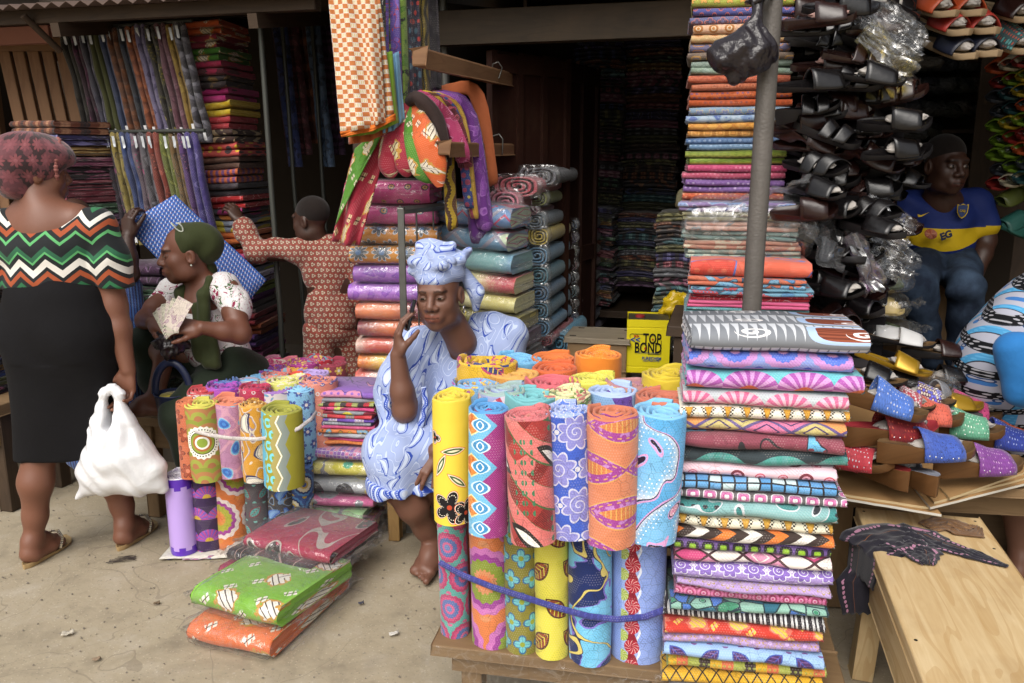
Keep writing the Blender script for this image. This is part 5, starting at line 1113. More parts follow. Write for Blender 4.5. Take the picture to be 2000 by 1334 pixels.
BG = [('violet and rose bagged print beside the woman in blue', F('hexa', ('c8b8cc', '8c5cb4', 'd880a8', '9468bc'), 60), .036), ('grey bagged print with yellow and mint circles', F('rings', ('9498a4', '5cc09c', 'e8e060', 'e0d850', 'ece488'), 5), .052), ('grey bagged print with black ovals', F('dots', ('a8acb0', '34343a', 'c8bc6c'), 7.5, r=.33), .05), ('grey bagged print with pink petals', F('org', ('d870a0', '8c8e96', '9a9ca4', 'd46a9c'), 5), .036), ('grey bagged print with yellow dots', F('dots', ('84868e', 'e0d450', '9cc890'), 8, r=.36), .03), ('rose mesh bagged print', F('hexa', ('c04878', 'd86894', 'e0a060'), 40), .03), ('amber and peach bagged print at the bottom of the bagged stack', F('org', ('b87838', 'e8b048', 'e89a70', 'e8a878'), 4), .045)]
z = z0m - .002; base = PZ(655, 1046, 0); tot = sum(b[2] + .012 for b in BG); zs = z
for k, (lab, mt_, t) in enumerate(BG):
    t2 = (t + .012) / tot * z0m; zs -= t2; pl = PY(660 - k * 3, 900, 3.24); bag_pack('bagged_cloth', lab, mt_, (c.x - .02 - .012 * k + (.02 if k % 2 else 0), c.y + .0 - .012 * k, max(0.001, zs)), GY + R(4 + 3 * (k % 2)), .335, .27, t2 - .012, group='bagged cloths beside the woman in blue')
# ---------------------------------------------------------------- bagged packs spilling over the ground
gp = [('orange bagged crest print lying lowest on the ground', mo('e07038', 'ece4d4', 6), (362, 1258), (530, 1300), .002, .5, .072), ('lime green bagged crest print lying on the orange one', mo('7cb830', 'f0ece0', 6), (372, 1196), (538, 1246), .074, .42, .08), ('crimson bagged crest print under the black pack', mo('961c40', 'c8b8a8', 7), (425, 1128), (575, 1170), .075, .36, .035), ('black bagged print with a silver motif', F('org', ('b09088', '241c20', '2c2226', '201a1e'), 4), (440, 1102), (605, 1146), .1, .36, .045), ('crimson and silver waved bagged print on top of the ground pile', F('org', ('b0a49c', '9c1c40', '2c1c1c', 'a02448'), 4.5, sy=.5), (472, 1076), (642, 1116), .14, .33, .05)]
for k, (lab, mt_, pl, pr, z, d, t) in enumerate(gp):
    l = PZ(pl[0], pl[1], z); r = PZ(pr[0], pr[1], z); e = (r - l); w = e.length; an = math.atan2(e.y, e.x) + R(2); ee = Vector((math.cos(an), math.sin(an), 0)); en = Vector((-ee.y, ee.x, 0)); p = l + ee * w / 2 + en * d / 2
    bag_pack('bagged_cloth', lab, mt_, (p.x, p.y, z), an, w - .02, d, t, n=1, group='bagged cloths on the ground', rf=1.1, tilt=(R((0, -2.5, -2, -4, -2)[k]), 0))
# ---------------------------------------------------------------- middle shop goods
def bolt(desc, mat, p, rz, w, d, t, n=1, group='wrapped bolts behind the woman in blue', tilt=(0, 0)):
    r = thing('wrapped_bolt', desc, 'fabric bolt', p, rz, group); r.rotation_euler = (tilt[0], tilt[1], rz)
    put('cloth', fold_mesh('cloth', mat, w, d, t, n, sd_(), .007, rf=1.0), r)
    mb = MB(); sdn = sd_(); pillow(mb, w + .016, d + .02, t + .006, seed=sdn, amp=.004, freq=11)
    crumple_sheet(mb, (w / 2 + .004, 0, t * .5), (.035, 0, -t * .2), (0, d * .8, 0), seed=sdn, amp=.012); mb.build('plastic_wrap', FILM, r)
    return r
pk = F('dots', ('dc4c90', '3a2834', '4a2c40', 'c89050'), 14, coat=.5, r=.2); pk2 = F('dots', ('e05c9c', '4a3844', '5a7088', 'd09858'), 13, coat=.5, r=.2)
om = F('flower', ('e0963c', '3c4450', 'c8d0dc', '4a78a8'), 11, coat=.5, n=8); om2 = F('flower', ('e89c38', '586068', 'd8e0e4', '5a80b0'), 10, coat=.5, n=10)
C1 = [('upper pink bolt with black dots', pk, 1.2), ('lower pink bolt with grey dots', pk2, 1.05), ('orange bolt with dark blue medallions', om, 1.0), ('orange bolt with grey flower medallions', om2, 1.0), ('violet damask bolt', F('paisley', ('a868c8', '7a3cb0', 'b884d0', '9454c0'), 14, coat=.5), 1), ('lighter violet damask bolt', F('paisley', ('b474d4', '8c4cc0', 'c898dc', 'a05ccc'), 15, coat=.5), 1), ('orange bolt fading to plum', F('stip', ('e07c48', '7a2c48', 'f0b890'), 3, coat=.5), .95), ('plum bolt fading to orange', F('stip', ('d8703c', '6a2440', 'e8a880'), 2.4, coat=.5), .95), ('red bolt with silver frosting', F('stip', ('c84c34', 'd8c8b8', 'b83c28'), 4, coat=.5), .9), ('orange bolt with golden frosting', F('stip', ('e07824', 'e8c038', 'f0dcc8'), 3.4, coat=.5), .9), ('pale red speckled bolt', F('stip', ('d86c60', 'e8d8d0', 'c84838'), 4, coat=.5), .9), ('pale orange speckled bolt', F('stip', ('e09a70', 'e8dcd0', 'd8703c'), 4, coat=.5), .9), ('salmon lowest bolt', F('stip', ('d87c60', 'e8dcd0', 'c85838'), 4, coat=.5), .9), ('cream lowest bolt', F('stip', ('e0c8a8', 'e8dcd0', 'd0a880'), 4, coat=.5), .9)]
pt_ = PY(760, 352, 3.62); pb_ = PY(760, 760, 3.56); zt = pt_.z; z = zt; tot = sum(c[2] for c in C1[:11]); hh = (zt - pb_.z) / tot
for k, (lab, mt_, t) in enumerate(C1):
    tt = t * hh; z -= tt
    if z < .0: break
    x = PY(683 + 85 + (6 if k > 5 else 0), 500, 3.55).x; bolt(lab + (' behind the seated woman in blue' if k < 11 else ' low down behind the seated woman in blue'), mt_, (x + .006 * ((k * 37) % 5 - 2), 3.72, z), R(-3) + R(((k * 53) % 5 - 2)), .36, .3, tt - .004)
lowz = z
if lowz > .1:
    cb = thing('wooden_crate', 'wooden crate carrying the wrapped bolts behind the seated woman', 'crate', (x, 3.72, 0)); 
    for k in range(3): mb = MB(); mb.box((0, 0, 0), (.4, .34, lowz / 3 - .006)); mb.build('board', W_MID, cb, False, (0, 0, lowz * (k + .5) / 3), (0, 0, 0), .003)
C2 = [('wrapped bolt with rose, blue and mint diamonds, upper of the two', F('diamond', ('9a98a8', 'c8486c', '5a88a8', 'c8d8b8', 'd8607c', '6a90c0'), 5.2, coat=.6), .105, 8), ('wrapped bolt with rose, blue and mint diamonds, lower of the two', F('diamond', ('9a98a8', 'd06480', '6a98b8', 'd0e0c0', 'c85070', '88a8c8'), 5.0, coat=.6), .095, 7), ('pale teal frosted wrapped bolt', F('stip', ('7ab0b0', '6a90b8', 'c8dce0'), 2.4, coat=.6), .10, 8), ('cream wrapped bolt with a red border', F('stip', ('e0d8a0', 'c84858', 'e8e4c8'), 2.2, coat=.6), .09, 8), ('pale yellow wrapped bolt', F('stip', ('e0dca0', 'd8cc70', 'f0ecd0'), 3, coat=.6), .085, 9), ('olive and gold wrapped bolt', F('leaf', ('8a8440', 'c8b848', '5a5828', 'a89c40'), 12, coat=.6), .08, 5), ('plum wrapped bolt', F('paisley', ('5a3460', '3a1c40', '7c5484', '4c2850'), 14, coat=.6), .085, 3), ('grey wrapped bolt', F('stip', ('6a6870', '48464c', '8c8a94'), 3, coat=.6), .08, 0)]
z = PY(940, 395, 3.62).z
for k, (lab, mt_, t, tl_) in enumerate(C2):
    z -= t
    if z < .1: break
    p = PY(940 + (4, -4, 6, 8, 12, 20, 26, 30)[k], 430, 3.72); bolt(lab + ' beside the blue headwrap', mt_, (p.x, 3.74 + .012 * k, z), R(-20 - (k % 3)), .345, .27, t - .006, group='wrapped bolts beside the blue headwrap', tilt=(0, R(4)))
mb = MB(); mb.box((0, 0, 0), (.5, .4, max(.1, z) - .09)); cb = thing('wooden_crate', 'dark wooden crate carrying the bolts beside the blue headwrap', 'crate', (p.x, p.y + .04, .1), R(-20)); mb.build('body', W_DARK, cb, False, (0, 0, (max(.1, z) - .1) / 2), (0, 0, 0), .004)
# bolts seen end-on: coiled ends facing the street
def endbolt(lab, c, p, w, h, L, rz, group):
    mt_ = F('stip', (c, c, 'c8d0d8'), 6, coat=.5); r = thing('coiled_bolt', lab, 'fabric bolt', p, rz, group); mb = MB(); n = 54; turns = 3.2; P = []; UV = []; P2 = []; U2 = []; sdn = sd_()
    for i in range(n + 1):
        f = i / n; a = 2 * math.pi * turns * f + 2.2; s = 1 - .82 * f; s2 = max(.03, s - .82 / turns * .62); ca, sa = math.cos(a), math.sin(a); sq = lambda q: math.copysign(abs(q) ** .75, q); k = 1 + .05 * nz(a, sdn); fr = .006 * nz(a * 2, sdn, 3)
        def q(s_, y): return (sq(ca) * w / 2 * s_ * k, y, h / 2 + sq(sa) * h / 2 * s_ * k)
        P.append([q(s, fr), q(s, L)]); UV.append([(a * .03, 0), (a * .03, L)]); P2.append([q(s2, fr + .01), q((s + s2) / 2, fr - .004), q(s, fr)]); U2.append([(a * .03, .5), (a * .03, .52), (a * .03, .54)])
    mb.grid(P, UV); mb.build('cloth', mt_, r); mb = MB(); mb.grid(P2, U2); mb.build('coiled_end', mt_, r)
    mb = MB(); pillow(mb, w + .01, .04, h + .004, seed=sdn, amp=.004); o = mb.build('plastic_wrap', FILM, r, loc=(0, .005, 0)); return r
C3 = [('red', 'a83040', 1010, 365, 95, 45, 3.85), ('pink', 'c86c80', 985, 398, 70, 55, 3.8), ('silver black', '4a4c54', 1052, 345, 80, 40, 4.0), ('olive green', '8a9038', 1045, 388, 55, 32, 4.0), ('rose edged', '8c4c58', 1030, 412, 48, 20, 3.95), ('steel grey', '5c6c78', 1045, 432, 48, 38, 3.95), ('mustard', 'b8a028', 1052, 462, 44, 38, 3.95), ('ice blue', '5a88a8', 1048, 500, 50, 42, 3.95), ('teal blue', '3c7484', 1050, 538, 50, 42, 3.95), ('dusk blue', '3c6484', 1050, 572, 52, 40, 3.95), ('sea blue', '386c84', 1050, 606, 52, 40, 3.95), ('denim', '44789c', 1052, 640, 52, 40, 3.95), ('maroon', '8c2c38', 1062, 664, 40, 24, 3.95), ('indigo', '3c3460', 1040, 690, 60, 34, 3.95), ('cyan', '3c88a8', 1092, 670, 40, 55, 4.1)]
for k, (nm, hx, px, py, w, h, y) in enumerate(C3):
    p = PY(px, py + h / 2, y); m_ = y / F_PX * 1.02; endbolt('%s bolt with its coiled end facing out beside the dark aisle' % nm, hx, p, w * m_, h * m_, .5, R(-16), 'coiled bolts along the aisle')
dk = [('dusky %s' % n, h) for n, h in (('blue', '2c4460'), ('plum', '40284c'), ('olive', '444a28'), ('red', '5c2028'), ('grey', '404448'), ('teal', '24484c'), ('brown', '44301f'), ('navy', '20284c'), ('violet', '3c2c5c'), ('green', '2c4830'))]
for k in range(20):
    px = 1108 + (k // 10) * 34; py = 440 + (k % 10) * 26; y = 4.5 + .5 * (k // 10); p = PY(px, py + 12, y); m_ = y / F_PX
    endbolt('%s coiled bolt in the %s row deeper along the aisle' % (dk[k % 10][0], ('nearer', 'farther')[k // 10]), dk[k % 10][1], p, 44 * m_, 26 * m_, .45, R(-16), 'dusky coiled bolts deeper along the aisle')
# stacks filling the shop to the roof
def deep(px0, px1, py0, py1, y, n, seed, where, rz=GY, z_from=.12, sag=.01, coat=.35):
    a = PY((px0 + px1) / 2, py0, y); w = (px1 - px0) / F_PX * y * .98; zb = max(z_from, PY(px0, py1, y).z); stack(auto(n, seed, coat=coat), (a.x, a.y + .18, zb), rz, w, .36, a.z - zb, where, wob=.014, jit=.01, sag=sag, n=2)
deep(1042, 1118, 170, 440, 5.6, 24, 21, 'the dim left inner stack'); deep(1135, 1232, 20, 420, 6.0, 26, 22, 'the dim back stack'); deep(1238, 1345, 20, 410, 6.0, 26, 23, 'the dim right back stack')
deep(1128, 1212, 405, 596, 5.2, 24, 24, 'the lit inner stack', z_from=.62); deep(1222, 1300, 415, 560, 5.3, 14, 25, 'the inner stack by the can', z_from=.7); deep(1302, 1372, 415, 610, 4.3, 12, 26, 'the blue inner stack', z_from=.5)
tb2 = thing('low_shelf', 'dark low shelf under the inner stacks of the middle shop', 'shelf', PY(1240, 600, 5.4), GY); tb2.location.z = .1
for nm, c_, sz in (('board', (0, .1, .48), (1.5, .75, .04)), ('leg', (-.65, -.2, .23), (.06, .06, .46)), ('leg', (.1, -.2, .23), (.06, .06, .46)), ('leg', (.65, -.2, .23), (.06, .06, .46))):
    mb = MB(); mb.box((0, 0, 0), sz); mb.build(nm, W_DARK, tb2, False, c_, (0, 0, 0), .004)
# lamp bulb glowing inside
lp = thing('hanging_lamp', 'small white lamp glowing beside the shop door', 'lamp', PY(1034, 44, 4.9)); mb = MB(); mb.lathe([(.002, .0), (.022, .005), (.03, .03), (.028, .06), (.012, .085), (.0, .09)], 16); o = mb.build('bulb', solid('lit_bulb', 'ffffff', .3, .3, emit=('fff8f0', 5.0)), lp, rot=(R(130), R(30), 0)); mb = MB(); mb.tube([(0, .02, .0), (-.02, .04, .05), (-.03, .05, .3)], .012, 8); mb.build('holder', W_DARK, lp)
# stool, adhesive can, yellow bag, black box
st = thing('wooden_stool', 'grey wooden stool with a nailed top beside the yellow can', 'stool', PY(1172, 700, 4.0), R(-14)); st.location.z = .1; zs = PY(1172, 655, 4.0).z - .1
mb = MB(); mb.box((0, 0, 0), (.31, .26, .022)); mb.build('top', W_GREY, st, False, (0, 0, zs), (0, 0, 0), .004)
for y in (-.11, .11): mb = MB(); mb.box((0, 0, 0), (.28, .022, .13)); mb.build('apron', W_MID, st, False, (0, y, zs - .08), (0, 0, 0), .003)
for x in (-.13, .13): mb = MB(); mb.box((0, 0, 0), (.022, .2, .13)); mb.build('apron', W_MID, st, False, (x, 0, zs - .08), (0, 0, 0), .003)
for x in (-.12, .12):
    for y in (-.09, .09): mb = MB(); mb.box((0, 0, 0), (.04, .04, zs - .01)); mb.build('leg', W_MID, st, False, (x, y, zs / 2 - .008), (0, 0, 0), .003)
for x, y in ((-.12, -.09), (.11, -.1), (.12, .09), (-.11, .1)): mb = MB(); mb.box((0, 0, 0), (.03, .008, .003)); mb.build('nail_mark', solid('dark_nail', '1e1a18', .6, .3, .5), st, False, (x, y, zs + .012))
cn = thing('adhesive_can', 'yellow square adhesive can lettered TOP BOND on the shop floor', 'can', PY(1263, 725, 3.95), R(-8)); ct = PY(1225, 617, 3.95).z; cbz = PY(1263, 724, 3.9).z; cn.location.z = cbz; CH = ct - cbz; CW = .20
YC = solid('yellow_tin', 'd8c818', .4, .45, .0, var=.08, sc=5); mb = MB()
P = []; UV = []
for i, (dx, dy) in enumerate(((-1, -1), (1, -1), (1, 1), (-1, 1), (-1, -1))):
    P.append([(dx * CW / 2 * k, dy * CW / 2 * k, z * CH) for z, k in ((0, .985), (.01, 1.0), (.1, 1.0), (.105, .985), (.13, .985), (.135, 1.0), (.83, 1.0), (.835, .985), (.86, .985), (.865, 1), (.985, 1.0), (1, 1.0))]); UV.append([(i * .2, q[2]) for q in P[-1]])
mb.grid(P, UV); mb.build('body', YC, cn, False); mb = MB(); mb.box((0, 0, 0), (CW - .012, CW - .012, .008)); mb.build('lid', solid('dull_tin', '5a5648', .5, .4, .6), cn, False, (0, 0, CH - .01)); mb = MB(); mb.tube([(0, 0, 0), (0, 0, .012)], .022, 14); mb.build('cap', solid('red_cap', '9c3030', .5, .4), cn, True, (-.04, .0, CH - .008))
BK = solid('black_ink', '0c0c0c', .5, .3); BL = solid('blue_ink', '2c4c8c', .5, .3); RD = solid('red_ink', 'b83020', .5, .3); fy = -CW / 2 - .0025; rx = (R(90), 0, 0)
sub_text('lettering', 'TOP', BK, cn, .07, (.018, fy, CH * .64), rx, sx=.62, bold=.0016); sub_text('lettering', 'BOND', BK, cn, .07, (.0, fy, CH * .47), rx, sx=.62, bold=.0016); sub_text('lettering', 'PURECHEM', BL, cn, .021, (.018, fy, CH * .28), rx, sx=.85, bold=.0004); sub_text('lettering', 'INDUSTRIES LIMITED', BL, cn, .0085, (.018, fy, CH * .235), rx); sub_text('lettering', 'MULTI PURPOSE ADHESIVE', BL, cn, .008, (0, fy, CH * .385), rx)
for k, (x, z) in enumerate(((.021, .64), (-.013, .47))):
    mb = MB(); mb.lathe([(.0, .0006), (.006, .0006), (.006, 0)], 12, sx=.7); mb.build('red_dot', RD, cn, False, (x, fy - .001, CH * z), rx)
sub_text('chevron_mark', '<<', BL, cn, .04, (-.06, fy, CH * .62), rx, bold=.001); sub_text('chevron_mark', '>>', RD, cn, .022, (-.055, fy, CH * .69), rx, bold=.0008)
for nm, pts in (('line_frame', [(-.085, .66), (-.085, .72), (-.078, .735), (-.02, .735)]), ('line_frame', [(.06, .62), (.06, .38), (.053, .365), (.0, .365)])):
    mb = MB(); mb.tube([(x, fy, CH * z) for x, z in pts], .0013, 5); mb.build(nm, BK, cn)
def lump(name, label, cat, mat, p, r, seed, amp=.3, freq=2.2, sub=20, group=None, tie=None, flat=0):
    mb = MB(); P = []; UV = []
    for i in range(sub + 1):
        th = math.pi * i / sub; row = []; ur = []
        for j in range(sub * 2 + 1):
            ph = 2 * math.pi * j / (sub * 2); d = Vector((math.sin(th) * math.cos(ph), math.sin(th) * math.sin(ph), math.cos(th)))
            k = 1 + amp * (nz(d.x * freq + seed, d.y * freq, d.z * freq) + .6 * (1 - 2 * abs(nz(d.x * freq * 2.1, d.y * freq * 2.1 + seed, d.z * freq * 2.1))) - .3)
            row.append((d.x * r[0] * k, d.y * r[1] * k, d.z * r[2] * k)); ur.append((ph * .1, th * .1))
        P.append(row); UV.append(ur)
    mb.grid(P, UV, flip=True); o = mb.build(name, mat, None, loc=p); return tag(o, label, cat, group) if label else o
lump('plastic_bag', 'crumpled yellow plastic bag beside the adhesive can', 'bag', solid('yellow_film', 'c8a818', .35, .5, bs=.6, bd=.01, bsc=20), PY(1330, 605, 4.05), (.085, .06, .07), 3, .5, 2.5)
lump('plastic_bag', 'knotted clear bag above the black box', 'bag', FILM, PY(1335, 668, 3.9), (.07, .06, .07), 8, .5, 2.5)
lump('plastic_bag', 'dull olive bag tucked behind the tall stack', 'bag', solid('olive_film', '6a644c', .5, .3), PY(1343, 395, 3.3), (.045, .06, .05), 5, .25, 2)
bx_ = thing('black_box', 'small black box beside the adhesive can', 'box', PY(1325, 740, 3.9)); bx_.location.z = .1; mb = MB(); mb.box((0, 0, 0), (.11, .14, .26)); mb.build('body', solid('black_card', '1c1c20', .6, .3), bx_, False, (0, 0, .13), (0, 0, 0), .004); mb = MB(); mb.box((0, 0, 0), (.115, .145, .02)); mb.build('lid', solid('dark_card', '28282c', .6, .3), bx_, False, (0, 0, .272), (0, 0, 0), .003)
# ---------------------------------------------------------------- stack behind the thick post
SB = [('lime tulip print', F('flower', ('9aa038', 'd89848', '6a7a28', 'c8b040'), 24), 1.5), ('indigo star print', F('flower', ('4c5090', '38386c', 'c86860', '6a6cb0'), 24, n=4), 1.3), ('slate star print', F('flower', ('585c84', '48486c', 'c87868', '7074a0'), 24, n=4), 1.2), ('peach wheel print', F('rings', ('d0a088', 'b87838', 'e0c8a8', 'a86a30', 'd8b090'), 20), 1.5), ('sand and orange wheel print', F('rings', ('c8a878', 'b87030', 'd8c090', 'a86428', 'd0a878'), 20), 1.4), ('lilac and gold key print', F('squares', ('8a84a0', 'b07838', '7c7898', 'b88040', '6c6888'), 20), 1.4), ('brown key print', F('squares', ('a07848', '7c7890', 'b08850', '6c5c50'), 20), 1.2), ('grey green print', F('diamond', ('6a7c74', '84968c', '78887e'), 30), 1.2), ('sage print', F('diamond', ('74887c', '8ca094', '80947f'), 30), 1.1), ('rust ring print', F('rings', ('a84c30', '8c3c24', 'c06848', '9c4428', 'b85c3c'), 24), 1.3), ('tawny ring print', F('rings', ('a85838', '94482c', 'b87050', 'a05030', 'b06444'), 24), 1.1), ('orange speckled print', F('dots', ('c05c28', '7a4c6c', 'a84c20'), 60), 1.3), ('red orange speckled print', F('dots', ('b85020', '8c4438', 'a04418'), 60), 1.2), ('pale blue medallion print', F('flower', ('7890a8', '6474a8', 'b8a878', '8c9cc0'), 24), 1.3), ('blue gem print', F('cells', ('8ca4b8', '5468a0', '7088b0', 'a0b0c0'), 34), 1.2), ('amber cross print', F('diamond', ('b8742c', 'd09840', 'c88c38'), 22), 1.2), ('gold block print', F('squares', ('c88c40', 'b07830', 'd09c50', 'a87028'), 24), 1.1), ('cornflower print', F('dots', ('4c6c98', '88a0c0', '6484ac'), 60), 1.1), ('steel blue print', F('dots', ('5c7c9c', '90a8c0', '7090ac'), 60), 1.0), ('moss green print', F('scale', ('6c7c20', '94a040', '7c8c2c', '5c6c18'), 40), 1.2), ('leaf green print', F('scale', ('749028', '98a848', '84982c', '647c20'), 40), 1.1), ('raspberry print', F('dots', ('b83c68', 'd07c98', 'c05078'), 70), 1.2), ('dusty rose print', F('dots', ('b04864', 'c87c90', 'b85c74'), 70), 1.1), ('lavender print', F('dots', ('7c5898', 'b8a0c8', '8c68a8'), 60), 1.2), ('pale violet print', F('dots', ('745490', 'b098c0', '8464a0'), 60), 1.1), ('coral speckled print', F('dots', ('c05c38', 'd89870', 'b04c2c'), 70), 1.2), ('brick speckled print', F('dots', ('b85430', 'd09068', 'a84424'), 70), 1.1)]
b = PY(1440, 405, 2.92); t_ = PY(1440, -8, 2.92)
stack(SB, (b.x + .01, b.y + .14, b.z), GY + R(4), .325, .29, t_.z - b.z, 'the stack behind the post', wob=.006, jit=.006, n=1)
SB2 = [('coral and red flower print', F('org', ('5a78c8', 'e06a50', 'd84838', 'e06a50'), 4), 2.6, dict(n=1)), ('blue swirl print', F('org', ('30506c', '4c84b4', '7cacc8', 'c86c50'), 12), 1.6), ('blue and red print', F('org', ('284860', '5488b0', 'b84850', '6ca0b8'), 14), 1.2), ('red and white print', F('org', ('e0d0d0', 'c02c40', 'd05060', 'c02c40'), 16), 1), ('pink roll print', F('plain', ('d06088', 'c85480')), 1.1), ('aqua print', F('leaf', ('5c98a0', '88b8b8', '3c7880', 'a0c8c8'), 14), 1.1), ('rose print', F('dots', ('c04c68', 'e0a8b0', 'a83c58'), 40), 1.0), ('teal print', F('leaf', ('3c7c84', '6ca0a4', '2c6068', '88b4b4'), 16), 1.0)]
b2 = PY(1475, 640, 2.62); t2 = PY(1475, 512, 2.62); stack(SB2, (b2.x + .005, b2.y + .13, b2.z), GY + R(3), .365, .27, t2.z - b2.z, 'the coral-topped stack', wob=.008, jit=.01, n=2)
dkb = thing('cloth_rack', 'dark wooden rack carrying the stacks behind the post', 'rack', (b2.x + .02, b2.y + .16, 0), GY)
mb = MB(); mb.box((0, 0, 0), (.5, .4, .03)); mb.build('board', W_DARK, dkb, False, (0, 0, b2.z - .016), (0, 0, 0), .003)
for x in (-.2, .2):
    for y in (-.16, .16): mb = MB(); mb.box((0, 0, 0), (.05, .05, b2.z - .04)); mb.build('leg', W_DARK, dkb, False, (x, y, (b2.z - .04) / 2), (0, 0, 0), .003)
# bagged pile between: clear bag over a few folded cloths
bb = PY(1478, 512, 2.72); bt = PY(1460, 395, 2.8); pile = [('lilac and blue', F('org', ('c8c8d8', '6a6ca0', '88a0c8', '8c78a8'), 12)), ('olive and grey', F('leaf', ('74704c', '9c9870', '5c5838', 'b0aca0'), 14)), ('peach and grey', F('org', ('b8a098', 'c88c78', '8c9094', 'd0a898'), 12)), ('pale teal', F('leaf', ('7c9c98', 'a8c0bc', '587874', 'c8d0cc'), 16)), ('salmon and cream', F('org', ('a87868', 'd09c88', 'c8c0a8', 'b88c78'), 12)), ('grey green', F('org', ('6c8480', '94a8a0', 'b0b8a8', '7c948c'), 14))]
hh = (bt.z - bb.z) / len(pile)
for k, (nm, mt_) in enumerate(pile): cloth('x', mt_, (bb.x - .02 + .004 * k, bb.y + .2, bb.z + hh * (5 - k)), GY + R(2 * (k % 3)), .36, .27, hh * .97, label='%s folded print inside the clear bag behind the post' % nm, group='prints in the clear bag', n=2, wob=.01)
mb = MB(); pillow(mb, .44, .33, bt.z - bb.z + .02, p=.5, nx=22, ny=14, seed=4, amp=.014, freq=9); crumple_sheet(mb, (.17, -.12, .18), (.13, .0, -.16), (.0, .22, .16), 12, 10, .035, 4); crumple_sheet(mb, (-.05, -.1, bt.z - bb.z), (.24, -.02, .07), (.05, .2, 0), 12, 10, .03, 14); tag(mb.build('plastic_bag', film('cloudy_film', (.96, .96, .96), .12, 16), loc=(bb.x + .02, bb.y + .2, bb.z - .002), rot=(0, 0, GY)), 'large cloudy clear bag draped over prints behind the thick post', 'bag')
# black bag tied to the post
pb0 = PY(1452, 100, 2.3); kb = thing('plastic_bag', 'black plastic bag knotted to the thick grey post', 'bag', pb0); BF = solid('black_film', '241e22', .28, .5, bs=.9, bd=.01, bsc=34)
B = Body(); P0 = Vector((0, 0, 0)); B.ell((0, 0, -.01), (.075, .05, .05), .03); B.cone((.0, 0, .0), (.03, .0, .085), .05, .012, .03); B.ell((.045, 0, -.0), (.04, .035, .05), .03); B.cone((-.06, 0, -.01), (-.02, .0, -.06), .03, .02, .03); B.cone((.03, 0, .085), (.035, .02, .14), .012, .018, .01); B.cone((.035, .02, .13), (.06, .0, .165), .014, .006, .01); B.cone((.035, .02, .13), (.0, .01, .17), .014, .005, .01)
B.make('body', BF, kb, res=.004, disp=lambda x, y, z: .004 * np.sin(np.arctan2(x - .03, .1 - z) * 11 + np.sin(z * 50 + y * 60) * 1.3 + y * 40) * np.clip((.12 - z) * 8, .15, 1) + .002 * np.sin(x * 90 + z * 120 + np.sin(x * 70) * 2) * (z < .06), smooth_it=1)
mb = MB(); mb.tube([(.02, .0, .12), (.05, -.02, .135), (.075, .03, .14), (.05, .085, .135), (.02, .07, .13), (.02, .03, .125)], .007, 8); mb.build('knot', BF, kb)
# ---------------------------------------------------------------- hanging check cloth and the strips behind it
def sheet(name, label, mat, pts_top, pts_bot, y0, folds=3, amp=.012, thick=.004, group='cloths hanging above the pink bolts', n=24, m=20, seed=0, hem=None, cat='cloth'):
    # a cloth hanging between a top line and a bottom line given as points, rippled across its width
    base = (Vector(pts_top[0]) + Vector(pts_top[-1])) / 2; mb = MB(); P = []; UV = []
    def along(L, f):
        k = f * (len(L) - 1); i = min(int(k), len(L) - 2); return vlerp(L[i], L[i + 1], k - i)
    for i in range(n + 1):
        f = i / n; a, b = along(pts_top, f), along(pts_bot, f); row = []; ur = []
        for j in range(m + 1):
            g = j / m; p = vlerp(a, b, g); p.y += amp * math.sin(f * folds * 6.28 + seed + g * .8) * (.35 + .65 * g) + .006 * nz(f * 4, g * 3, seed); row.append(p - base); ur.append((f * (Vector(pts_top[0]) - Vector(pts_top[-1])).length, -g * (a - b).length))
        P.append(row); UV.append(ur)
    mb.grid(P, UV); return tag(mb.build(name, mat, loc=base, solid=thick), label, cat, group)
ck_m = F('check', ('e8e0d4', 'd8c060', 'd07c3c', 'a86844'), 62); oh = solid('orange_hem', 'd0702c', .8, .2)
Y1 = 3.18
sheet('hanging_cloth', 'orange and white checked cloth hanging in front of the middle shop', ck_m, [PY(640, -20, Y1), PY(735, -20, Y1)], [PY(664, 262, Y1), PY(728, 248, Y1), PY(752, 238, Y1 + .03)], Y1, 2.2, .018)
sheet('hanging_cloth', 'second checked cloth edge hanging behind the first', ck_m, [PY(715, -20, Y1 + .04), PY(740, -20, Y1 + .06)], [PY(722, 246, Y1 + .03), PY(770, 225, Y1 + .08)], Y1, 1.5, .015, seed=2)
sheet('hanging_cloth', 'orange hem of the checked cloth bundle', oh, [PY(664, 258, Y1 - .004), PY(728, 244, Y1 + .01), PY(772, 222, Y1 + .07)], [PY(666, 268, Y1), PY(728, 256, Y1 + .01), PY(772, 234, Y1 + .07)], Y1, 3, .01)
for k, (nm, hx, x0, x1, yb, dy) in enumerate((('lime green hemmed', '7aa028', 676, 778, 262, .05), ('dark orange hemmed', 'b05824', 680, 766, 276, .09), ('sky blue hemmed', '78a8c8', 748, 790, 255, .12))):
    sheet('hanging_cloth', '%s cloth layer showing under the checked cloth' % nm, F('plain', (hx, hx)), [PY(x0 - 6, 120, Y1 + dy), PY(x1 - 12, 100, Y1 + dy + .05)], [PY(x0, yb + 6, Y1 + dy), PY((x0 + x1) / 2, yb, Y1 + dy), PY(x1, yb - 22, Y1 + dy + .05)], Y1, 4, .014, seed=k)
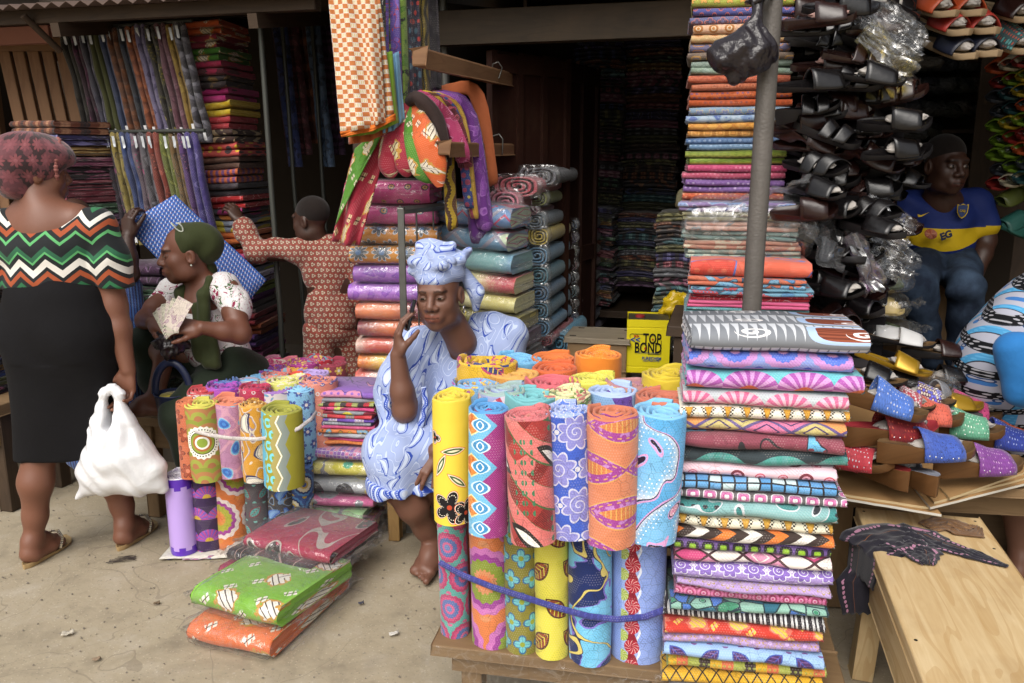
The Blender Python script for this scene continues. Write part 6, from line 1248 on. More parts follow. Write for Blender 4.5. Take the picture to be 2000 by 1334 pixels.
strips = [('black and white scroll', F('org', ('e0e0dc', '2a2a34', '30303c', '26262e'), 30), 726, 752, 250, .1), ('lime edged black', F('leaf', ('2a3020', '90a838', '4a5828', '6a8030'), 22), 742, 764, 240, .14), ('violet and red curl', F('org', ('b83c50', '6a54a8', '7c64b4', '5c4898'), 16), 752, 784, 232, .17), ('green stroke', F('org', ('4a7828', '6a9838', '202818', '88a848'), 12), 776, 796, 225, .22), ('grey lace', F('org', ('8c8894', '3a3844', '5c5868', '2c2a34'), 22), 786, 806, 215, .26), ('navy dotted', F('dots', ('24263c', 'a83c38', '4a6878'), 30), 800, 822, 200, .3), ('gold chain', F('wave', ('8a7428', '2c2818', '6a5c20', '2c2818'), 20), 818, 838, 190, .34), ('black', F('org', ('3a3640', '1e1c24', '2a2830', '1e1c24'), 14), 832, 858, 180, .4)]
for k, (nm, mt_, x0, x1, yb, dy) in enumerate(strips): sheet('hanging_cloth', '%s patterned cloth hanging beside the checked cloth' % nm, mt_, [PY(x0 - 4, -20, Y1 + dy), PY(x1 - 4, -20, Y1 + dy + .04)], [PY(x0 + 4, yb, Y1 + dy), PY(x1 + 4, yb - 6, Y1 + dy + .05)], Y1, 1.2, .02, seed=k * 2, n=12)
a = PY(630, -26, Y1); b = PY(870, -26, Y1 + .42); mb = MB(); mb.tube([(0, 0, 0), b - a], .012, 8); tag(mb.build('hanging_rail', STEEL, loc=a), 'steel rail holding the checked cloth and its neighbours', 'rail')
# draped bundle gathered on the pipe: each length falls in a tube-like fold
def drape(label, mat, pts, w, y_, seed=0, name='draped_cloth', th=.5):
    base = Vector(pts[0]); mb = MB(); P = []; UV = []; L = 0; pl = [Vector(p) for p in pts]; q = []
    for i in range(len(pl) - 1):
        for k in range(5): 
            t = k / 5; p0 = pl[max(0, i - 1)]; p1 = pl[i]; p2 = pl[i + 1]; p3 = pl[min(len(pl) - 1, i + 2)]
            q.append(.5 * ((2 * p1) + (p2 - p0) * t + (2 * p0 - 5 * p1 + 4 * p2 - p3) * t * t + (3 * p1 - p0 - 3 * p2 + p3) * t ** 3))
    q.append(pl[-1])
    for i, p in enumerate(q):
        f = i / (len(q) - 1); ww = np.interp(f, [k / (len(w) - 1) for k in range(len(w))], w); t = (q[min(i + 1, len(q) - 1)] - q[max(0, i - 1)]).normalized(); sd2 = t.cross(Vector((0, 1, 0))).normalized(); nn = sd2.cross(t); row = []; ur = []
        if i: L += (p - q[i - 1]).length
        for j in range(17):
            a = 2 * math.pi * j / 16; rip = 1 + .22 * math.sin(3 * a + seed) * min(1, f * 3); row.append(p + sd2 * math.cos(a) * ww * rip + nn * math.sin(a) * ww * th * rip - base); ur.append((a * ww, L))
        P.append(row); UV.append(ur)
    mb.grid(P, UV); mb.face(P[-1][:-1]); mb.face(P[0][:-1][::-1]); return tag(mb.build(name, mat, loc=base), label, 'cloth', 'cloths draped over the pink bolts')
cm = mo('a8243c', 'e0cfa0', 7); gm = mo('4f8a24', 'e8dcc0', 9); orr = mo('d8632c', 'ece0cc', 8); Yd = 3.33
sheet('draped_cloth', 'crimson crest cloth hanging down beside the pink bolts', cm, [PY(772, 225, Yd + .04), PY(700, 285, Yd + .1), PY(690, 300, Yd + .14)], [PY(700, 480, Yd + .1), PY(672, 478, Yd + .12), PY(650, 470, Yd + .14)], Yd, 1.6, .025, group='cloths draped over the pink bolts', thick=.005)
sheet('draped_cloth', 'green crest border of the crimson draped cloth', gm, [PY(768, 228, Yd + .03), PY(694, 290, Yd + .09)], [PY(752, 248, Yd + .03), PY(655, 440, Yd + .1)], Yd, 1.0, .01, group='cloths draped over the pink bolts')
drape('crimson loop of draped cloth hanging over the pink bolts', cm, [PY(790, 200, Yd + .1), PY(770, 270, Yd), PY(762, 322, Yd - .01), PY(775, 338, Yd)], [.03, .05, .05, .03], Yd, 1); drape('second crimson loop of draped cloth beside the green one', cm, [PY(798, 205, Yd + .1), PY(792, 270, Yd - .01), PY(796, 322, Yd - .02), PY(806, 336, Yd)], [.025, .042, .042, .02], Yd, 3)
drape('green crest cloth loop between the crimson and orange folds', gm, [PY(800, 205, Yd + .1), PY(808, 270, Yd - .02), PY(824, 330, Yd - .03), PY(850, 350, Yd)], [.02, .04, .045, .02], Yd, 2); drape('orange crest cloth fold ending in a point above the gate frame', orr, [PY(806, 205, Yd + .1), PY(830, 260, Yd - .03), PY(850, 320, Yd - .04), PY(860, 365, Yd - .03)], [.02, .045, .05, .012], Yd, 4)
for k, (nm, mt_, e, wd_) in enumerate((('dark brown', F('plain', ('3a2a28', '30221f')), (862, 300), .03), ('magenta lace', F('org', ('c87ca0', 'a02858', '8c2048', 'b03868'), 16), (898, 290), .026), ('mustard', F('wave', ('c8a828', '4a2c18', 'b89820', '5c3820'), 14), (880, 420), .02), ('maroon', F('org', ('c05868', '6a1c2c', '7c2434', '5c1824'), 10), (905, 300), .026), ('blue beaded', F('dots', ('3c4c8c', 'd0c050', 'b04868'), 34), (914, 380), .016), ('gold and pink', F('stripe', ('c89838', 'a83868', 'd8b050'), 22), (925, 400), .016), ('violet', F('org', ('a870c0', '7a3c98', '8c4ca8', '6c3088'), 8), (945, 420), .03), ('deep violet', F('plain', ('6a3484', '582874')), (930, 440), .03), ('orange shawl', F('plain', ('a8582c', '984c24')), (952, 335), .03))):
    y2 = Yd + .04 + .035 * k; sx = 800 + k * 9; drape('%s cloth draped over the bundle and falling behind the beams' % nm, mt_, [PY(790 + k * 7, 225 - k * 5, y2 + .1), PY(sx + 10, 196 - (6 if k < 8 else 20), y2), PY((sx + e[0]) / 2 + 18, 230 if k < 8 else 190, y2), PY(e[0], e[1], y2), PY(e[0] + 4, e[1] + 25, y2 + .02)], [.018, .024, wd_, wd_ * 1.15, wd_], y2, k)
# ---------------------------------------------------------------- pale bench with a dark scarf on it
BZ = .45; bl, br_, fl_ = PZ(1671, 990, BZ), PZ(1882, 990, BZ), PZ(1797, 1317, BZ)
d_ = (bl - fl_); d_.z = 0; d_.normalize(); ban = math.atan2(d_.y, d_.x) - R(90); bx_v = Vector((d_.y, -d_.x, 0)); Wb = .36; Lb = 1.55
bc = bl + bx_v * Wb / 2 - d_ * Lb / 2; bn = thing('wooden_bench', 'pale raw wooden bench with a dark scarf on its end', 'bench', (bc.x, bc.y, 0), ban)
mb = MB(); mb.box((0, 0, 0), (Wb, Lb, .035)); mb.build('top', W_PALE, bn, False, (0, 0, BZ - .0175), (0, 0, 0), .004)
for x in (-Wb / 2 + .02, Wb / 2 - .02): mb = MB(); mb.box((0, 0, 0), (.03, Lb - .1, .13)); mb.build('apron', W_PALE, bn, False, (x, 0, BZ - .1), (0, 0, 0), .003)
for y in (Lb / 2 - .22, -Lb / 2 + .2):
    for x in (-1, 1): mb = MB(); mb.box((0, 0, 0), (.06, .075, BZ - .03)); mb.build('leg', W_PALE, bn, False, (x * (Wb / 2 - .03), y, (BZ - .035) / 2), (0, R(-3 * x), 0), .003)
for x in (-1, 1):
    for y in (Lb / 2 - .03, Lb / 2 - .22, 0, -Lb / 2 + .2): mb = MB(); mb.lathe([(0, .001), (.004, .0008), (.0045, 0)], 8); mb.build('nail_head', solid('dark_nail', '1e1a18', .6, .3, .5), bn, True, (x * (Wb / 2 - .02), y, BZ))
Q = lambda px, py, z=BZ + .004: PZ(px, py, z)
def mat_scarf():
    m = begin('dark_scarf'); u, v, _ = sep(coords('UV')); q = vec(u, v); c = mix('1e1d24', '2c2a33', tnoise(q, 30, 3)); c = mix(c, 'a87890', lt(ln(fract(u * 70.0) - .5, (fract(v * 5.0) - .5) * 9.0), .36)); c = mix(c, '7c5034', lt(ab(fract(v * 5.0 + .3) - .5), .006)); finish(c, .95, .1, sheen=.25, nrm=bump(tnoise(q, 300, 2), .4, .002)); return m
def limp(name, mat, parent, b0, path, widths, seed, amp=.024, n=70, m=22):
    # a limp strip of cloth following a path over the bench, gathered into ridges along its length
    mb = MB(); P = []; UV = []; L = 0; last = None
    for i in range(n + 1):
        f = i / n; k = f * (len(path) - 1); j = min(int(k), len(path) - 2); c = vlerp(path[j], path[j + 1], k - j); e = path[j + 1] - path[j]; d = Vector((e.x, e.y, 0)); d = d.normalized() if d.length > .01 else Vector((1, .1, 0)).normalized(); sd_v = Vector((-d.y, d.x, 0)); w = float(np.interp(f, np.linspace(0, 1, len(widths)), widths)); row = []; ur = []
        if last is not None: L += (c - last).length
        last = c
        for g_ in range(m + 1):
            g = g_ / m * 2 - 1; edge = 1 + .18 * nz(f * 9 + seed, g > 0) ; x = g * w * edge; r = 1 - abs(2 * (((g * 2.2 + nz(f * 4, seed) * 1.3 + f * 1.5) % 1) - .5)); r2 = nz(f * 14 + seed, g * 5) * .4
            h = amp * (r * .8 + r2) * (1 - .5 * abs(g)) * (.6 + .6 * nz(f * 6, seed + 4)); row.append(c + sd_v * x + (Vector((0, 0, max(0, h))) if e.z > -.06 else sd_v.cross(Vector((0, 0, 1))) * -h) - b0); ur.append((L, g * .14))
        P.append(row); UV.append(ur)
    mb.grid(P, UV); return mb.build(name, mat, parent, solid=.0025)
sc0 = Q(1780, 1060); sco = thing('scarf', 'dark navy embroidered scarf crumpled over the bench end', 'scarf', sc0); SM = mat_scarf(); ed_ = Q(1694, 1068)
limp('cloth', SM, sco, sc0, [Vector((ed_.x - .012, ed_.y - .02, BZ - .2)), Vector((ed_.x - .012, ed_.y, BZ - .1)), Vector((ed_.x - .008, ed_.y, BZ - .01)), Q(1712, 1058), Q(1755, 1050), Q(1800, 1052), Q(1840, 1066)], [.05, .075, .085, .1, .1, .08, .05], 3)
limp('tail', SM, sco, sc0, [Q(1780, 1045), Q(1830, 1062), Q(1880, 1078), Q(1925, 1092), Q(1968, 1108)], [.05, .05, .035, .026, .006], 9, .016); limp('tail', SM, sco, sc0, [Q(1765, 1060), Q(1795, 1080), Q(1812, 1104)], [.08, .06, .02], 14, .016, 40)
limp('fringe', F('fan', ('6a4a2c', '8c6438', '5c3c20', '9c7444'), 30), sco, sc0, [Q(1808, 1030), Q(1850, 1022), Q(1890, 1040), Q(1908, 1030)], [.03, .05, .05, .015], 21, .014, 40)
# ---------------------------------------------------------------- shoes
LB = solid('black_leather', '121011', .27, .5, var=.1, bs=.3); LBR = solid('brown_leather', '2a1714', .27, .5, var=.15, bs=.3); RUB = solid('black_rubber', '161416', .55, .4); WS = wood('wedge_wood', '6a4a2c', '54381f', rough=.42); TAN = solid('tan_footbed', '6a5236', .6, .3); PAP = solid('stuffing_paper', 'b0aaa4', .7, .3, bs=.8, bd=.01, bsc=40); PPK = solid('pink_paper', 'c8a098', .7, .3, bs=.6)
GOLD = solid('gold_leather', 'b08a28', .3, .5, .5); STUD = solid('chrome_stud', 'c8c8c8', .2, .6, .9); SUED = solid('black_suede', '1c1a1c', .9, .1)
def sole_pts(L, f, wmul=1.0):
    w = .5 * L * .36 * wmul * (.74 + .26 * math.cos((f - .72) * 4.2)) * (1 - max(0, (abs(2 * f - 1) - .62) / .38) ** 2.6) ** .5 if abs(2 * f - 1) < 1 else 0
    return max(w, .002)
def shoe_meshes(kind, L):
    # toe on +x; returns sole, insole and band shapes
    hh, th = dict(wedge=(.066, .026), flat=(.02, .012), heel=(.05, .012), slide=(.03, .02))[kind]; n = 18; mb = MB(); P = []; UV = []; top = []
    for i in range(n + 1):
        f = i / n; x = -L / 2 + L * f; w = sole_pts(L, f); zt = th + (hh - th) * max(0, 1 - (f / .62) ** 1.6 if f < .62 else 0) + (.012 * ((f - .8) / .2) ** 2 if f > .8 else 0)
        zb = .010 * ((f - .8) / .2) ** 2 if f > .8 else 0
        if kind == 'heel' and .28 < f < .62: zb = (zt - .012) * math.sin((f - .28) / .34 * math.pi) ** .6
        P.append([(x, -w, zt), (x, -w * 1.0, zt - .004), (x, -w * .93, zb + .003), (x, -w * .85, zb), (x, w * .85, zb), (x, w * .93, zb + .003), (x, w, zt - .004), (x, w, zt)]); UV.append([(x, q[2] + q[1]) for q in P[-1]]); top.append((x, w, zt))
    mb.grid(P, UV); mb.face(P[0]); mb.face(P[-1][::-1]); ins = MB(); I = []; U = []
    for x, w, z in top: I.append([(x, -w, z), (x, -w * .86, z + .0005), (x, -w * .8, z - .003), (x, w * .8, z - .003), (x, w * .86, z + .0005), (x, w, z)]); U.append([(x, q[1]) for q in I[-1]])
    ins.grid(I, U, flip=True)
    def band(f0, f1, rise=.038, low=.6, skew=0.0, m=14):
        b = MB(); B_ = []; UB = []
        for i in range(7):
            f = f0 + (f1 - f0) * i / 6; row = []; ur = []; k = f * n; j = min(int(k), n - 1); t = k - j; x, w, z = [top[j][q] + (top[j + 1][q] - top[j][q]) * t for q in range(3)]
            for a in range(m + 1):
                g = -1 + 2 * a / m; s = math.copysign(min(1, abs(g) * 1.32), g); zz = z * low if abs(g) > .76 else z + rise * (1 - (abs(g) / .76) ** 2.1) * (1 - .4 * (i / 6) ** 1.5); zz = z * (1 - (abs(g) - .76) / .24 * (1 - low)) if abs(g) > .76 else zz
                row.append((x + skew * g * .02 - .012 * (1 - abs(g)) * (0 if i else 0), s * (w + .0035) * (1 if abs(g) > .6 else .97), zz + .0015)); ur.append((x, g * .06))
            B_.append(row); UB.append(ur)
        b.grid(B_, UB); return b
    return mb, ins, band, top
SHC = {}
def shoe(label, p, toe, up=(0, 0, 1), kind='flat', L=.25, sole=None, inn=None, strap=None, bands=((.5, .82),), studs=0, paper=None, group='shoes', name='sandal', rise=.04, heelstrap=False, skew=0):
    toe = Vector(toe).normalized(); M = frame(toe, up); r = thing(name, label, 'shoe', p, 0, group); r.rotation_euler = M.to_euler()
    key = (kind, L, bands, rise, sole, inn, strap, skew, studs)
    if key not in SHC:
        mb, ins, band, top = shoe_meshes(kind, L); d = [('sole', mb.mesh('sole', sole)), ('insole', ins.mesh('insole', inn or sole))]
        for b in bands: d.append(('strap', band(b[0], b[1], rise, .12 if kind == 'wedge' else .6, skew).mesh('strap', strap)))
        if studs:
            for k in range(studs):
                f = bands[0][0] + (bands[0][1] - bands[0][0]) * (k + .6) / (studs + .2); j = min(int(f * 18), 17); x, w, z = top[j]; sm_ = MB(); sm_.lathe([(.0, .003), (.0025, .002), (.0038, 0)], 8); 
                for sg in (-1, 1): sm2 = MB(); sm2.lathe([(.0, .003), (.0025, .002), (.0038, 0)], 8); d.append(('stud', sm2.mesh('stud', STUD), (x, sg * (w + .0055), z * .62), (R(90) * (1 if sg < 0 else -1), 0, 0)))
        SHC[key] = d
    for e in SHC[key]:
        o = put(e[0], e[1], r, e[2] if len(e) > 2 else (0, 0, 0), e[3] if len(e) > 3 else (0, 0, 0))
        if e[0] == 'strap': q = o.modifiers.new('solid', 'SOLIDIFY'); q.thickness = .004; q.offset = 1
    if paper:
        pm = MB(); f = (bands[0][0] + bands[0][1]) / 2; w = sole_pts(L, f); P = []; UV = []; s_ = sd_()
        for i in range(13):
            th = math.pi * i / 12; row = []; ur = []
            for j in range(17):
                a = 2 * math.pi * j / 16; k = 1 + .28 * nz(math.cos(a) * 2 + s_, math.sin(a) * 2, math.cos(th) * 2.4); row.append(((f - .5) * L + math.cos(th) * (bands[-1][1] - bands[0][0] + .12) * L * .5 * k, math.sin(th) * math.cos(a) * w * .76 * k, (shoe_top(kind, f) + rise * .33) + math.sin(th) * math.sin(a) * rise * .36 * k)); ur.append((a * .03, th * .03))
            P.append(row); UV.append(ur)
        pm.grid(P, UV); pm.build('paper_stuffing', paper, r)
    return r
def shoe_top(kind, f): hh, th = dict(wedge=(.066, .026), flat=(.02, .012), heel=(.05, .012), slide=(.03, .02))[kind]; return th + (hh - th) * max(0, 1 - (f / .62) ** 1.6 if f < .62 else 0)
def rhine(c, c2='c8ccd8', s=110): return F('dots', (c, c2, c), min(s, 120), rough=.55, r=.2)
# display of wedge sandals on cardboard
tz = .565
tbl = thing('shoe_table', 'rough wooden table under cardboard carrying the wedge sandals', 'table', (1.62, 2.85, 0), R(-8))
mb = MB(); mb.box((0, 0, 0), (1.15, .78, .03)); mb.build('top', W_MID, tbl, False, (.02, .04, tz - .06), (0, 0, 0), .004)
for x in (-.46, .5):
    for y in (-.2, .36): mb = MB(); mb.box((0, 0, 0), (.06, .06, tz - .08)); mb.build('leg', W_MID, tbl, False, (x, y, (tz - .08) / 2), (0, 0, 0), .004)
for y in (-.22, .38): mb = MB(); mb.box((0, 0, 0), (1.0, .035, .1)); mb.build('apron', W_MID, tbl, False, (.02, y, tz - .13), (0, 0, 0), .004)
mb = MB(); mb.box((0, 0, 0), (.95, .03, .09)); mb.build('stretcher', W_MID, tbl, False, (.02, .3, .18), (0, 0, 0), .004)
CARD = solid('cardboard', 'b08a5c', .85, .2, var=.15, sc=3); CARDE = solid('card_edge', 'c8b48c', .9, .2)
def card(label, pts, z, t=.007, white=False):
    pts = [Vector((p[0], p[1], z)) for p in pts]; c = sum(pts, Vector()) / len(pts); mb = MB(); n = len(pts)
    def sub(a, b, k=8): return [vlerp(a, b, i / k) + Vector((0, 0, .003 * nz(i * .9 + z * 50, a.x))) for i in range(k)]
    ring = []
    for i in range(n): ring += sub(pts[i], pts[(i + 1) % n])
    mb.face([p - c + Vector((0, 0, t)) for p in ring]); mb.face([p - c for p in ring][::-1])
    for i in range(len(ring)):
        a, b = ring[i] - c, ring[(i + 1) % len(ring)] - c; mb.face([a, b, b + Vector((0, 0, t)), a + Vector((0, 0, t))], m=1)
    return tag(mb.build('cardboard_sheet', [CARD, solid('white_card', 'd0ccc0', .8, .2) if white else CARDE], None, False, c), label, 'cardboard', 'cardboard under the sandals')
fl, fm, fr = PZ(1636, 948, tz), PZ(1832, 978, tz), PZ(2030, 925, tz); bk = Vector((.12, .75, 0))
for k, (lab, A, B_, w) in enumerate((('lowest white-edged cardboard sheet at the table corner', fl, fm + Vector((.01, -.01, 0)), True), ('brown cardboard sheet on the left half of the shoe table', fl + Vector((0, .012, 0)), fm + Vector((-.01, .02, 0)), False), ('white-edged cardboard sheet on the right half of the shoe table', fm + Vector((-.02, .0, 0)), fr, True), ('brown cardboard sheet under the purple sandal', fm + Vector((.0, .02, 0)), fr + Vector((0, .02, 0)), False), ('topmost brown cardboard sheet under the purple sandal', fm + Vector((.05, .03, 0)), fr + Vector((0, .045, 0)), False))):
    card(lab, [(A.x, A.y), (B_.x, B_.y), (B_.x + bk.x, B_.y + bk.y), (A.x + bk.x, A.y + bk.y)], tz - .045 + .0082 * k, .0075, w)
wl = [('cornflower blue studded wedge sandal leaning on the tall print stack', (1712, 800), 2.40, (.93, -.2, -.22), 'wedge', rhine('4a74c8'), 0, .27), ('dark red studded wedge sandal with chrome studs', (1738, 858), 2.42, (.97, .12, .1), 'wedge', rhine('8c1c28', 'd86048'), 4, .29), ('royal blue cut-work wedge sandal with chrome studs', (1806, 895), 2.36, (.98, .1, .05), 'wedge', F('org', ('1c2438', '3c5cb8', '4464c0', '3c5cb8'), 70, rough=.5), 5, .29), ('purple studded wedge sandal with chrome studs', (1906, 922), 2.42, (.96, .2, .03), 'wedge', rhine('7c3c90', 'c8a0c8', 130), 4, .29), ('mint green jewelled wedge sandal', (1868, 850), 2.62, (.9, -.3, .05), 'wedge', rhine('5ca080', 'd8e8d8', 150), 1, .27), ('hot pink jewelled wedge sandal', (1872, 815), 2.78, (.9, -.25, .0), 'wedge', rhine('d04c84', '5c2038', 150), 0, .26), ('orange wedge sandal at the back right', (1942, 836), 2.8, (.92, -.2, .05), 'wedge', rhine('d8653c', '7c3420', 150), 2, .26), ('ultramarine studded wedge sandal beside the purple one', (1945, 872), 2.68, (.97, -.1, -.05), 'wedge', rhine('243c9c', 'a8b8e8', 130), 0, .26), ('red cut-work wedge sandal behind the dark red one', (1800, 800), 2.74, (.85, .3, .12), 'wedge', rhine('b83c40', '7c2428', 120), 2, .27), ('coral wedge sandal wedged behind the dark red one', (1795, 825), 2.6, (.93, -.15, .0), 'wedge', rhine('d0604c', '8c3428', 140), 0, .26), ('brown wedge sandal half hidden by the print stack', (1655, 912), 2.42, (.75, -.5, .1), 'wedge', rhine('b83040'), 0, .26), ('wedge sandal with a red insole turned heel out', (1712, 930), 2.44, (-.3, .95, .02), 'wedge', rhine('c84c58'), 0, .25), ('wedge sandal with a grey insole turned heel out', (1778, 938), 2.4, (-.1, .98, .02), 'wedge', rhine('8c90a8'), 0, .25)]
for k, (lab, (px, py), y, toe, kd, sm_, st_, L) in enumerate(wl):
    p = PY(px, py, y); p.z = max(p.z, tz + .0); shoe(lab, p, toe, kind=kd, L=L * 1.03, sole=WS, inn=(solid('red_insole', '9c3038', .6, .3) if k in (1, 11) else solid('grey_insole', '9094a0', .7, .2) if k == 12 else TAN), strap=sm_, bands=((.4, .8),) if k < 11 else ((.6, .84),), studs=st_, paper=PAP, group='wedge sandals on the cardboard', name='wedge_sandal', rise=.05)
# heap of bagged and loose shoes behind
hp = [('white rosette sandal stuffed with paper', 1712, 655, 2.95, (.9, -.4, .1), 'flat', solid('white_leather', 'c8c8c8', .4, .4), PAP), ('white ruffled sandal beside the gold one', 1752, 662, 2.9, (.95, -.3, -.1), 'flat', MATS['white_leather'], PAP), ('gold toe-post sandal lying across the heap', 1742, 708, 2.72, (.9, -.35, -.24), 'flat', GOLD, PAP), ('brown open sandal in clear wrap', 1828, 690, 2.9, (.95, -.1, -.02), 'slide', LBR, PAP), ('black flat sandal under the gold one', 1740, 735, 2.74, (.95, -.2, -.1), 'flat', LB, None), ('black sandal beside the heap of film', 1690, 730, 2.6, (.8, -.5, -.1), 'flat', LB, PAP), ('black slide with white paper at the back of the heap', 1835, 740, 2.85, (.95, -.1, .05), 'slide', LB, PAP), ('rhinestone sandal with red and blue gems in film', 1785, 770, 2.66, (.85, -.35, -.12), 'flat', F('dots', ('5c2c48', 'c8c0b0', '5c60c8'), 130, r=.42), PAP), ('crystal beaded sandal in film', 1745, 775, 2.6, (.9, -.3, -.2), 'flat', F('dots', ('a87078', 'e8e0e0', 'b03848'), 150, r=.4), PAP), ('gold buckled sandal end in film', 1848, 790, 2.72, (.95, 0, 0), 'flat', GOLD, None)]
for lab, px, py, y, toe, kd, st_, pp in hp: p = PY(px, py + 8, y); p.z = max(p.z, tz + .004); shoe(lab, p, toe, kind=kd, L=.245, sole=GOLD if st_ is GOLD else RUB, inn=GOLD if st_ is GOLD else TAN, strap=st_, bands=((.5, .8),), paper=pp, group='shoes heaped behind the wedges')
for k, (lab, px, py, y, hx) in enumerate((('pair of cream sandals in a clear bag beside the jeans', 1712, 595, 3.0, 'c8b070'), ('green and gold sandals in a crumpled clear bag', 1725, 648, 3.0, '4a5c34'), ('olive sandals in a clear bag above the cream ones', 1708, 548, 3.0, '5c6448'), ('silver sandals in a clear bag in the heap', 1800, 760, 2.72, '8c8c90'))):
    p = PY(px, py + 20, y); r = thing('bagged_sandals', lab, 'shoes', p, R(-15 + 20 * k), 'bagged sandals in the heap'); sm_ = solid('bag_shoe_%d' % k, hx, .45, .4)
    for s in (-1, 1):
        mb, ins, band, top = shoe_meshes('flat', .17); o = mb.build('sole', sm_, r, loc=(0, s * .04, .01)); ins.build('insole', sm_, o); band(.45, .85, .05).build('strap', sm_, o, solid=.004)
    mb = MB(); pillow(mb, .2, .18, .08, p=.6, nx=20, ny=12, seed=k * 3 + 2, amp=.014, freq=9); crumple_sheet(mb, (.09, 0, .04), (.06, 0, .02), (0, .12, 0), amp=.02, seed=k); mb.build('plastic_bag', FILM, r)
for k, (px, py, y) in enumerate(((1700, 700, 2.85), (1770, 735, 2.8), (1830, 790, 2.7), (1690, 760, 2.62), (1720, 690, 2.95), (1790, 745, 2.85))):
    p = PY(px, py, y); base_z = tz; mb = MB(); mb.box((0, 0, 0), (.26, .2, max(.05, p.z - tz - .03))); tag(mb.build('shoe_box', CARD if k % 2 else solid('grey_box', '4a4648', .8, .2), None, False, (p.x, p.y + .05, tz + .006 + max(.05, p.z - tz - .03) / 2), (0, 0, R(-10 + 9 * k)), .004), '%s shoe box propping up the shoe heap, %s from the print stack' % (('dark', 'brown')[k % 2], nth(k + 1)), 'box', 'boxes under the shoe heap')
# rack of leather slippers
rk = thing('shoe_rack', 'dark pegboard rack crowded with black and brown leather slippers', 'rack', (PY(1640, 300, 2.95).x, 2.98, 0), GY)
mb = MB(); mb.box((0, 0, 0), (.38, .03, 2.2)); mb.build('board', SUED, rk, False, (.02, .02, 1.1), (0, 0, 0), .004)
for k in range(9): mb = MB(); mb.tube([(-.2, -.01, .62 + .19 * k), (.2, -.02, .62 + .19 * k)], .006, 6); mb.build('peg_rail', STEEL_D, rk)
rs = [(1600, 38, .1, 'br', 'pk'), (1602, 78, .0, 'bl', 0), (1610, 122, .05, 'br', 'pk'), (1648, 160, -.05, 'bl', 'w'), (1585, 160, .1, 'bl', 0), (1690, 35, -.15, 'br', 'pk'), (1700, 82, -.28, 'bl', 0), (1668, 112, -.12, 'br', 0), (1690, 145, -.12, 'bl', 'w'), (1738, 190, .28, 'br', 'w'), (1640, 215, .0, 'br', 'w'), (1580, 215, .3, 'bl', 0), (1745, 238, .03, 'bl', 'w'), (1690, 190, .1, 'bl', 0), (1575, 272, -.3, 'br', 'w'), (1610, 262, -.35, 'bl', 0), (1742, 292, .12, 'bl', 'w'), (1660, 250, -.05, 'bl', 0), (1690, 305, -.3, 'br', 0), (1590, 320, .02, 'bl', 'w'), (1592, 368, .0, 'bl', 'w'), (1660, 372, -.02, 'br', 0), (1625, 405, .2, 'bl', 'w'), (1690, 408, .05, 'bl', 0), (1700, 445, .0, 'bl', 'w'), (1630, 445, .15, 'bl', 'w'), (1672, 478, -.05, 'bl', 0), (1626, 500, .1, 'bl', 0), (1622, 560, .15, 'bl', 'w'), (1668, 560, .05, 'br', 0), (1672, 602, .2, 'bl', 0), (1622, 612, -.1, 'br', 0), (1640, 10, .0, 'bl', 0), (1740, 345, -.2, 'bl', 0), (1560, 235, .2, 'br', 0), (1560, 60, .0, 'bl', 0), (1570, 410, .1, 'br', 0), (1730, 10, -.2, 'bl', 'w')]
rs += [(1555 + (k * 67) % 190, 18 + (k * 43) % 590, .25 * math.sin(k * 2.1), 'bl' if k % 3 else 'br', 0) for k in range(54)]
for k, (px, py, an, c_, pp) in enumerate(rs):
    y = (2.72 if k < 38 else 2.83) + .05 * ((k * 7) % 4); front = 19 <= k <= 31; toe = (math.cos(an) * .6, -.75, math.sin(an) - .12) if front else (math.cos(an), -.35 + .2 * ((k * 5) % 3), math.sin(an)); p = PY(px, py + 12, y); kd = 'heel' if k in (14, 18, 11, 33) else 'slide' if k % 3 == 0 else 'flat'
    row = int(py // 62); kx = sum(1 for q in rs if int(q[1] // 62) == row and (q[0], q[1]) <= (px, py)); lab = '%s %s%s, %s row down the rack, %s from the post' % (('black', 'brown')[c_ == 'br'], {'heel': 'heeled sandal', 'slide': 'thick-soled slipper', 'flat': 'strappy slipper'}[kd], {0: '', 'w': ' with white paper', 'pk': ' with pink paper'}[pp], nth(row + 1), nth(kx))
    m_ = LB if c_ == 'bl' else LBR; shoe(lab, p, toe, up=(.45 * math.sin(k * 1.9), -.35 + .3 * math.sin(k * 3.1), 1), kind=kd, L=.222 + .02 * math.sin(k * 5), sole=RUB if c_ == 'bl' else LBR, inn=m_, strap=m_, bands=((.46, .63), (.68, .86)) if k % 2 else ((.45, .85),), paper={0: None, 'w': PAP, 'pk': PPK}[pp], group='slippers on the rack', rise=.043, skew=1 if k % 2 else 0)
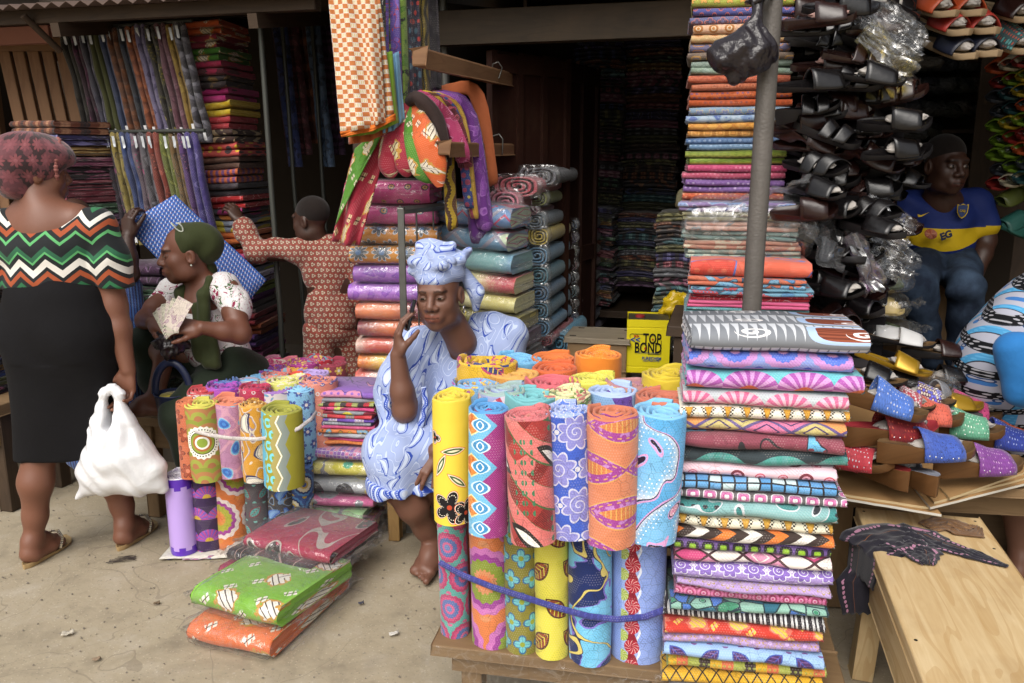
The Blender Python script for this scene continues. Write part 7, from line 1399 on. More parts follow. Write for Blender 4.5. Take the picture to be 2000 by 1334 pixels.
for k, (lab, px, py, y, w, h, a, fm_) in enumerate((('clear bag hanging at the top of the slipper rack', 1735, 45, 2.75, .12, .25, -.6, FILM), ('gold-edged clear bag hanging on the slipper rack', 1735, 100, 2.74, .09, .2, -.7, film('gold_film', (.85, .75, .35), .18, 20)), ('clear bag sticking out beside the jersey sleeve', 1735, 425, 2.78, .1, .2, -.7, FILM), ('striped purple and white film bag on the rack', 1690, 510, 2.72, .07, .2, -1.1, film('violet_film', (.6, .45, .6), .25, 16)), ('clear crumpled bag beside the striped one', 1740, 500, 2.76, .12, .18, -.6, FILM))):
    p = PY(px, py, y); mb = MB(); crumple_sheet(mb, (-h / 2 * math.cos(a), 0, -h / 2 * math.sin(a)), (h * math.cos(a), -.02, h * math.sin(a)), (-w * math.sin(a), .03, w * math.cos(a)), 16, 12, .022, k + 31, ruffle=.8); crumple_sheet(mb, (-h / 2 * math.cos(a), .02, -h / 2 * math.sin(a)), (h * math.cos(a), -.01, h * math.sin(a)), (-w * math.sin(a), .03, w * math.cos(a)), 16, 12, .022, k + 41, ruffle=.8); tag(mb.build('plastic_bag', fm_, loc=p), lab, 'bag')
# red platform sandals and chained sandals hanging at the upper right
REDL = solid('red_leather', 'a83830', .4, .4); CORK = solid('cork', 'b09878', .8, .2); OR_ = solid('orange_leather', 'b8502c', .4, .4); NV = solid('navy_leather', '1c2030', .4, .4)
tr = [('orange platform sandal', 1812, 10, OR_), ('orange platform sandal with paper', 1868, 8, OR_), ('red platform sandal', 1838, 45, REDL), ('red studded platform sandal', 1895, 42, REDL), ('navy platform sandal', 1850, 90, NV), ('navy studded platform sandal', 1898, 85, NV), ('brown chained sandal', 1965, 20, LBR), ('brown chained sandal with gold links', 2000, 15, LBR), ('beaded turquoise sandal', 1962, 80, F('dots', ('2c4c50', 'a84c3c', '5ca0a0'), 90)), ('beaded dark sandal', 1998, 75, F('dots', ('2c2c30', '8c6c4c', '5ca0a0'), 90))]
for k, (lab, px, py, mt_) in enumerate(tr): shoe(lab + ' hanging above the young man', PY(px, py + 14, 3.0), (.25 - .1 * (k % 2), -.9, -.32), (0, -.4, 1), 'slide', .25, CORK, CORK, mt_, ((.4, .82),), 0, PAP, 'sandals hanging above the young man', rise=.06)
ln_ = MB(); ln_.tube([(-.25, 0, 0), (.5, 0, 0)], .007, 8); a = PY(1860, -12, 3.12); tag(ln_.build('hanging_rail', STEEL_D, loc=a), 'rail holding the red platform sandals above the young man', 'rail')
# dim bagged shoes along the right wall and at the back
rnd = random.Random(5); pal = ['8c2c28', 'a89028', '6c8c28', '3c4048', 'a84c28', 'b0a890', '284c50', '5c3c2c']
cn_ = ['red', 'yellow', 'lime', 'charcoal', 'orange', 'cream', 'teal', 'brown']
for r_ in range(9):
    for c_ in range(5):
        px = 1965 + c_ * 26 + (r_ % 2) * 8; py = 130 + r_ * 28 + c_ * -6; ci = rnd.randrange(8); y = 3.75 - .06 * c_; p = PY(px, py, y); col_ = solid('dim_shoe_%d' % ci, pal[ci], .35, .5)
        shoe('dim %s slipper in film on the right wall, row %s, place %s' % (cn_[ci], ONES[r_ + 1].replace('first', 'one').replace('second', 'two').replace('third', 'three').replace('fourth', 'four').replace('fifth', 'five').replace('sixth', 'six').replace('seventh', 'seven').replace('eighth', 'eight').replace('ninth', 'nine'), ('one', 'two', 'three', 'four', 'five')[c_]), p, (-.8, -.5, -.35), (0, -.3, 1), 'flat', .24, col_, col_, col_, ((.45, .85),), 0, FILM if (r_ + c_) % 2 else None, 'dim slippers on the right wall', rise=.05)
a = PY(2025, 245, 3.98); mb = MB(); mb.box((0, 0, 0), (.5, .03, .95)); mb.build('display_board', W_DARK, sC, False, (a.x - sC.location.x, a.y - sC.location.y, a.z), (0, 0, R(-25)), .004); mb = MB(); mb.box((0, 0, 0), (.06, .04, a.z - .9)); mb.build('post', W_DARK, sC, False, (a.x - sC.location.x, a.y - sC.location.y, .5 + (a.z - .9) / 2 - .05), (0, 0, R(-25)), .004)
gm_ = [(1985, 385, '4c5424'), (1990, 432, '2c5c54'), (1985, 458, '2c5c54'), (1998, 365, '4c5424')]
for k, (px, py, hx) in enumerate(gm_): shoe(('lime', 'upper turquoise', 'lower turquoise', 'olive')[k] + ' ballet slipper hanging beside the jersey', PY(px, py, 3.7), (-.85, -.3, -.35 if k < 2 else .3), (0, -.5, 1), 'flat', .22, solid('sl_' + hx, hx, .4, .4), None, solid('sl_' + hx, hx, .4, .4), ((.5, .95),), 0, None, 'ballet slippers beside the jersey', rise=.04)
for k in range(22):
    px = 1775 + (k % 5) * 32; py = 95 + (k // 5) * 44; p = PY(px, py, 4.4); mb = MB(); pillow(mb, .14, .16, .07, p=.6, nx=10, ny=6, seed=k, amp=.012, freq=10); tag(mb.build('bagged_shoes', solid('dim_bag_%d' % (k % 4), ('4a4c4c', '3c403c', '5c5854', '34363c')[k % 4], .4, .5, bs=.8, bd=.02), loc=p, rot=(.2 * math.sin(k), .1 * math.cos(k * 3), k)), 'dim grey shoe bag on the back shelves, %s shelf, %s along' % (nth(k // 5 + 1), nth(k % 5 + 1)), 'bag', 'dim shoe bags on the back shelves')
for k in range(6):
    p = PY(1845, 118 + 44 * k, 4.5); mb = MB(); mb.box((0, 0, 0), (.75, .4, .02)); mb.build('shelf', W_DARK, sC, False, (p.x - sC.location.x, p.y + .05 - sC.location.y, p.z - .02), (0, 0, GY), .003)
# ---------------------------------------------------------------- people
SK1 = skin('skin_brown', '7c5240'); SK2 = skin('skin_brown_warm', '6c4434'); SK3 = skin('skin_dark', '745041'); SK4 = skin('skin_deep', '40291f')
def hrot(f, up=(0, 0, 1), roll=0):
    f = Vector(f).normalized(); y = -f; z = Vector(up); z = (z - y * z.dot(y)).normalized(); x = y.cross(z); M = Matrix((x, y, z)).transposed()
    return M @ Matrix.Rotation(roll, 3, 'Y') if roll else M
def person(label, base): return thing('person', label, 'person', base)
def wrinkle(a=.004, s=(45, 30, 38), ph=0):
    def f(x, y, z):
        return a * np.sin(x * s[0] + np.sin(z * s[1] + ph) * 1.6 + y * 12) * (.6 + .4 * np.sin(z * 17 + x * 9 + ph)) + a * .6 * np.sin(z * s[2] + x * 14 + y * 21 + np.sin(x * 30) + ph)
    return f
def flat_uv(x, y, z): return x, z
def bent_uv(c, rad):
    f = cyl_uv(c, rad); return f
def m_chevron():
    m = begin('chevron_jersey'); u, v, _ = sep(coords('UV')); t = v + tri(u / .098) * .042
    cols = ['1c2022', '2c6a44', '1c2022', '9c4c2c', '1c2022', 'd8d4cc', '1c2022', '5ca868', '2c6044', '1c2022', '5ca868', '1c2022', '9c4c2c', '1c2022', 'd8d4cc', '1c2022']
    pos = [0, .06, .11, .18, .25, .30, .39, .45, .48, .54, .68, .72, .78, .85, .89, .96]
    c = ramp(fract(t / .30), cols, pos); finish(c, .75, .25, sheen=.1, nrm=bump(tnoise(vec(u, v), 18, 3, .6, .5), .35, .008)); return m
def m_plainfab(key, a, b, rough=.8, sheen=.1):
    if key in MATS: return MATS[key]
    m = begin(key); o = coords('Object'); c = mix(a, b, tnoise(o, 9, 3)); finish(c, rough, .2, sheen=sheen, nrm=bump(tnoise(o, 22, 4, .6, .8) + tnoise(o, 400, 1) * .1, .4, .006)); return m
# ---- standing woman seen from behind
def woman_standing():
    y = 3.12; J = lambda px, py, yy=y: PY(px, py, yy); base = Vector((J(130, 700).x, y, 0)); P = person('standing woman from behind in zigzag top, black skirt and maroon lace headscarf', base)
    hc = J(72, 338, y + .02); Hf = (.75, .62, -.12); HR = hrot(Hf, (0.02, 0, 1)); B = Body(); nb = J(82, 412, y - .02)
    L = head(B, hc, HR, .98, neck=nb, neck_r=.056); B.cone(J(45, 425, y + .0), J(150, 428, y + .0), .055, .055, .05); B.ell(J(95, 450), (.16, .085, .09), .05)
    sh, el, wr = J(200, 462, y + .01), J(222, 598, y - .0), J(250, 722, y - .03); B.chain([sh, vlerp(sh, el, .5), el, vlerp(el, wr, .35), wr], [.058, .054, .046, .042, .028], .03)
    ht = hand(B, wr + Vector((0, 0, -.005)), (-.12, -.05, -1), (.25, 1, .05), side=-1, curl=(.45, .5, .55, .6), thumb=(.85, .35), s=.98)
    B.chain([J(95, 460), J(110, 650), J(80, 860, y - .04)], [.1, .1, .06], .05); B.chain([J(120, 650), J(215, 880, y + .11)], [.1, .06], .05)
    for (kx, ky, ax, ay, yy, hy) in ((80, 860, 66, 1060, y - .08, 0), (215, 880, 246, 1025, y + .07, 0)):
        k, a = J(kx, ky, yy + .04), J(ax, ay, yy); a.z = .085; B.chain([k, vlerp(k, a, .4) + Vector((0, -.015, 0)), vlerp(k, a, .75), a], [.062, .06, .042, .034], .03); foot(B, a, (.12, 1, 0), 1.0, True)
    B.make('body', SK1, P, base, res=.008, fine_res=.0035)
    # top
    T = Body(); T.cone(J(18, 455), J(188, 455), .068, .068, .06); T.ell(J(100, 485), (.19, .125, .12), .05); T.ell(J(108, 545), (.185, .125, .1), .05)
    se = J(219, 560, y); T.chain([J(192, 452), vlerp(J(197, 455), se, .5) + Vector((.012, 0, 0)), se + Vector((.012, 0, 0))], [.07, .076, .07], .008); T.chain([J(70, 425, y + .0), J(20, 440)], [.035, .06], .05); T.chain([J(100, 425, y + .0), J(185, 440)], [.035, .06], .05); T.chain([J(16, 455), J(-12, 560)], [.075, .07], .03)
    T.cone(el + Vector((0, 0, .055)), el + Vector((.012, 0, -.08)), .058, .058, .01, True); nk = J(86, 377, y - .03); T.ell(nk, (.105, .2, .082), .012, None, True); T.cone(J(84, 405, y + .02), J(82, 350), .06, .06, .02, True)
    wst = J(110, 560); T.half(wst, (0, 0, -1)); T.make('top', m_chevron(), P, base, res=.007, disp=wrinkle(.003, (30, 40, 50)), uvf=lambda x, yy, z: (x - wst.x + .5, z - wst.z))
    # skirt
    S_b = Body(); S_b.ell(J(115, 570), (.185, .13, .1), .06); S_b.ell(J(122, 640), (.215, .165, .19), .08); S_b.cone(J(85, 660), J(82, 900, y - .03), .13, .095, .08); S_b.cone(J(160, 660), J(205, 905, y + .03), .14, .10, .08); S_b.cone(J(120, 700), J(140, 900), .13, .11, .08)
    hem = J(120, 884); S_b.half(hem, (.05, 0, -1)); S_b.make('skirt', m_plainfab('black_skirt', '0f0e10', '151416', .9, 0), P, base, res=.008, disp=lambda x, yy, z: .004 * np.sin(x * 22 + z * 9) + .004 * np.sin(z * 26 + x * 30) * (z > .8))
    # lace bonnet
    H = Body(); M = np.array(HR); LL = lambda a, b, c_: Vector(hc) + HR @ Vector((a, b, c_)); H.ell(LL(0, .02, .05), (.098, .125, .098), .02, M); H.ell(LL(0, .075, .0), (.085, .085, .10), .04, M); H.ell(LL(0, -.05, .07), (.09, .075, .065), .03, M); H.ell(LL(0, -.11, -.045), (.078, .085, .10), .01, M, True); H.cone(LL(0, .06, -.05), LL(-.01, -.03, -.13), .055, .028, .03); H.cone(LL(-.01, -.03, -.13), LL(-.02, -.075, -.125), .03, .018, .02)
    H.ell(LL(0, -.0, -.1), (.06, .08, .06), .01, M, True)
    def m_lace():
        m = begin('maroon_lace'); u, v, _ = sep(coords('UV')); c = p_flower(u, v, ['3c2c2e', '7c484c', '6a3c40', '8a5458'], 18, 8); c = mix(c, '74444a', gt(tnoise(vec(u, v), 20, 2), .5) * .6); finish(c, .9, .15, sheen=.3, nrm=bump(tnoise(vec(u, v), 60, 3), .7, .004)); return m
    H.make('headscarf', m_lace(), P, base, res=.005, disp=wrinkle(.005, (50, 40, 60)), uvf=cyl_uv(tuple(hc), .13))
    mb = MB()
    for k in range(34):   # crocheted bobble edge
        t = k / 33; a = -2.3 + 4.6 * t; p = LL(math.sin(a) * .088, -.055 - .012 * math.cos(a * 2), .045 + math.cos(a) * .085) - base; rr = .008 + .002 * math.sin(k * 2.3); n0 = len(mb.v)
        q = MB(); q.lathe([(0, -rr), (rr * .7, -rr * .7), (rr, 0), (rr * .7, rr * .7), (0, rr)], 8, tuple(p)); mb.grid([[q.v[i * 5 + j] for j in range(5)] for i in range(9)], [[(i * .01, j * .01) for j in range(5)] for i in range(9)])
    mb.build('scarf_edging', m_plainfab('bobble_edge', '96605a', '7c4c48'), P)
    # beaded flat sandals
    for (ax, ay, yy) in ((66, 1060, y - .08), (246, 1025, y + .07)):
        a = J(ax, ay, yy); s_, ins, band, top = shoe_meshes('flat', .26); d = Vector((.12, 1, 0)).normalized(); o = s_.build('sandal_sole', solid('tan_sole', 'b09468', .7, .3), P, loc=(a.x - base.x + d.x * .06, a.y - base.y + d.y * .06, -.004)); o.rotation_euler = frame(d, (0, 0, 1)).to_euler(); ins.build('insole', MATS['tan_sole'], o)
        q = MB(); q.tube([(.02, -.05, .018), (.045, -.046, .05), (.07, -.01, .07), (.075, .02, .066), (.05, .046, .045), (.02, .05, .018)], .006, 8); q.build('beaded_strap', F('dots', ('3c3028', 'd8d0c0', 'b8a888'), 120, r=.4), o)
    return J
woman_standing()
# white carrier bag in her hand
def carrier():
    y = 3.03; J = lambda px, py, yy=y: PY(px, py, yy); b = J(232, 900); o = thing('carrier_bag', 'white plastic carrier bag hanging from the hand of the woman in the zigzag top', 'bag', b); B = Body()
    B.ell(J(235, 908), (.145, .075, .11), .06); B.ell(J(272, 925), (.09, .065, .085), .05); B.ell(J(195, 925), (.085, .06, .08), .05); B.cone(J(222, 880), J(212, 838), .085, .06, .06); B.cone(J(245, 880), J(240, 830), .085, .045, .05); B.cone(J(196, 850), J(204, 772), .045, .017, .02); B.cone(J(246, 850), J(232, 772), .045, .017, .02); B.cone(J(175, 950), J(150, 974), .03, .006, .03); B.cone(J(300, 930), J(318, 955), .05, .02, .03); B.cone(J(203, 770), J(214, 757), .018, .012, .02); B.cone(J(232, 770), J(222, 757), .018, .012, .02)
    B.ell(J(218, 808), (.013, .3, .062), .012, None, True); B.half(J(230, 972), (.04, 0, -1))
    cx, cz = J(217, 760).x, J(217, 760).z
    def d(x, yy, z): a = np.arctan2(x - cx, cz - z + .02); return .0042 * np.sin(a * 24 + np.sin(z * 30) * 1.2) * np.clip((cz - z) * 6, .3, 1) * np.clip((z - cz + .42) * 6, .2, 1) + .0028 * np.sin(x * 55 + z * 70 + np.sin(x * 40) * 2)
    m = begin('white_polythene'); oc = coords('Object'); n = tnoise(oc, 14, 4, .65, 1.0); finish(mix('e6e6e8', 'd8d9dc', n), .3, .5, nrm=bump(n + tnoise(oc, 40, 3, .6, 1.0) * .2, .35, .01)); B.make('film', m, o, b, res=.004, disp=d, smooth_it=1)
carrier()
# ---- seated woman in blue, talking on a phone
def m_adire(name='blue_white_adire', s=14):
    m = begin(name); u, v, _ = sep(coords('UV')); c = p_paisley(u, v, ['98a6cc', '2c48a4', '6c86c4', 'c0cce2'], s); c = mix(c, '8ca0d0', mx(tnoise(vec(u, v), 5, 2) - .55, 0.0) * 1.2)
    finish(c, .8, .2, sheen=.15, nrm=bump(tnoise(vec(u, v), 22, 3, .6, .6), .4, .007)); return m
def m_border():
    m = begin('blue_scallop_border'); u, v, _ = sep(coords('UV')); c = p_wave(v, u, ['c8d2e6', '3450b0', '4a64bc', '2c44a0', 'a8b8dc'], 30, .2, 16.0); finish(c, .8, .2, nrm=bump(tnoise(vec(u, v), 22, 3), .3, .006)); return m
def woman_blue():
    y = 3.2; J = lambda px, py, yy=y: PY(px, py, yy); base = Vector((J(860, 800).x, 3.2, 0)); P = person('seated woman in pale blue paisley dress and headwrap holding a phone to her ear', base)
    hc = J(860, 577, 3.09); HR = hrot((-.27, -.955, -.06), (.03, .0, 1), R(-5)); B = Body(); nb = J(902, 668, 3.16); L = head(B, hc, HR, 1.04, neck=nb, full=.98, jaw=1.04, neck_r=.052)
    B.ell(J(900, 695, 3.22), (.085, .06, .09), .04); B.cone(J(850, 690, 3.23), J(965, 675, 3.26), .04, .04, .04)
    sh, el, wr = J(812, 690, 3.2), J(790, 802, 3.0), J(777, 694, 2.99); B.chain([sh, vlerp(sh, el, .5), el, vlerp(el, wr, .35), wr], [.055, .05, .042, .041, .028], .025)
    hand(B, wr, (.02, .08, 1), (-.93, -.36, .05), side=1, curl=(.3, .38, .46, .52), thumb=(.5, .6), s=.98)
    B.chain([J(975, 690, 3.26), J(940, 830, 3.05), J(850, 880, 2.93)], [.055, .045, .03], .02); hand(B, J(850, 882, 2.93), (-.6, -.3, -.75), (-.2, -.8, .5), side=-1, curl=(.3, .35, .4, .4), thumb=(.5, .2), s=.98)
    kn, an = J(775, 945, 2.93), J(846, 1078, 3.02); an.z = .085; B.chain([J(830, 890, 3.15), kn, vlerp(kn, an, .35) + Vector((.012, -.012, 0)), vlerp(kn, an, .75), an], [.08, .063, .056, .038, .034], .03); foot(B, an, (-.25, -1, 0), 1.05)
    k2, a2 = J(842, 930, 3.0), Vector((J(890, 1000, 3.05).x, 3.12, .085)); B.chain([J(880, 880, 3.2), k2, a2], [.08, .06, .036], .03); foot(B, a2, (.0, -1, 0), 1.0, False)
    ht = head_tint(L, HR, 1.04); B.make('body', SK3, P, base, res=.007, fine_res=.0028, tint=ht); eyes(L, HR, 1.04, P, base, (-.1, 0), .33)
    # dress
    D = Body(); D.cone(J(825, 690, 3.22), J(975, 668, 3.26), .085, .09, .08); D.ell(J(890, 770, 3.22), (.17, .12, .16), .06); D.ell(J(925, 720, 3.25), (.15, .11, .14), .06); D.ell(J(850, 850, 3.2), (.2, .17, .13), .08); D.ell(J(980, 690, 3.26), (.085, .09, .1), .05); D.chain([J(975, 680, 3.26), J(955, 830, 3.12)], [.09, .08], .05)
    D.chain([J(850, 860, 3.15), J(775, 895, 2.97)], [.13, .105], .06); D.chain([J(890, 870, 3.15), J(845, 890, 3.02)], [.13, .1], .06); D.cone(J(770, 895, 2.97), J(772, 960, 2.93), .10, .085, .05); D.cone(J(825, 890, 3.0), J(828, 950, 2.98), .085, .07, .05); D.ell(J(740, 880, 2.99), (.055, .07, .08), .05)
    # wide sleeve round the raised arm
    D.chain([J(808, 680, 3.2), J(782, 760, 3.08), J(782, 815, 3.04)], [.082, .085, .07], .04); D.cone(J(770, 740, 3.1), J(768, 800, 3.06), .06, .055, .03); D.cone(J(825, 745, 3.14), J(815, 840, 3.08), .05, .045, .03)
    D.chain([vlerp(wr, el, .05) + Vector((0, -.03, 0)), vlerp(wr, el, .95) + Vector((.005, -.02, .0))], [.042, .05], .012); D.pr[-1] = D.pr[-1][:-1] + (True,); D.cone(el + Vector((.0, -.06, -.0)), vlerp(wr, el, .4) + Vector((.005, -.09, 0)), .05, .045, .012, True)
    # V neck and hem
    D.ell(J(893, 652, 3.12), (.046, .1, .085), .01, None, True); D.cone(J(893, 672, 3.0), J(893, 695, 3.2), .028, .018, .012, True); D.ell(J(897, 618, 3.2), (.044, .065, .05), .02, None, True); D.cone(J(938, 628, 3.22), J(985, 655, 3.26), .042, .085, .04); D.cone(J(838, 655, 3.2), J(815, 685, 3.22), .04, .07, .03)
    hz = J(780, 957, 2.93).z; D.half((0, 0, hz), (0, 0, -1))
    cx = J(860, 700).x
    D.make('dress', m_adire(), P, base, res=.006, disp=lambda x, yy, z: wrinkle(.0035, (38, 30, 34))(x, yy, z) + .004 * np.sin((x * 1.0 + z * .6) * 60) * (z > .55), uvf=lambda x, yy, z: (x - yy * .5, z - yy * .9))
    Hm = Body(); Hm.cone(J(770, 952, 2.93), J(772, 960, 2.93), .094, .093, .05); Hm.cone(J(825, 945, 2.99), J(828, 952, 2.98), .08, .078, .05); Hm.ell(J(740, 940, 2.98), (.04, .05, .03), .04)
    Hm.half((0, 0, hz + .035), (0, 0, 1)); Hm.half((0, 0, hz - .006), (0, 0, -1)); Hm.make('hem_border', m_border(), P, base, res=.005, disp=lambda x, yy, z: .005 * np.sin(x * 70 + yy * 40) + .004 * np.sin(x * 28), uvf=lambda x, yy, z: (z * .9 + .006 * np.sin(x * 60), x - yy))
    for pts, rr in (((J(752, 770, 2.99), J(757, 800, 2.985), J(762, 830, 2.99), J(790, 842, 3.0), J(822, 830, 3.0), J(832, 790, 3.02), J(826, 745, 3.03)), .012),):
        q = MB(); sm = []
        for i in range(len(pts) - 1): sm += [vlerp(pts[i], pts[i + 1], t / 4) + Vector((0, .006 * math.sin(t * 1.57 + i), 0)) for t in range(4)]
        q.tube([p - base for p in sm], rr, 8, flat=.5); q.build('sleeve_border', m_border(), P)
    # headwrap
    H = Body(); M = np.array(HR); LL = lambda a, b, c_: Vector(hc) + HR @ Vector((a, b, c_)); H.ell(LL(0, .02, .075), (.092, .112, .05), .02, M); H.ell(LL(0, .03, .115), (.096, .108, .055), .03, M); H.ell(LL(-.02, .03, .155), (.07, .075, .045), .03, M)
    for (a, b, w) in (((-.085, -.03, .10), (.06, -.085, .125), .02), ((-.07, -.05, .14), (.075, -.04, .14), .022), ((-.09, .03, .13), (.0, -.05, .17), .024), ((.02, -.06, .15), (.095, .02, .12), .02), ((-.05, .0, .185), (.05, .02, .175), .026)): H.cone(LL(*a), LL(*b), w, w * .8, .012)
    H.cone(LL(.085, .05, .13), LL(.125, .02, .165), .018, .008, .01); H.cone(LL(.08, .07, .06), LL(.115, .075, -.01), .028, .03, .02); H.cone(LL(.115, .075, -.01), LL(.105, .08, -.07), .028, .012, .02); H.ell(LL(0, -.02, .035), (.2, .2, .012), .004, M, False) if False else None
    H.half(LL(0, -.09, .055), tuple(HR @ Vector((0, -.25, -1)))) if False else None
    H.make('headwrap', m_adire('adire_wrap', 16), P, base, res=.0045, disp=wrinkle(.0045, (70, 50, 60), 1.0), uvf=lambda x, yy, z: (x - yy * .7, z * 1.1))
    h2 = Body(); h2.ell(LL(0, .03, .035), (.080, .098, .075), .02, M); h2.ell(LL(0, -.08, .0), (.07, .05, .07), .02, M, True); h2.make('hair', m_plainfab('black_hair', '14100e', '1e1815', .9), P, base, res=.005)
    # phone and earring
    pc = J(802, 616, 3.02); mb = MB(); mb.box((0, 0, 0), (.011, .05, .11)); o = mb.build('x', solid('phone_black', '101012', .25, .5), None, False, pc, (R(-12), R(16), R(12)), .003); o.name = 'mobile_phone'; tag(o, 'small black mobile phone held to the ear of the woman in blue', 'phone')
    ep = LL(.082, .02, -.045) - base; mb = MB(); mb.tube([ep + Vector((.0, 0, -.013)) + Vector((math.cos(a) * .003, math.cos(a) * .006, math.sin(a) * .013)) for a in [i * .449 for i in range(15)]], .0022, 6); mb.build('earring', solid('silver', 'c8c8c8', .25, .5, .9), P)
    return P
woman_blue()
lb = thing('low_bench', 'low wooden bench under the seated woman in blue', 'bench', (PY(880, 950, 3.28).x, 3.3, 0), R(-5))
mb = MB(); mb.box((0, 0, 0), (.56, .24, .03)); mb.build('top', W_MID, lb, False, (0, 0, .265), (0, 0, 0), .004)
for x in (-.22, .24):
    for yy in (-.09, .09): mb = MB(); mb.box((0, 0, 0), (.045, .045, .25)); mb.build('leg', wood('bench_leg_wood', 'a88858', '8c6c40'), lb, False, (x, yy, .125), (0, 0, 0), .003)
# ---- seller in a green headscarf counting notes
def seller():
    y = 3.52; J = lambda px, py, yy=y: PY(px, py, yy); base = Vector((J(400, 700).x, y, 0)); P = person('seated woman in dark green headscarf and white flowered top counting banknotes', base)
    hc = J(366, 498, 3.5); HR = hrot((-.93, -.36, -.08), (-.05, 0, 1)); s = 1.0; B = Body(); nb = J(400, 580, 3.56); L = head(B, hc, HR, s, neck=nb, neck_r=.046, ears=True)
    B.cone(J(345, 572, 3.66), J(440, 562, 3.48), .05, .05, .06); B.ell(J(395, 600, 3.53), (.09, .09, .09), .05)
    s1, e1, w1 = J(448, 572, 3.46), J(470, 652, 3.34), J(394, 640, 3.26); B.chain([s1, vlerp(s1, e1, .5), e1, vlerp(e1, w1, .4), w1], [.05, .047, .04, .036, .026], .025); hand(B, w1, (-.9, -.1, .1), (.1, -.75, .6), side=-1, curl=(.5, .55, .6, .6), thumb=(.5, .2), s=.95)
    s2, e2, w2 = J(330, 575, 3.66), J(292, 640, 3.5), J(290, 632, 3.34); B.chain([s2, vlerp(s2, J(285, 622, 3.5), .6), J(285, 625, 3.48), J(296, 630, 3.36)], [.048, .045, .04, .027], .025); hand(B, J(298, 630, 3.35), (.7, -.4, -.1), (.0, -.6, .8), side=1, curl=(.45, .5, .55, .55), thumb=(.5, .2), s=.95)
    f1 = J(305, 800, 3.35); f1.z += .05; foot(B, f1, (-1, -.15, 0), .95, True); B.chain([f1, f1 + Vector((.03, .06, .16)), J(288, 668, 3.48), J(420, 715, 3.58), J(395, 600, 3.53)], [.034, .04, .05, .07, .07], .02)
    B.make('body', SK2, P, base, res=.007, fine_res=.003, tint=head_tint(L, HR, s)); eyes(L, HR, s, P, base, (0, -.2), .4)
    T = Body(); T.cone(J(345, 570, 3.64), J(440, 562, 3.5), .06, .062, .06); T.ell(J(405, 640, 3.55), (.12, .13, .15), .05); T.ell(J(430, 690, 3.56), (.13, .13, .09), .05); T.chain([J(440, 566, 3.48), J(462, 602, 3.42)], [.065, .066], .03); T.chain([J(336, 570, 3.66), J(318, 592, 3.62)], [.06, .06], .03)
    T.ell(J(385, 565, 3.46), (.06, .12, .065), .012, None, True); T.cone(J(455, 590, 3.43), J(472, 640, 3.36), .05, .05, .006, True) if False else None; T.half(J(430, 712), (.1, 0, -1))
    def m_top():
        m = begin('white_flower_top'); u, v, _ = sep(coords('UV')); n = tnoise(vec(u, v), 13, 3, .5, 1.2); c = mix('cfcccb', '8c3c58', lt(ab(n - .42), .012)); c = mix(c, '7a2440', gt(n, .66)); c = mix(c, '3c5c34', lt(ab(n - .62), .01)); c = mix(c, '9c5070', lt(ab(tnoise(vec(u, v), 26, 2, .5, 1.5) - .5), .01) * .7); finish(c, .8, .2, nrm=bump(tnoise(vec(u, v), 24, 3), .35, .006)); return m
    T.make('top', m_top(), P, base, res=.006, disp=wrinkle(.004, (45, 35, 50)), uvf=lambda x, yy, z: (x + yy * .5, z))
    L_ = Body(); L_.ell(J(450, 725, 3.56), (.16, .15, .11), .06); L_.chain([J(455, 725, 3.5), J(395, 775, 3.36), J(350, 815, 3.26)], [.105, .088, .075], .05); L_.chain([J(350, 815, 3.26), J(372, 900, 3.24)], [.075, .055], .04); L_.chain([J(420, 720, 3.6), J(340, 690, 3.56), J(288, 668, 3.48)], [.1, .085, .072], .05); L_.chain([J(288, 668, 3.48), J(300, 740, 3.44), J(312, 782, 3.38)], [.07, .056, .046], .04)
    L_.make('trousers', m_plainfab('dark_green_cloth', '1c2618', '161e13'), P, base, res=.007, disp=wrinkle(.005, (30, 24, 40)))
    H = Body(); M = np.array(HR); LL = lambda a, b, c_: Vector(hc) + HR @ Vector((a, b, c_)); H.ell(LL(0, .03, .055), (.084, .10, .082), .02, M); H.ell(LL(0, .1, .02), (.055, .05, .065), .04, M); H.ell(LL(0, -.1, -.03), (.1, .075, .095), .012, M, True); H.ell(LL(.085, .0, -.035), (.03, .04, .05), .01, M, True)
    H.chain([J(408, 548, 3.46), J(399, 575, 3.43), J(396, 640, 3.4), J(406, 705, 3.37)], [.018, .024, .026, .03], .02); H.chain([J(382, 600, 3.43), J(384, 650, 3.4), J(390, 700, 3.37)], [.018, .02, .022], .015); H.chain([J(410, 640, 3.41), J(424, 712, 3.36)], [.018, .022], .015); H.chain([LL(-.03, .08, -.07), J(352, 570, 3.5), J(356, 645, 3.42)], [.03, .022, .022], .02)
    H.make('headscarf', m_plainfab('olive_scarf', '343a1c', '2a3016', .75), P, base, res=.005, disp=wrinkle(.005, (60, 30, 28)))
    mb = MB()
    for k in range(40):
        a = k / 39; t = a * 9.0; p = LL(.078 * math.cos(t * .25) , -.02 + .02 * math.sin(t), .12 + .018 * math.cos(t * 1.3)) - base; q = MB(); q.lathe([(0, -.004), (.004, 0), (0, .004)], 6, tuple(p)); mb.grid([[q.v[i * 3 + j] for j in range(3)] for i in range(7)], [[(0, 0)] * 3 for i in range(7)])
    mb.build('bead_trim', solid('pearl', 'c8ccc0', .3, .5), P)
    ep = LL(.084, .008, -.036) - base; q = MB(); q.lathe([(0, -.005), (.005, 0), (0, .005)], 8, tuple(ep)); q.build('earring', solid('pearl', 'c8ccc0'), P)
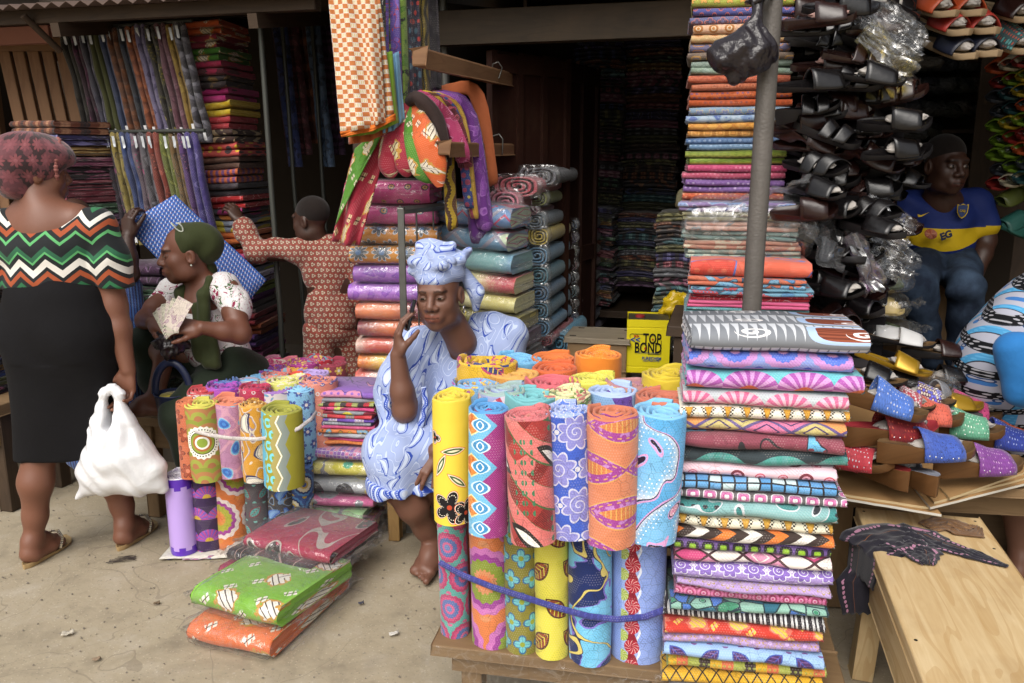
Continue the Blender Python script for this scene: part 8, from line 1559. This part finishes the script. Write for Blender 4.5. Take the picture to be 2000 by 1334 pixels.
    for k in range(6):
        p = J(322 + k * 5, 628 - k * 3, 3.24 - .004 * k); mb = MB(); mb.box((0, 0, 0), (.066, .0012, .125)); o = mb.build('banknote', F('org', ('8c6c7c', 'c8b8b4', 'b098a0', 'd0c4b8'), 30) if k % 2 else F('org', ('6c7468', 'b8b4a0', 'a0a090', 'c8c4b0'), 30), None, False, p, (R(-18), R(-38 + 13 * k), R(-10))); tag(o, 'worn %s banknote in the seller\'s hands, %s of the fan' % (('greenish', 'pinkish')[k % 2], nth(k + 1)), 'banknote', 'banknotes in the seller\'s hands')
seller()
lump('plastic_bag', 'crumpled black plastic bag on the seller\'s lap', 'bag', BF, PY(335, 668, 3.3), (.055, .05, .055), 12, .55, 2.6)
bk_ = thing('plastic_basket', 'navy blue plastic basket with a hoop handle beside the seller', 'basket', PY(342, 815, 3.3)); NB = solid('navy_plastic', '1c2440', .4, .45); zb = bk_.location.z
mb = MB(); mb.lathe([(.0, 0), (.055, 0), (.06, .01), (.072, .1), (.076, .105), (.07, .106), (.06, .02), (.0, .016)], 24); mb.build('tub', NB, bk_); mb = MB(); pts = [(math.cos(a) * .072, 0, .1 + math.sin(a) * .13) for a in [i * math.pi / 14 for i in range(15)]]; mb.tube(pts, .01, 8, flat=1.6, up=(0, 1, 0)); mb.build('handle', NB, bk_); mb = MB(); mb.lathe([(.0, .1), (.05, .098), (.055, .09)], 16); mb.build('yellow_pot', F('org', ('5c5020', 'b0a030', '8c7c28', 'b0a030'), 30), bk_)
sb = thing('wooden_bench', 'worn wooden bench under the seller in the green headscarf', 'bench', PY(350, 830, 3.5), GY); sz = PY(320, 818, 3.4).z; sb.location.z = 0
mb = MB(); mb.box((0, 0, 0), (.72, .3, .035)); mb.build('top', W_MID, sb, False, (.2, .05, sz - .018), (0, 0, 0), .005); mb = MB(); mb.box((0, 0, 0), (.66, .25, .1)); mb.build('apron', W_MID, sb, False, (.2, .05, sz - .088), (0, 0, 0), .005)
for x in (-.1, .48):
    for yy in (-.06, .15): mb = MB(); mb.box((0, 0, 0), (.055, .055, sz - .04)); mb.build('leg', W_MID, sb, False, (x, yy, (sz - .04) / 2), (0, 0, 0), .004)
# ---- boy in rust printed suit
def boy():
    y = 3.95; J = lambda px, py, yy=y: PY(px, py, yy); base = Vector((J(640, 600).x, y, 0)); P = person('boy in a rust and cream printed suit reaching towards the tall cloth stack', base)
    hc = J(608, 432, y); HR = hrot((-.86, .42, -.1)); s = .88; B = Body(); L = head(B, hc, HR, s, neck=J(632, 490, y + .02), neck_r=.046)
    sh, el, wr = J(590, 492, y - .02), J(500, 492, y + .0), J(468, 432, y + .06); B.chain([sh, el, wr], [.05, .04, .026], .02); hand(B, wr, (-.45, .25, .7), (.6, -.6, .4), side=1, curl=(.5, .55, .6, .6), thumb=(.4, .3), s=.85)
    B.chain([J(690, 500), J(705, 580), J(690, 640)], [.045, .036, .025], .02); B.ell(J(645, 560), (.11, .08, .17), .05); 
    for a in (J(622, 800), J(690, 800, y + .05)): a.z = .17; B.chain([a, a + Vector((0, 0, .2)), J(650, 620)], [.03, .04, .06], .02); foot(B, a, (-.8, .5, 0), .8, False)
    B.make('body', SK4, P, base, res=.007, fine_res=.0035, tint=head_tint(L, HR, s)); 
    h = Body(); M = np.array(HR); LL = lambda a, b, c_: Vector(hc) + HR @ (Vector((a, b, c_)) * s); h.ell(LL(0, .018, .05), np.array((.0775, .0955, .082)) * s, .01, M); h.ell(LL(0, -.13, -.02), np.array((.1, .09, .1)) * s, .02, M, True); h.ell(LL(0, 0, -.075), np.array((.12, .14, .07)) * s, .02, M, True); h.make('hair', m_plainfab('cropped_hair', '171210', '211a17', .95), P, base, res=.004)
    rp = F('scale', ('8c3c28', 'cfc0aa', '8c3c28', 'a04a34'), 34); rp = F('flower', ('86382a', 'b8a590', '4a2a22', '7c3426'), 38, n=3)
    T = Body(); T.cone(J(590, 492, y - .02), J(682, 492, y + .02), .06, .06, .05); T.ell(J(640, 530), (.115, .09, .12), .05); T.ell(J(645, 600), (.12, .1, .13), .06); T.ell(J(650, 628), (.118, .1, .07), .05); T.chain([J(588, 490, y - .02), J(540, 485, y - .01), J(500, 492, y + .0)], [.052, .048, .046], .03); T.chain([J(500, 492), J(480, 452, y + .05)], [.05, .045], .03); T.cone(J(482, 456, y + .045), J(476, 445, y + .06), .052, .052, .01); T.chain([J(688, 500), J(706, 580)], [.058, .05], .03); T.cone(J(625, 478), J(650, 478), .045, .05, .03)
    T.half(J(645, 645), (.12, 0, -1)); T.make('tunic', rp, P, base, res=.006, disp=wrinkle(.004, (42, 30, 36)), uvf=lambda x, yy, z: (x + yy * .4, z + yy * .2))
    T = Body(); T.ell(J(650, 640), (.11, .1, .08), .05); T.chain([J(625, 650, y - .02), J(622, 740, y - .02), J(620, 800, y - .02)], [.08, .07, .06], .03); T.chain([J(675, 650, y + .03), J(690, 720, y + .05), J(700, 800, y + .08)], [.08, .07, .06], .03); T.half((0, 0, .2), (0, 0, -1)); T.make('trousers', rp, P, base, res=.007, disp=wrinkle(.004, (42, 30, 36), 2), uvf=lambda x, yy, z: (x + yy * .4, z))
boy()
# ---- helper behind the standing woman, one arm raising the blue cloth
def helper():
    y = 3.75; J = lambda px, py, yy=y: PY(px, py, yy); base = Vector((J(190, 700).x, y, 0)); P = person('helper in a blue printed wrapper, mostly hidden, raising a bare arm', base); B = Body()
    e, w = J(252, 535, 3.66), J(250, 462, 3.7); B.chain([J(180, 520, y), e, vlerp(e, w, .4), w], [.05, .042, .038, .026], .02); hand(B, w, (.05, .1, 1), (-.3, -.9, .1), side=1, curl=(.6, .65, .7, .7), thumb=(.3, .5), s=.95); L = head(B, J(150, 440, y + .05), hrot((.6, -.7, 0)), .95, neck=J(150, 510, y + .03)); B.ell(J(150, 560, y), (.17, .1, .14), .05)
    B.make('body', SK4, P, base, res=.009, fine_res=.004); D = Body(); D.ell(J(160, 580), (.17, .12, .16), .05); D.ell(J(190, 680), (.2, .16, .14), .06); D.chain([J(215, 680, y - .05), J(258, 700, y - .12), J(262, 850, y - .1)], [.1, .085, .08], .05); D.cone(J(255, 560, y - .06), J(258, 700, y - .1), .05, .07, .04); D.chain([J(150, 690), J(170, 880)], [.1, .1], .05)
    D.make('wrapper', F('stripe', ('24306c', '3c64a8', '1c2450', '4c78b8'), 40), P, base, res=.008, disp=wrinkle(.004), uvf=lambda x, yy, z: (x + yy * .4, z))
helper()
# blue printed cloth panel held up behind the seller
def m_geo():
    m = begin('blue_geo_cloth'); u, v, _ = sep(coords('UV')); x, y, i, j = cell(u, v, 62.0, .5); c = mix('3c60a8', '26406c', lt(ab(x - y), .16)); c = mix(c, 'b8c4d8', lt(ab(x + y) + ab(x - y) * .3, .2)); c = mix(c, 'a86850', lt(ln(x - .3, y), .13)); finish(c, .8, .25, nrm=bump(tnoise(vec(u, v), 26, 3), .25, .005)); return m
a, b, c_, d = PY(242, 440, 3.74), PY(342, 381, 3.86), PY(521, 547, 3.86), PY(440, 640, 3.74); cen = (a + b + c_ + d) / 4; mb = MB(); P_ = []; U_ = []
for i in range(13):
    f = i / 12; row = []; ur = []
    for j in range(7):
        g = j / 6; p = vlerp(vlerp(a, d, f), vlerp(b, c_, f), g); p.y += .006 * math.sin(f * 7 + g * 3); row.append(p - cen); ur.append((f * .62, g * .26))
    P_.append(row); U_.append(ur)
mb.grid(P_, U_); tag(mb.build('folded_cloth', m_geo(), loc=cen, solid=.02), 'blue geometric printed cloth held up on a slant behind the seller', 'cloth')
# ---- young man in a blue and yellow football shirt
def young_man():
    y = 3.7; J = lambda px, py, yy=y: PY(px, py, yy); base = Vector((J(1840, 500).x, 3.75, .5)); P = person('young man in a blue and yellow football shirt and jeans sitting among the shoes', base)
    hc = J(1846, 326, 3.62); HR = hrot((.18, -.97, -.06), (0, 0, 1)); s = .98; B = Body(); L = head(B, hc, HR, s, neck=J(1840, 395, 3.7), neck_r=.055)
    B.ell(J(1840, 400, 3.7), (.09, .07, .07), .05)
    for g, pts in ((-1, [(1768, 405, 3.72), (1745, 470, 3.7), (1752, 530, 3.62)]), (1, [(1915, 405, 3.72), (1925, 470, 3.7), (1908, 535, 3.62)])):
        q = [J(*p) for p in pts]; B.chain([q[0], vlerp(q[0], q[1], .5), q[1], vlerp(q[1], q[2], .4), q[2]], [.055, .05, .043, .04, .028], .02); hand(B, q[2], (-g * .1, -.5, -.8), (g * .9, -.2, .2), side=-g, curl=(.3, .35, .4, .4), s=1.0)
    B.make('body', SK4, P, base, res=.007, fine_res=.003, tint=head_tint(L, HR, s)); eyes(L, HR, s, P, base, (.15, 0), .55)
    h = Body(); M = np.array(HR); LL = lambda a, b, c_: Vector(hc) + HR @ (Vector((a, b, c_)) * s); h.ell(LL(0, .018, .055), np.array((.0775, .096, .083)) * s, .01, M); h.ell(LL(0, -.13, -.02), np.array((.1, .085, .085)) * s, .015, M, True); h.ell(LL(0, 0, -.08), np.array((.12, .14, .07)) * s, .02, M, True); h.make('hair', MATS['cropped_hair'], P, base, res=.004)
    T = Body(); T.cone(J(1778, 398, 3.72), J(1902, 398, 3.72), .062, .062, .05); T.ell(J(1840, 425, 3.72), (.15, .1, .11), .05); T.ell(J(1838, 470, 3.72), (.142, .115, .11), .05); T.chain([J(1772, 402, 3.72), J(1750, 448, 3.71)], [.068, .066], .03); T.chain([J(1908, 402, 3.72), J(1922, 440, 3.71)], [.068, .066], .03); T.ell(J(1840, 372, 3.64), (.068, .11, .075), .01, None, True); T.cone(J(1843, 392, 3.5), J(1843, 396, 3.75), .022, .018, .01, True)
    T.half(J(1838, 500), (0, 0, -1)); z1, z2, z3 = J(1838, 445, 3.62).z, J(1838, 472, 3.6).z, J(1838, 441, 3.7).z; xl, xr, xm = J(1768, 440).x, J(1900, 440).x, J(1830, 440).x
    m = begin('football_shirt'); X, Y, Z = sep(coords('Object')); bx = base; zz = Z + bx.z; xx = X + bx.x; dip = (1 - pw(ab(xx - xm) / .16, 1.5)) * .045; c = mix('14245c', 'b89a14', lt(zz, z1 - dip * .1) * gt(zz, z2 - dip)); slv = gt(ab(xx - (xl + xr) / 2), .176) * lt(zz, z3 + .005); c = mix(c, 'b89a14', slv); finish(c, .7, .25, nrm=bump(tnoise(coords('Object'), 20, 3, .6, .6), .4, .008))
    T.make('shirt', m, P, base, res=.006, disp=wrinkle(.005, (36, 28, 40)))
    YL = solid('yellow_print', 'c8a820', .6, .3)
    def decal(name, pts, mat, px, py, yy, sc=1.0):
        c0 = J(px, py, yy) - base; mb = MB(); mb.face([c0 + Vector((a * sc, 0, b * sc)) for a, b in pts]); mb.build(name, mat, P, False, solid=.003)
    yf = 3.588
    decal('crest', [(-.024, .026), (-.012, .022), (0, .028), (.012, .022), (.024, .026), (.022, -.008), (.012, -.026), (0, -.034), (-.012, -.026), (-.022, -.008)], YL, 1880, 411, yf - .005); decal('crest_field', [(-.020, .021), (0, .023), (.020, .021), (.018, -.007), (.01, -.022), (0, -.028), (-.01, -.022), (-.018, -.007)], solid('crest_blue', '2c3c68', .6, .3), 1880, 411, yf - .009)
    sub_text('lettering', 'CABJ', YL, P, .014, J(1880, 412, yf - .014) - base, (R(90), 0, 0), ext=.001, sx=.8); decal('chest_mark', [(-.024, .004), (-.02, -.008), (-.006, -.006), (.024, .012), (-.008, -.001), (-.016, .001)], YL, 1803, 420, yf - .004)
    q = MB(); q.lathe([(0, .004), (.022, .003), (.026, 0)], 18, sx=1.1, sy=.8); q.build('burger_print', F('org', ('6c2c18', 'a85830', 'b87848', '8c3c20'), 60), P, loc=J(1818, 457, yf - .012) - base, rot=(R(90), R(20), 0)); sub_text('lettering', 'EG', solid('navy_print', '1c2440', .6, .3), P, .04, J(1848, 460, yf - .014) - base, (R(90), R(-22), 0), ext=.001, bold=.002)
    T = Body(); T.ell(J(1838, 515, 3.72), (.15, .13, .09), .05); T.chain([J(1803, 520, 3.66), J(1792, 562, 3.42)], [.088, .074], .02); T.chain([J(1874, 520, 3.66), J(1886, 564, 3.42)], [.088, .074], .02); T.chain([J(1792, 562, 3.42), J(1808, 640, 3.46), J(1818, 700, 3.5)], [.072, .06, .05], .012); T.chain([J(1886, 564, 3.42), J(1880, 640, 3.46), J(1868, 700, 3.5)], [.072, .06, .05], .012)
    dm = begin('blue_jeans'); o = coords('Object'); n = tnoise(o, 7, 4, .6); c = mix('1a2230', '3c4c60', mx(n - .42, 0.0) * 3.0); finish(c, .9, .15, nrm=bump(tnoise(o, 26, 4, .6, .6) + tnoise(o, 500, 1) * .2, .45, .006)); T.make('jeans', dm, P, base, res=.006, disp=wrinkle(.005, (34, 30, 60)))
    sh = Body()
    for px, yy in ((1822, 3.46), (1862, 3.46)): p = J(px, 705, yy); p.z = .55; sh.chain([p + Vector((0, .05, 0)), p + Vector((0, -.1, -.015))], [.045, .038], .02)
    sh.make('shoe', LB, P, base, res=.008)
    bx2 = thing('wooden_box', 'pale wooden box the young man sits on', 'box', (base.x, 3.86, .5)); hh = J(1838, 535, 3.72).z - .5; mb = MB(); mb.box((0, 0, 0), (.3, .28, hh)); mb.build('body', W_MID, bx2, False, (0, 0, hh / 2), (0, 0, 0), .004); mb = MB(); mb.box((0, 0, 0), (.32, .3, .02)); mb.build('lid', W_MID, bx2, False, (0, 0, hh + .008), (0, 0, 0), .003)
young_man()
# ---- shopper at the right edge in blue and white printed cloth
def shopper():
    y = 2.85; J = lambda px, py, yy=y: PY(px, py, yy); base = Vector((J(2000, 800).x, y, 0)); P = person('shopper bending at the shoe table in a blue, white and black printed dress', base); B = Body()
    k, a = J(1985, 930, 2.92), J(1992, 1085, 2.9); a.z = .085; B.chain([J(1975, 830, 2.92), k, vlerp(k, a, .35), a], [.075, .06, .055, .036], .03); foot(B, a, (.3, .6, 0), 1.0, True); k2 = k + Vector((.17, .08, 0)); a2 = a + Vector((.2, .1, 0)); B.chain([k2, vlerp(k2, a2, .35), a2], [.06, .055, .036], .03); foot(B, a2, (.3, .6, 0), 1.0, False)
    B.chain([J(1975, 830, 2.92), J(2040, 640, 2.85), J(2130, 560, 2.8)], [.08, .1, .1], .04); B.cone(k2, J(2040, 640, 2.85), .07, .09, .04); hc = J(2230, 470, 2.7); hr = hrot((.3, -.6, -.6)); head(B, hc, hr, 1.0, neck=J(2180, 520, 2.75)); B.chain([J(2140, 560, 2.75), J(2150, 640, 2.6), J(2090, 700, 2.45)], [.05, .042, .028], .02); hand(B, J(2090, 700, 2.45), (-.6, -.3, -.5), (0, -.6, .7), side=-1, curl=(.5, .5, .55, .6)); W_ = Body(); W_.ell(hc + hr @ Vector((0, .03, .06)), (.092, .115, .09), .02, np.array(hr)); W_.ell(hc + hr @ Vector((0, -.1, -.02)), (.1, .08, .1), .015, np.array(hr), True); W_.make('headwrap', m_plainfab('bright_blue_cloth', '2c74b4', '2466a4'), P, base, res=.006, disp=wrinkle(.006, (50, 40, 60))); B.ell(J(2130, 560, 2.8), (.15, .1, .12), .05); B.make('body', SK3, P, base, res=.009, fine_res=.004)
    D = Body(); D.ell(J(1978, 700), (.175, .19, .19), .06); D.ell(J(2040, 620), (.17, .16, .15), .08); D.ell(J(2110, 570), (.17, .14, .13), .08); D.cone(J(1965, 740), J(2000, 870, 2.9), .15, .13, .08); D.cone(J(2060, 740), J(2070, 870, 2.95), .15, .13, .08); D.chain([J(2140, 560, 2.76), J(2148, 620, 2.64)], [.075, .07], .03); D.cone(J(2100, 550, 2.82), J(2170, 540, 2.78), .09, .07, .04); D.half(J(1990, 900, 2.9), (0, 0, -1))
    m = begin('lattice_dress'); u, v, _ = sep(coords('UV')); a_ = u * 13.0 + v * 5.0; b_ = v * 13.0 - u * 5.0; x = fract(a_) - .5; yv = fract(b_) - .5; dots = lt(ln(fract(u * 90.0) - .5, fract(v * 90.0) - .5), .28); c = mix('b8b8c4', '4c8cc0', lt(ab(x), .0) ); c = mix('a4a6b4', mix('101216', 'b0b0b8', dots * .8), gt(yv, .14)); c = mix(c, mix('4a94c4', '5ca4d0', dots), gt(x, .24) * lt(yv, .14)); c = mix(c, '30343c', lt(ab(x - .24), .02) + lt(ab(yv - .14), .02)); d = ln(x + .14, yv + .1); c = mix(c, '3c70b0', lt(d, .11)); c = mix(c, '24406c', lt(ab(ln(x + .1, yv - .06) - .07), .02)); finish(c, .8, .2, nrm=bump(tnoise(vec(u, v), 20, 3, .6, .6), .4, .007))
    D.make('dress', m, P, base, res=.007, disp=wrinkle(.005, (26, 22, 24)), uvf=lambda x, yy, z: (x * .9 + yy * .5, z))
    G = Body(); G.ell(J(2035, 715, 2.62), (.12, .08, .13), .04); G.cone(J(1975, 680, 2.63), J(2000, 760, 2.62), .05, .06, .04); g0 = J(2010, 720, 2.62); o = thing('cloth_bag', 'plain bright blue cloth bag held against the printed dress', 'bag', g0); G.make('cloth', m_plainfab('bright_blue_cloth', '2c74b4', '2466a4'), o, g0, res=.006, disp=wrinkle(.006, (40, 30, 30)))
shopper()
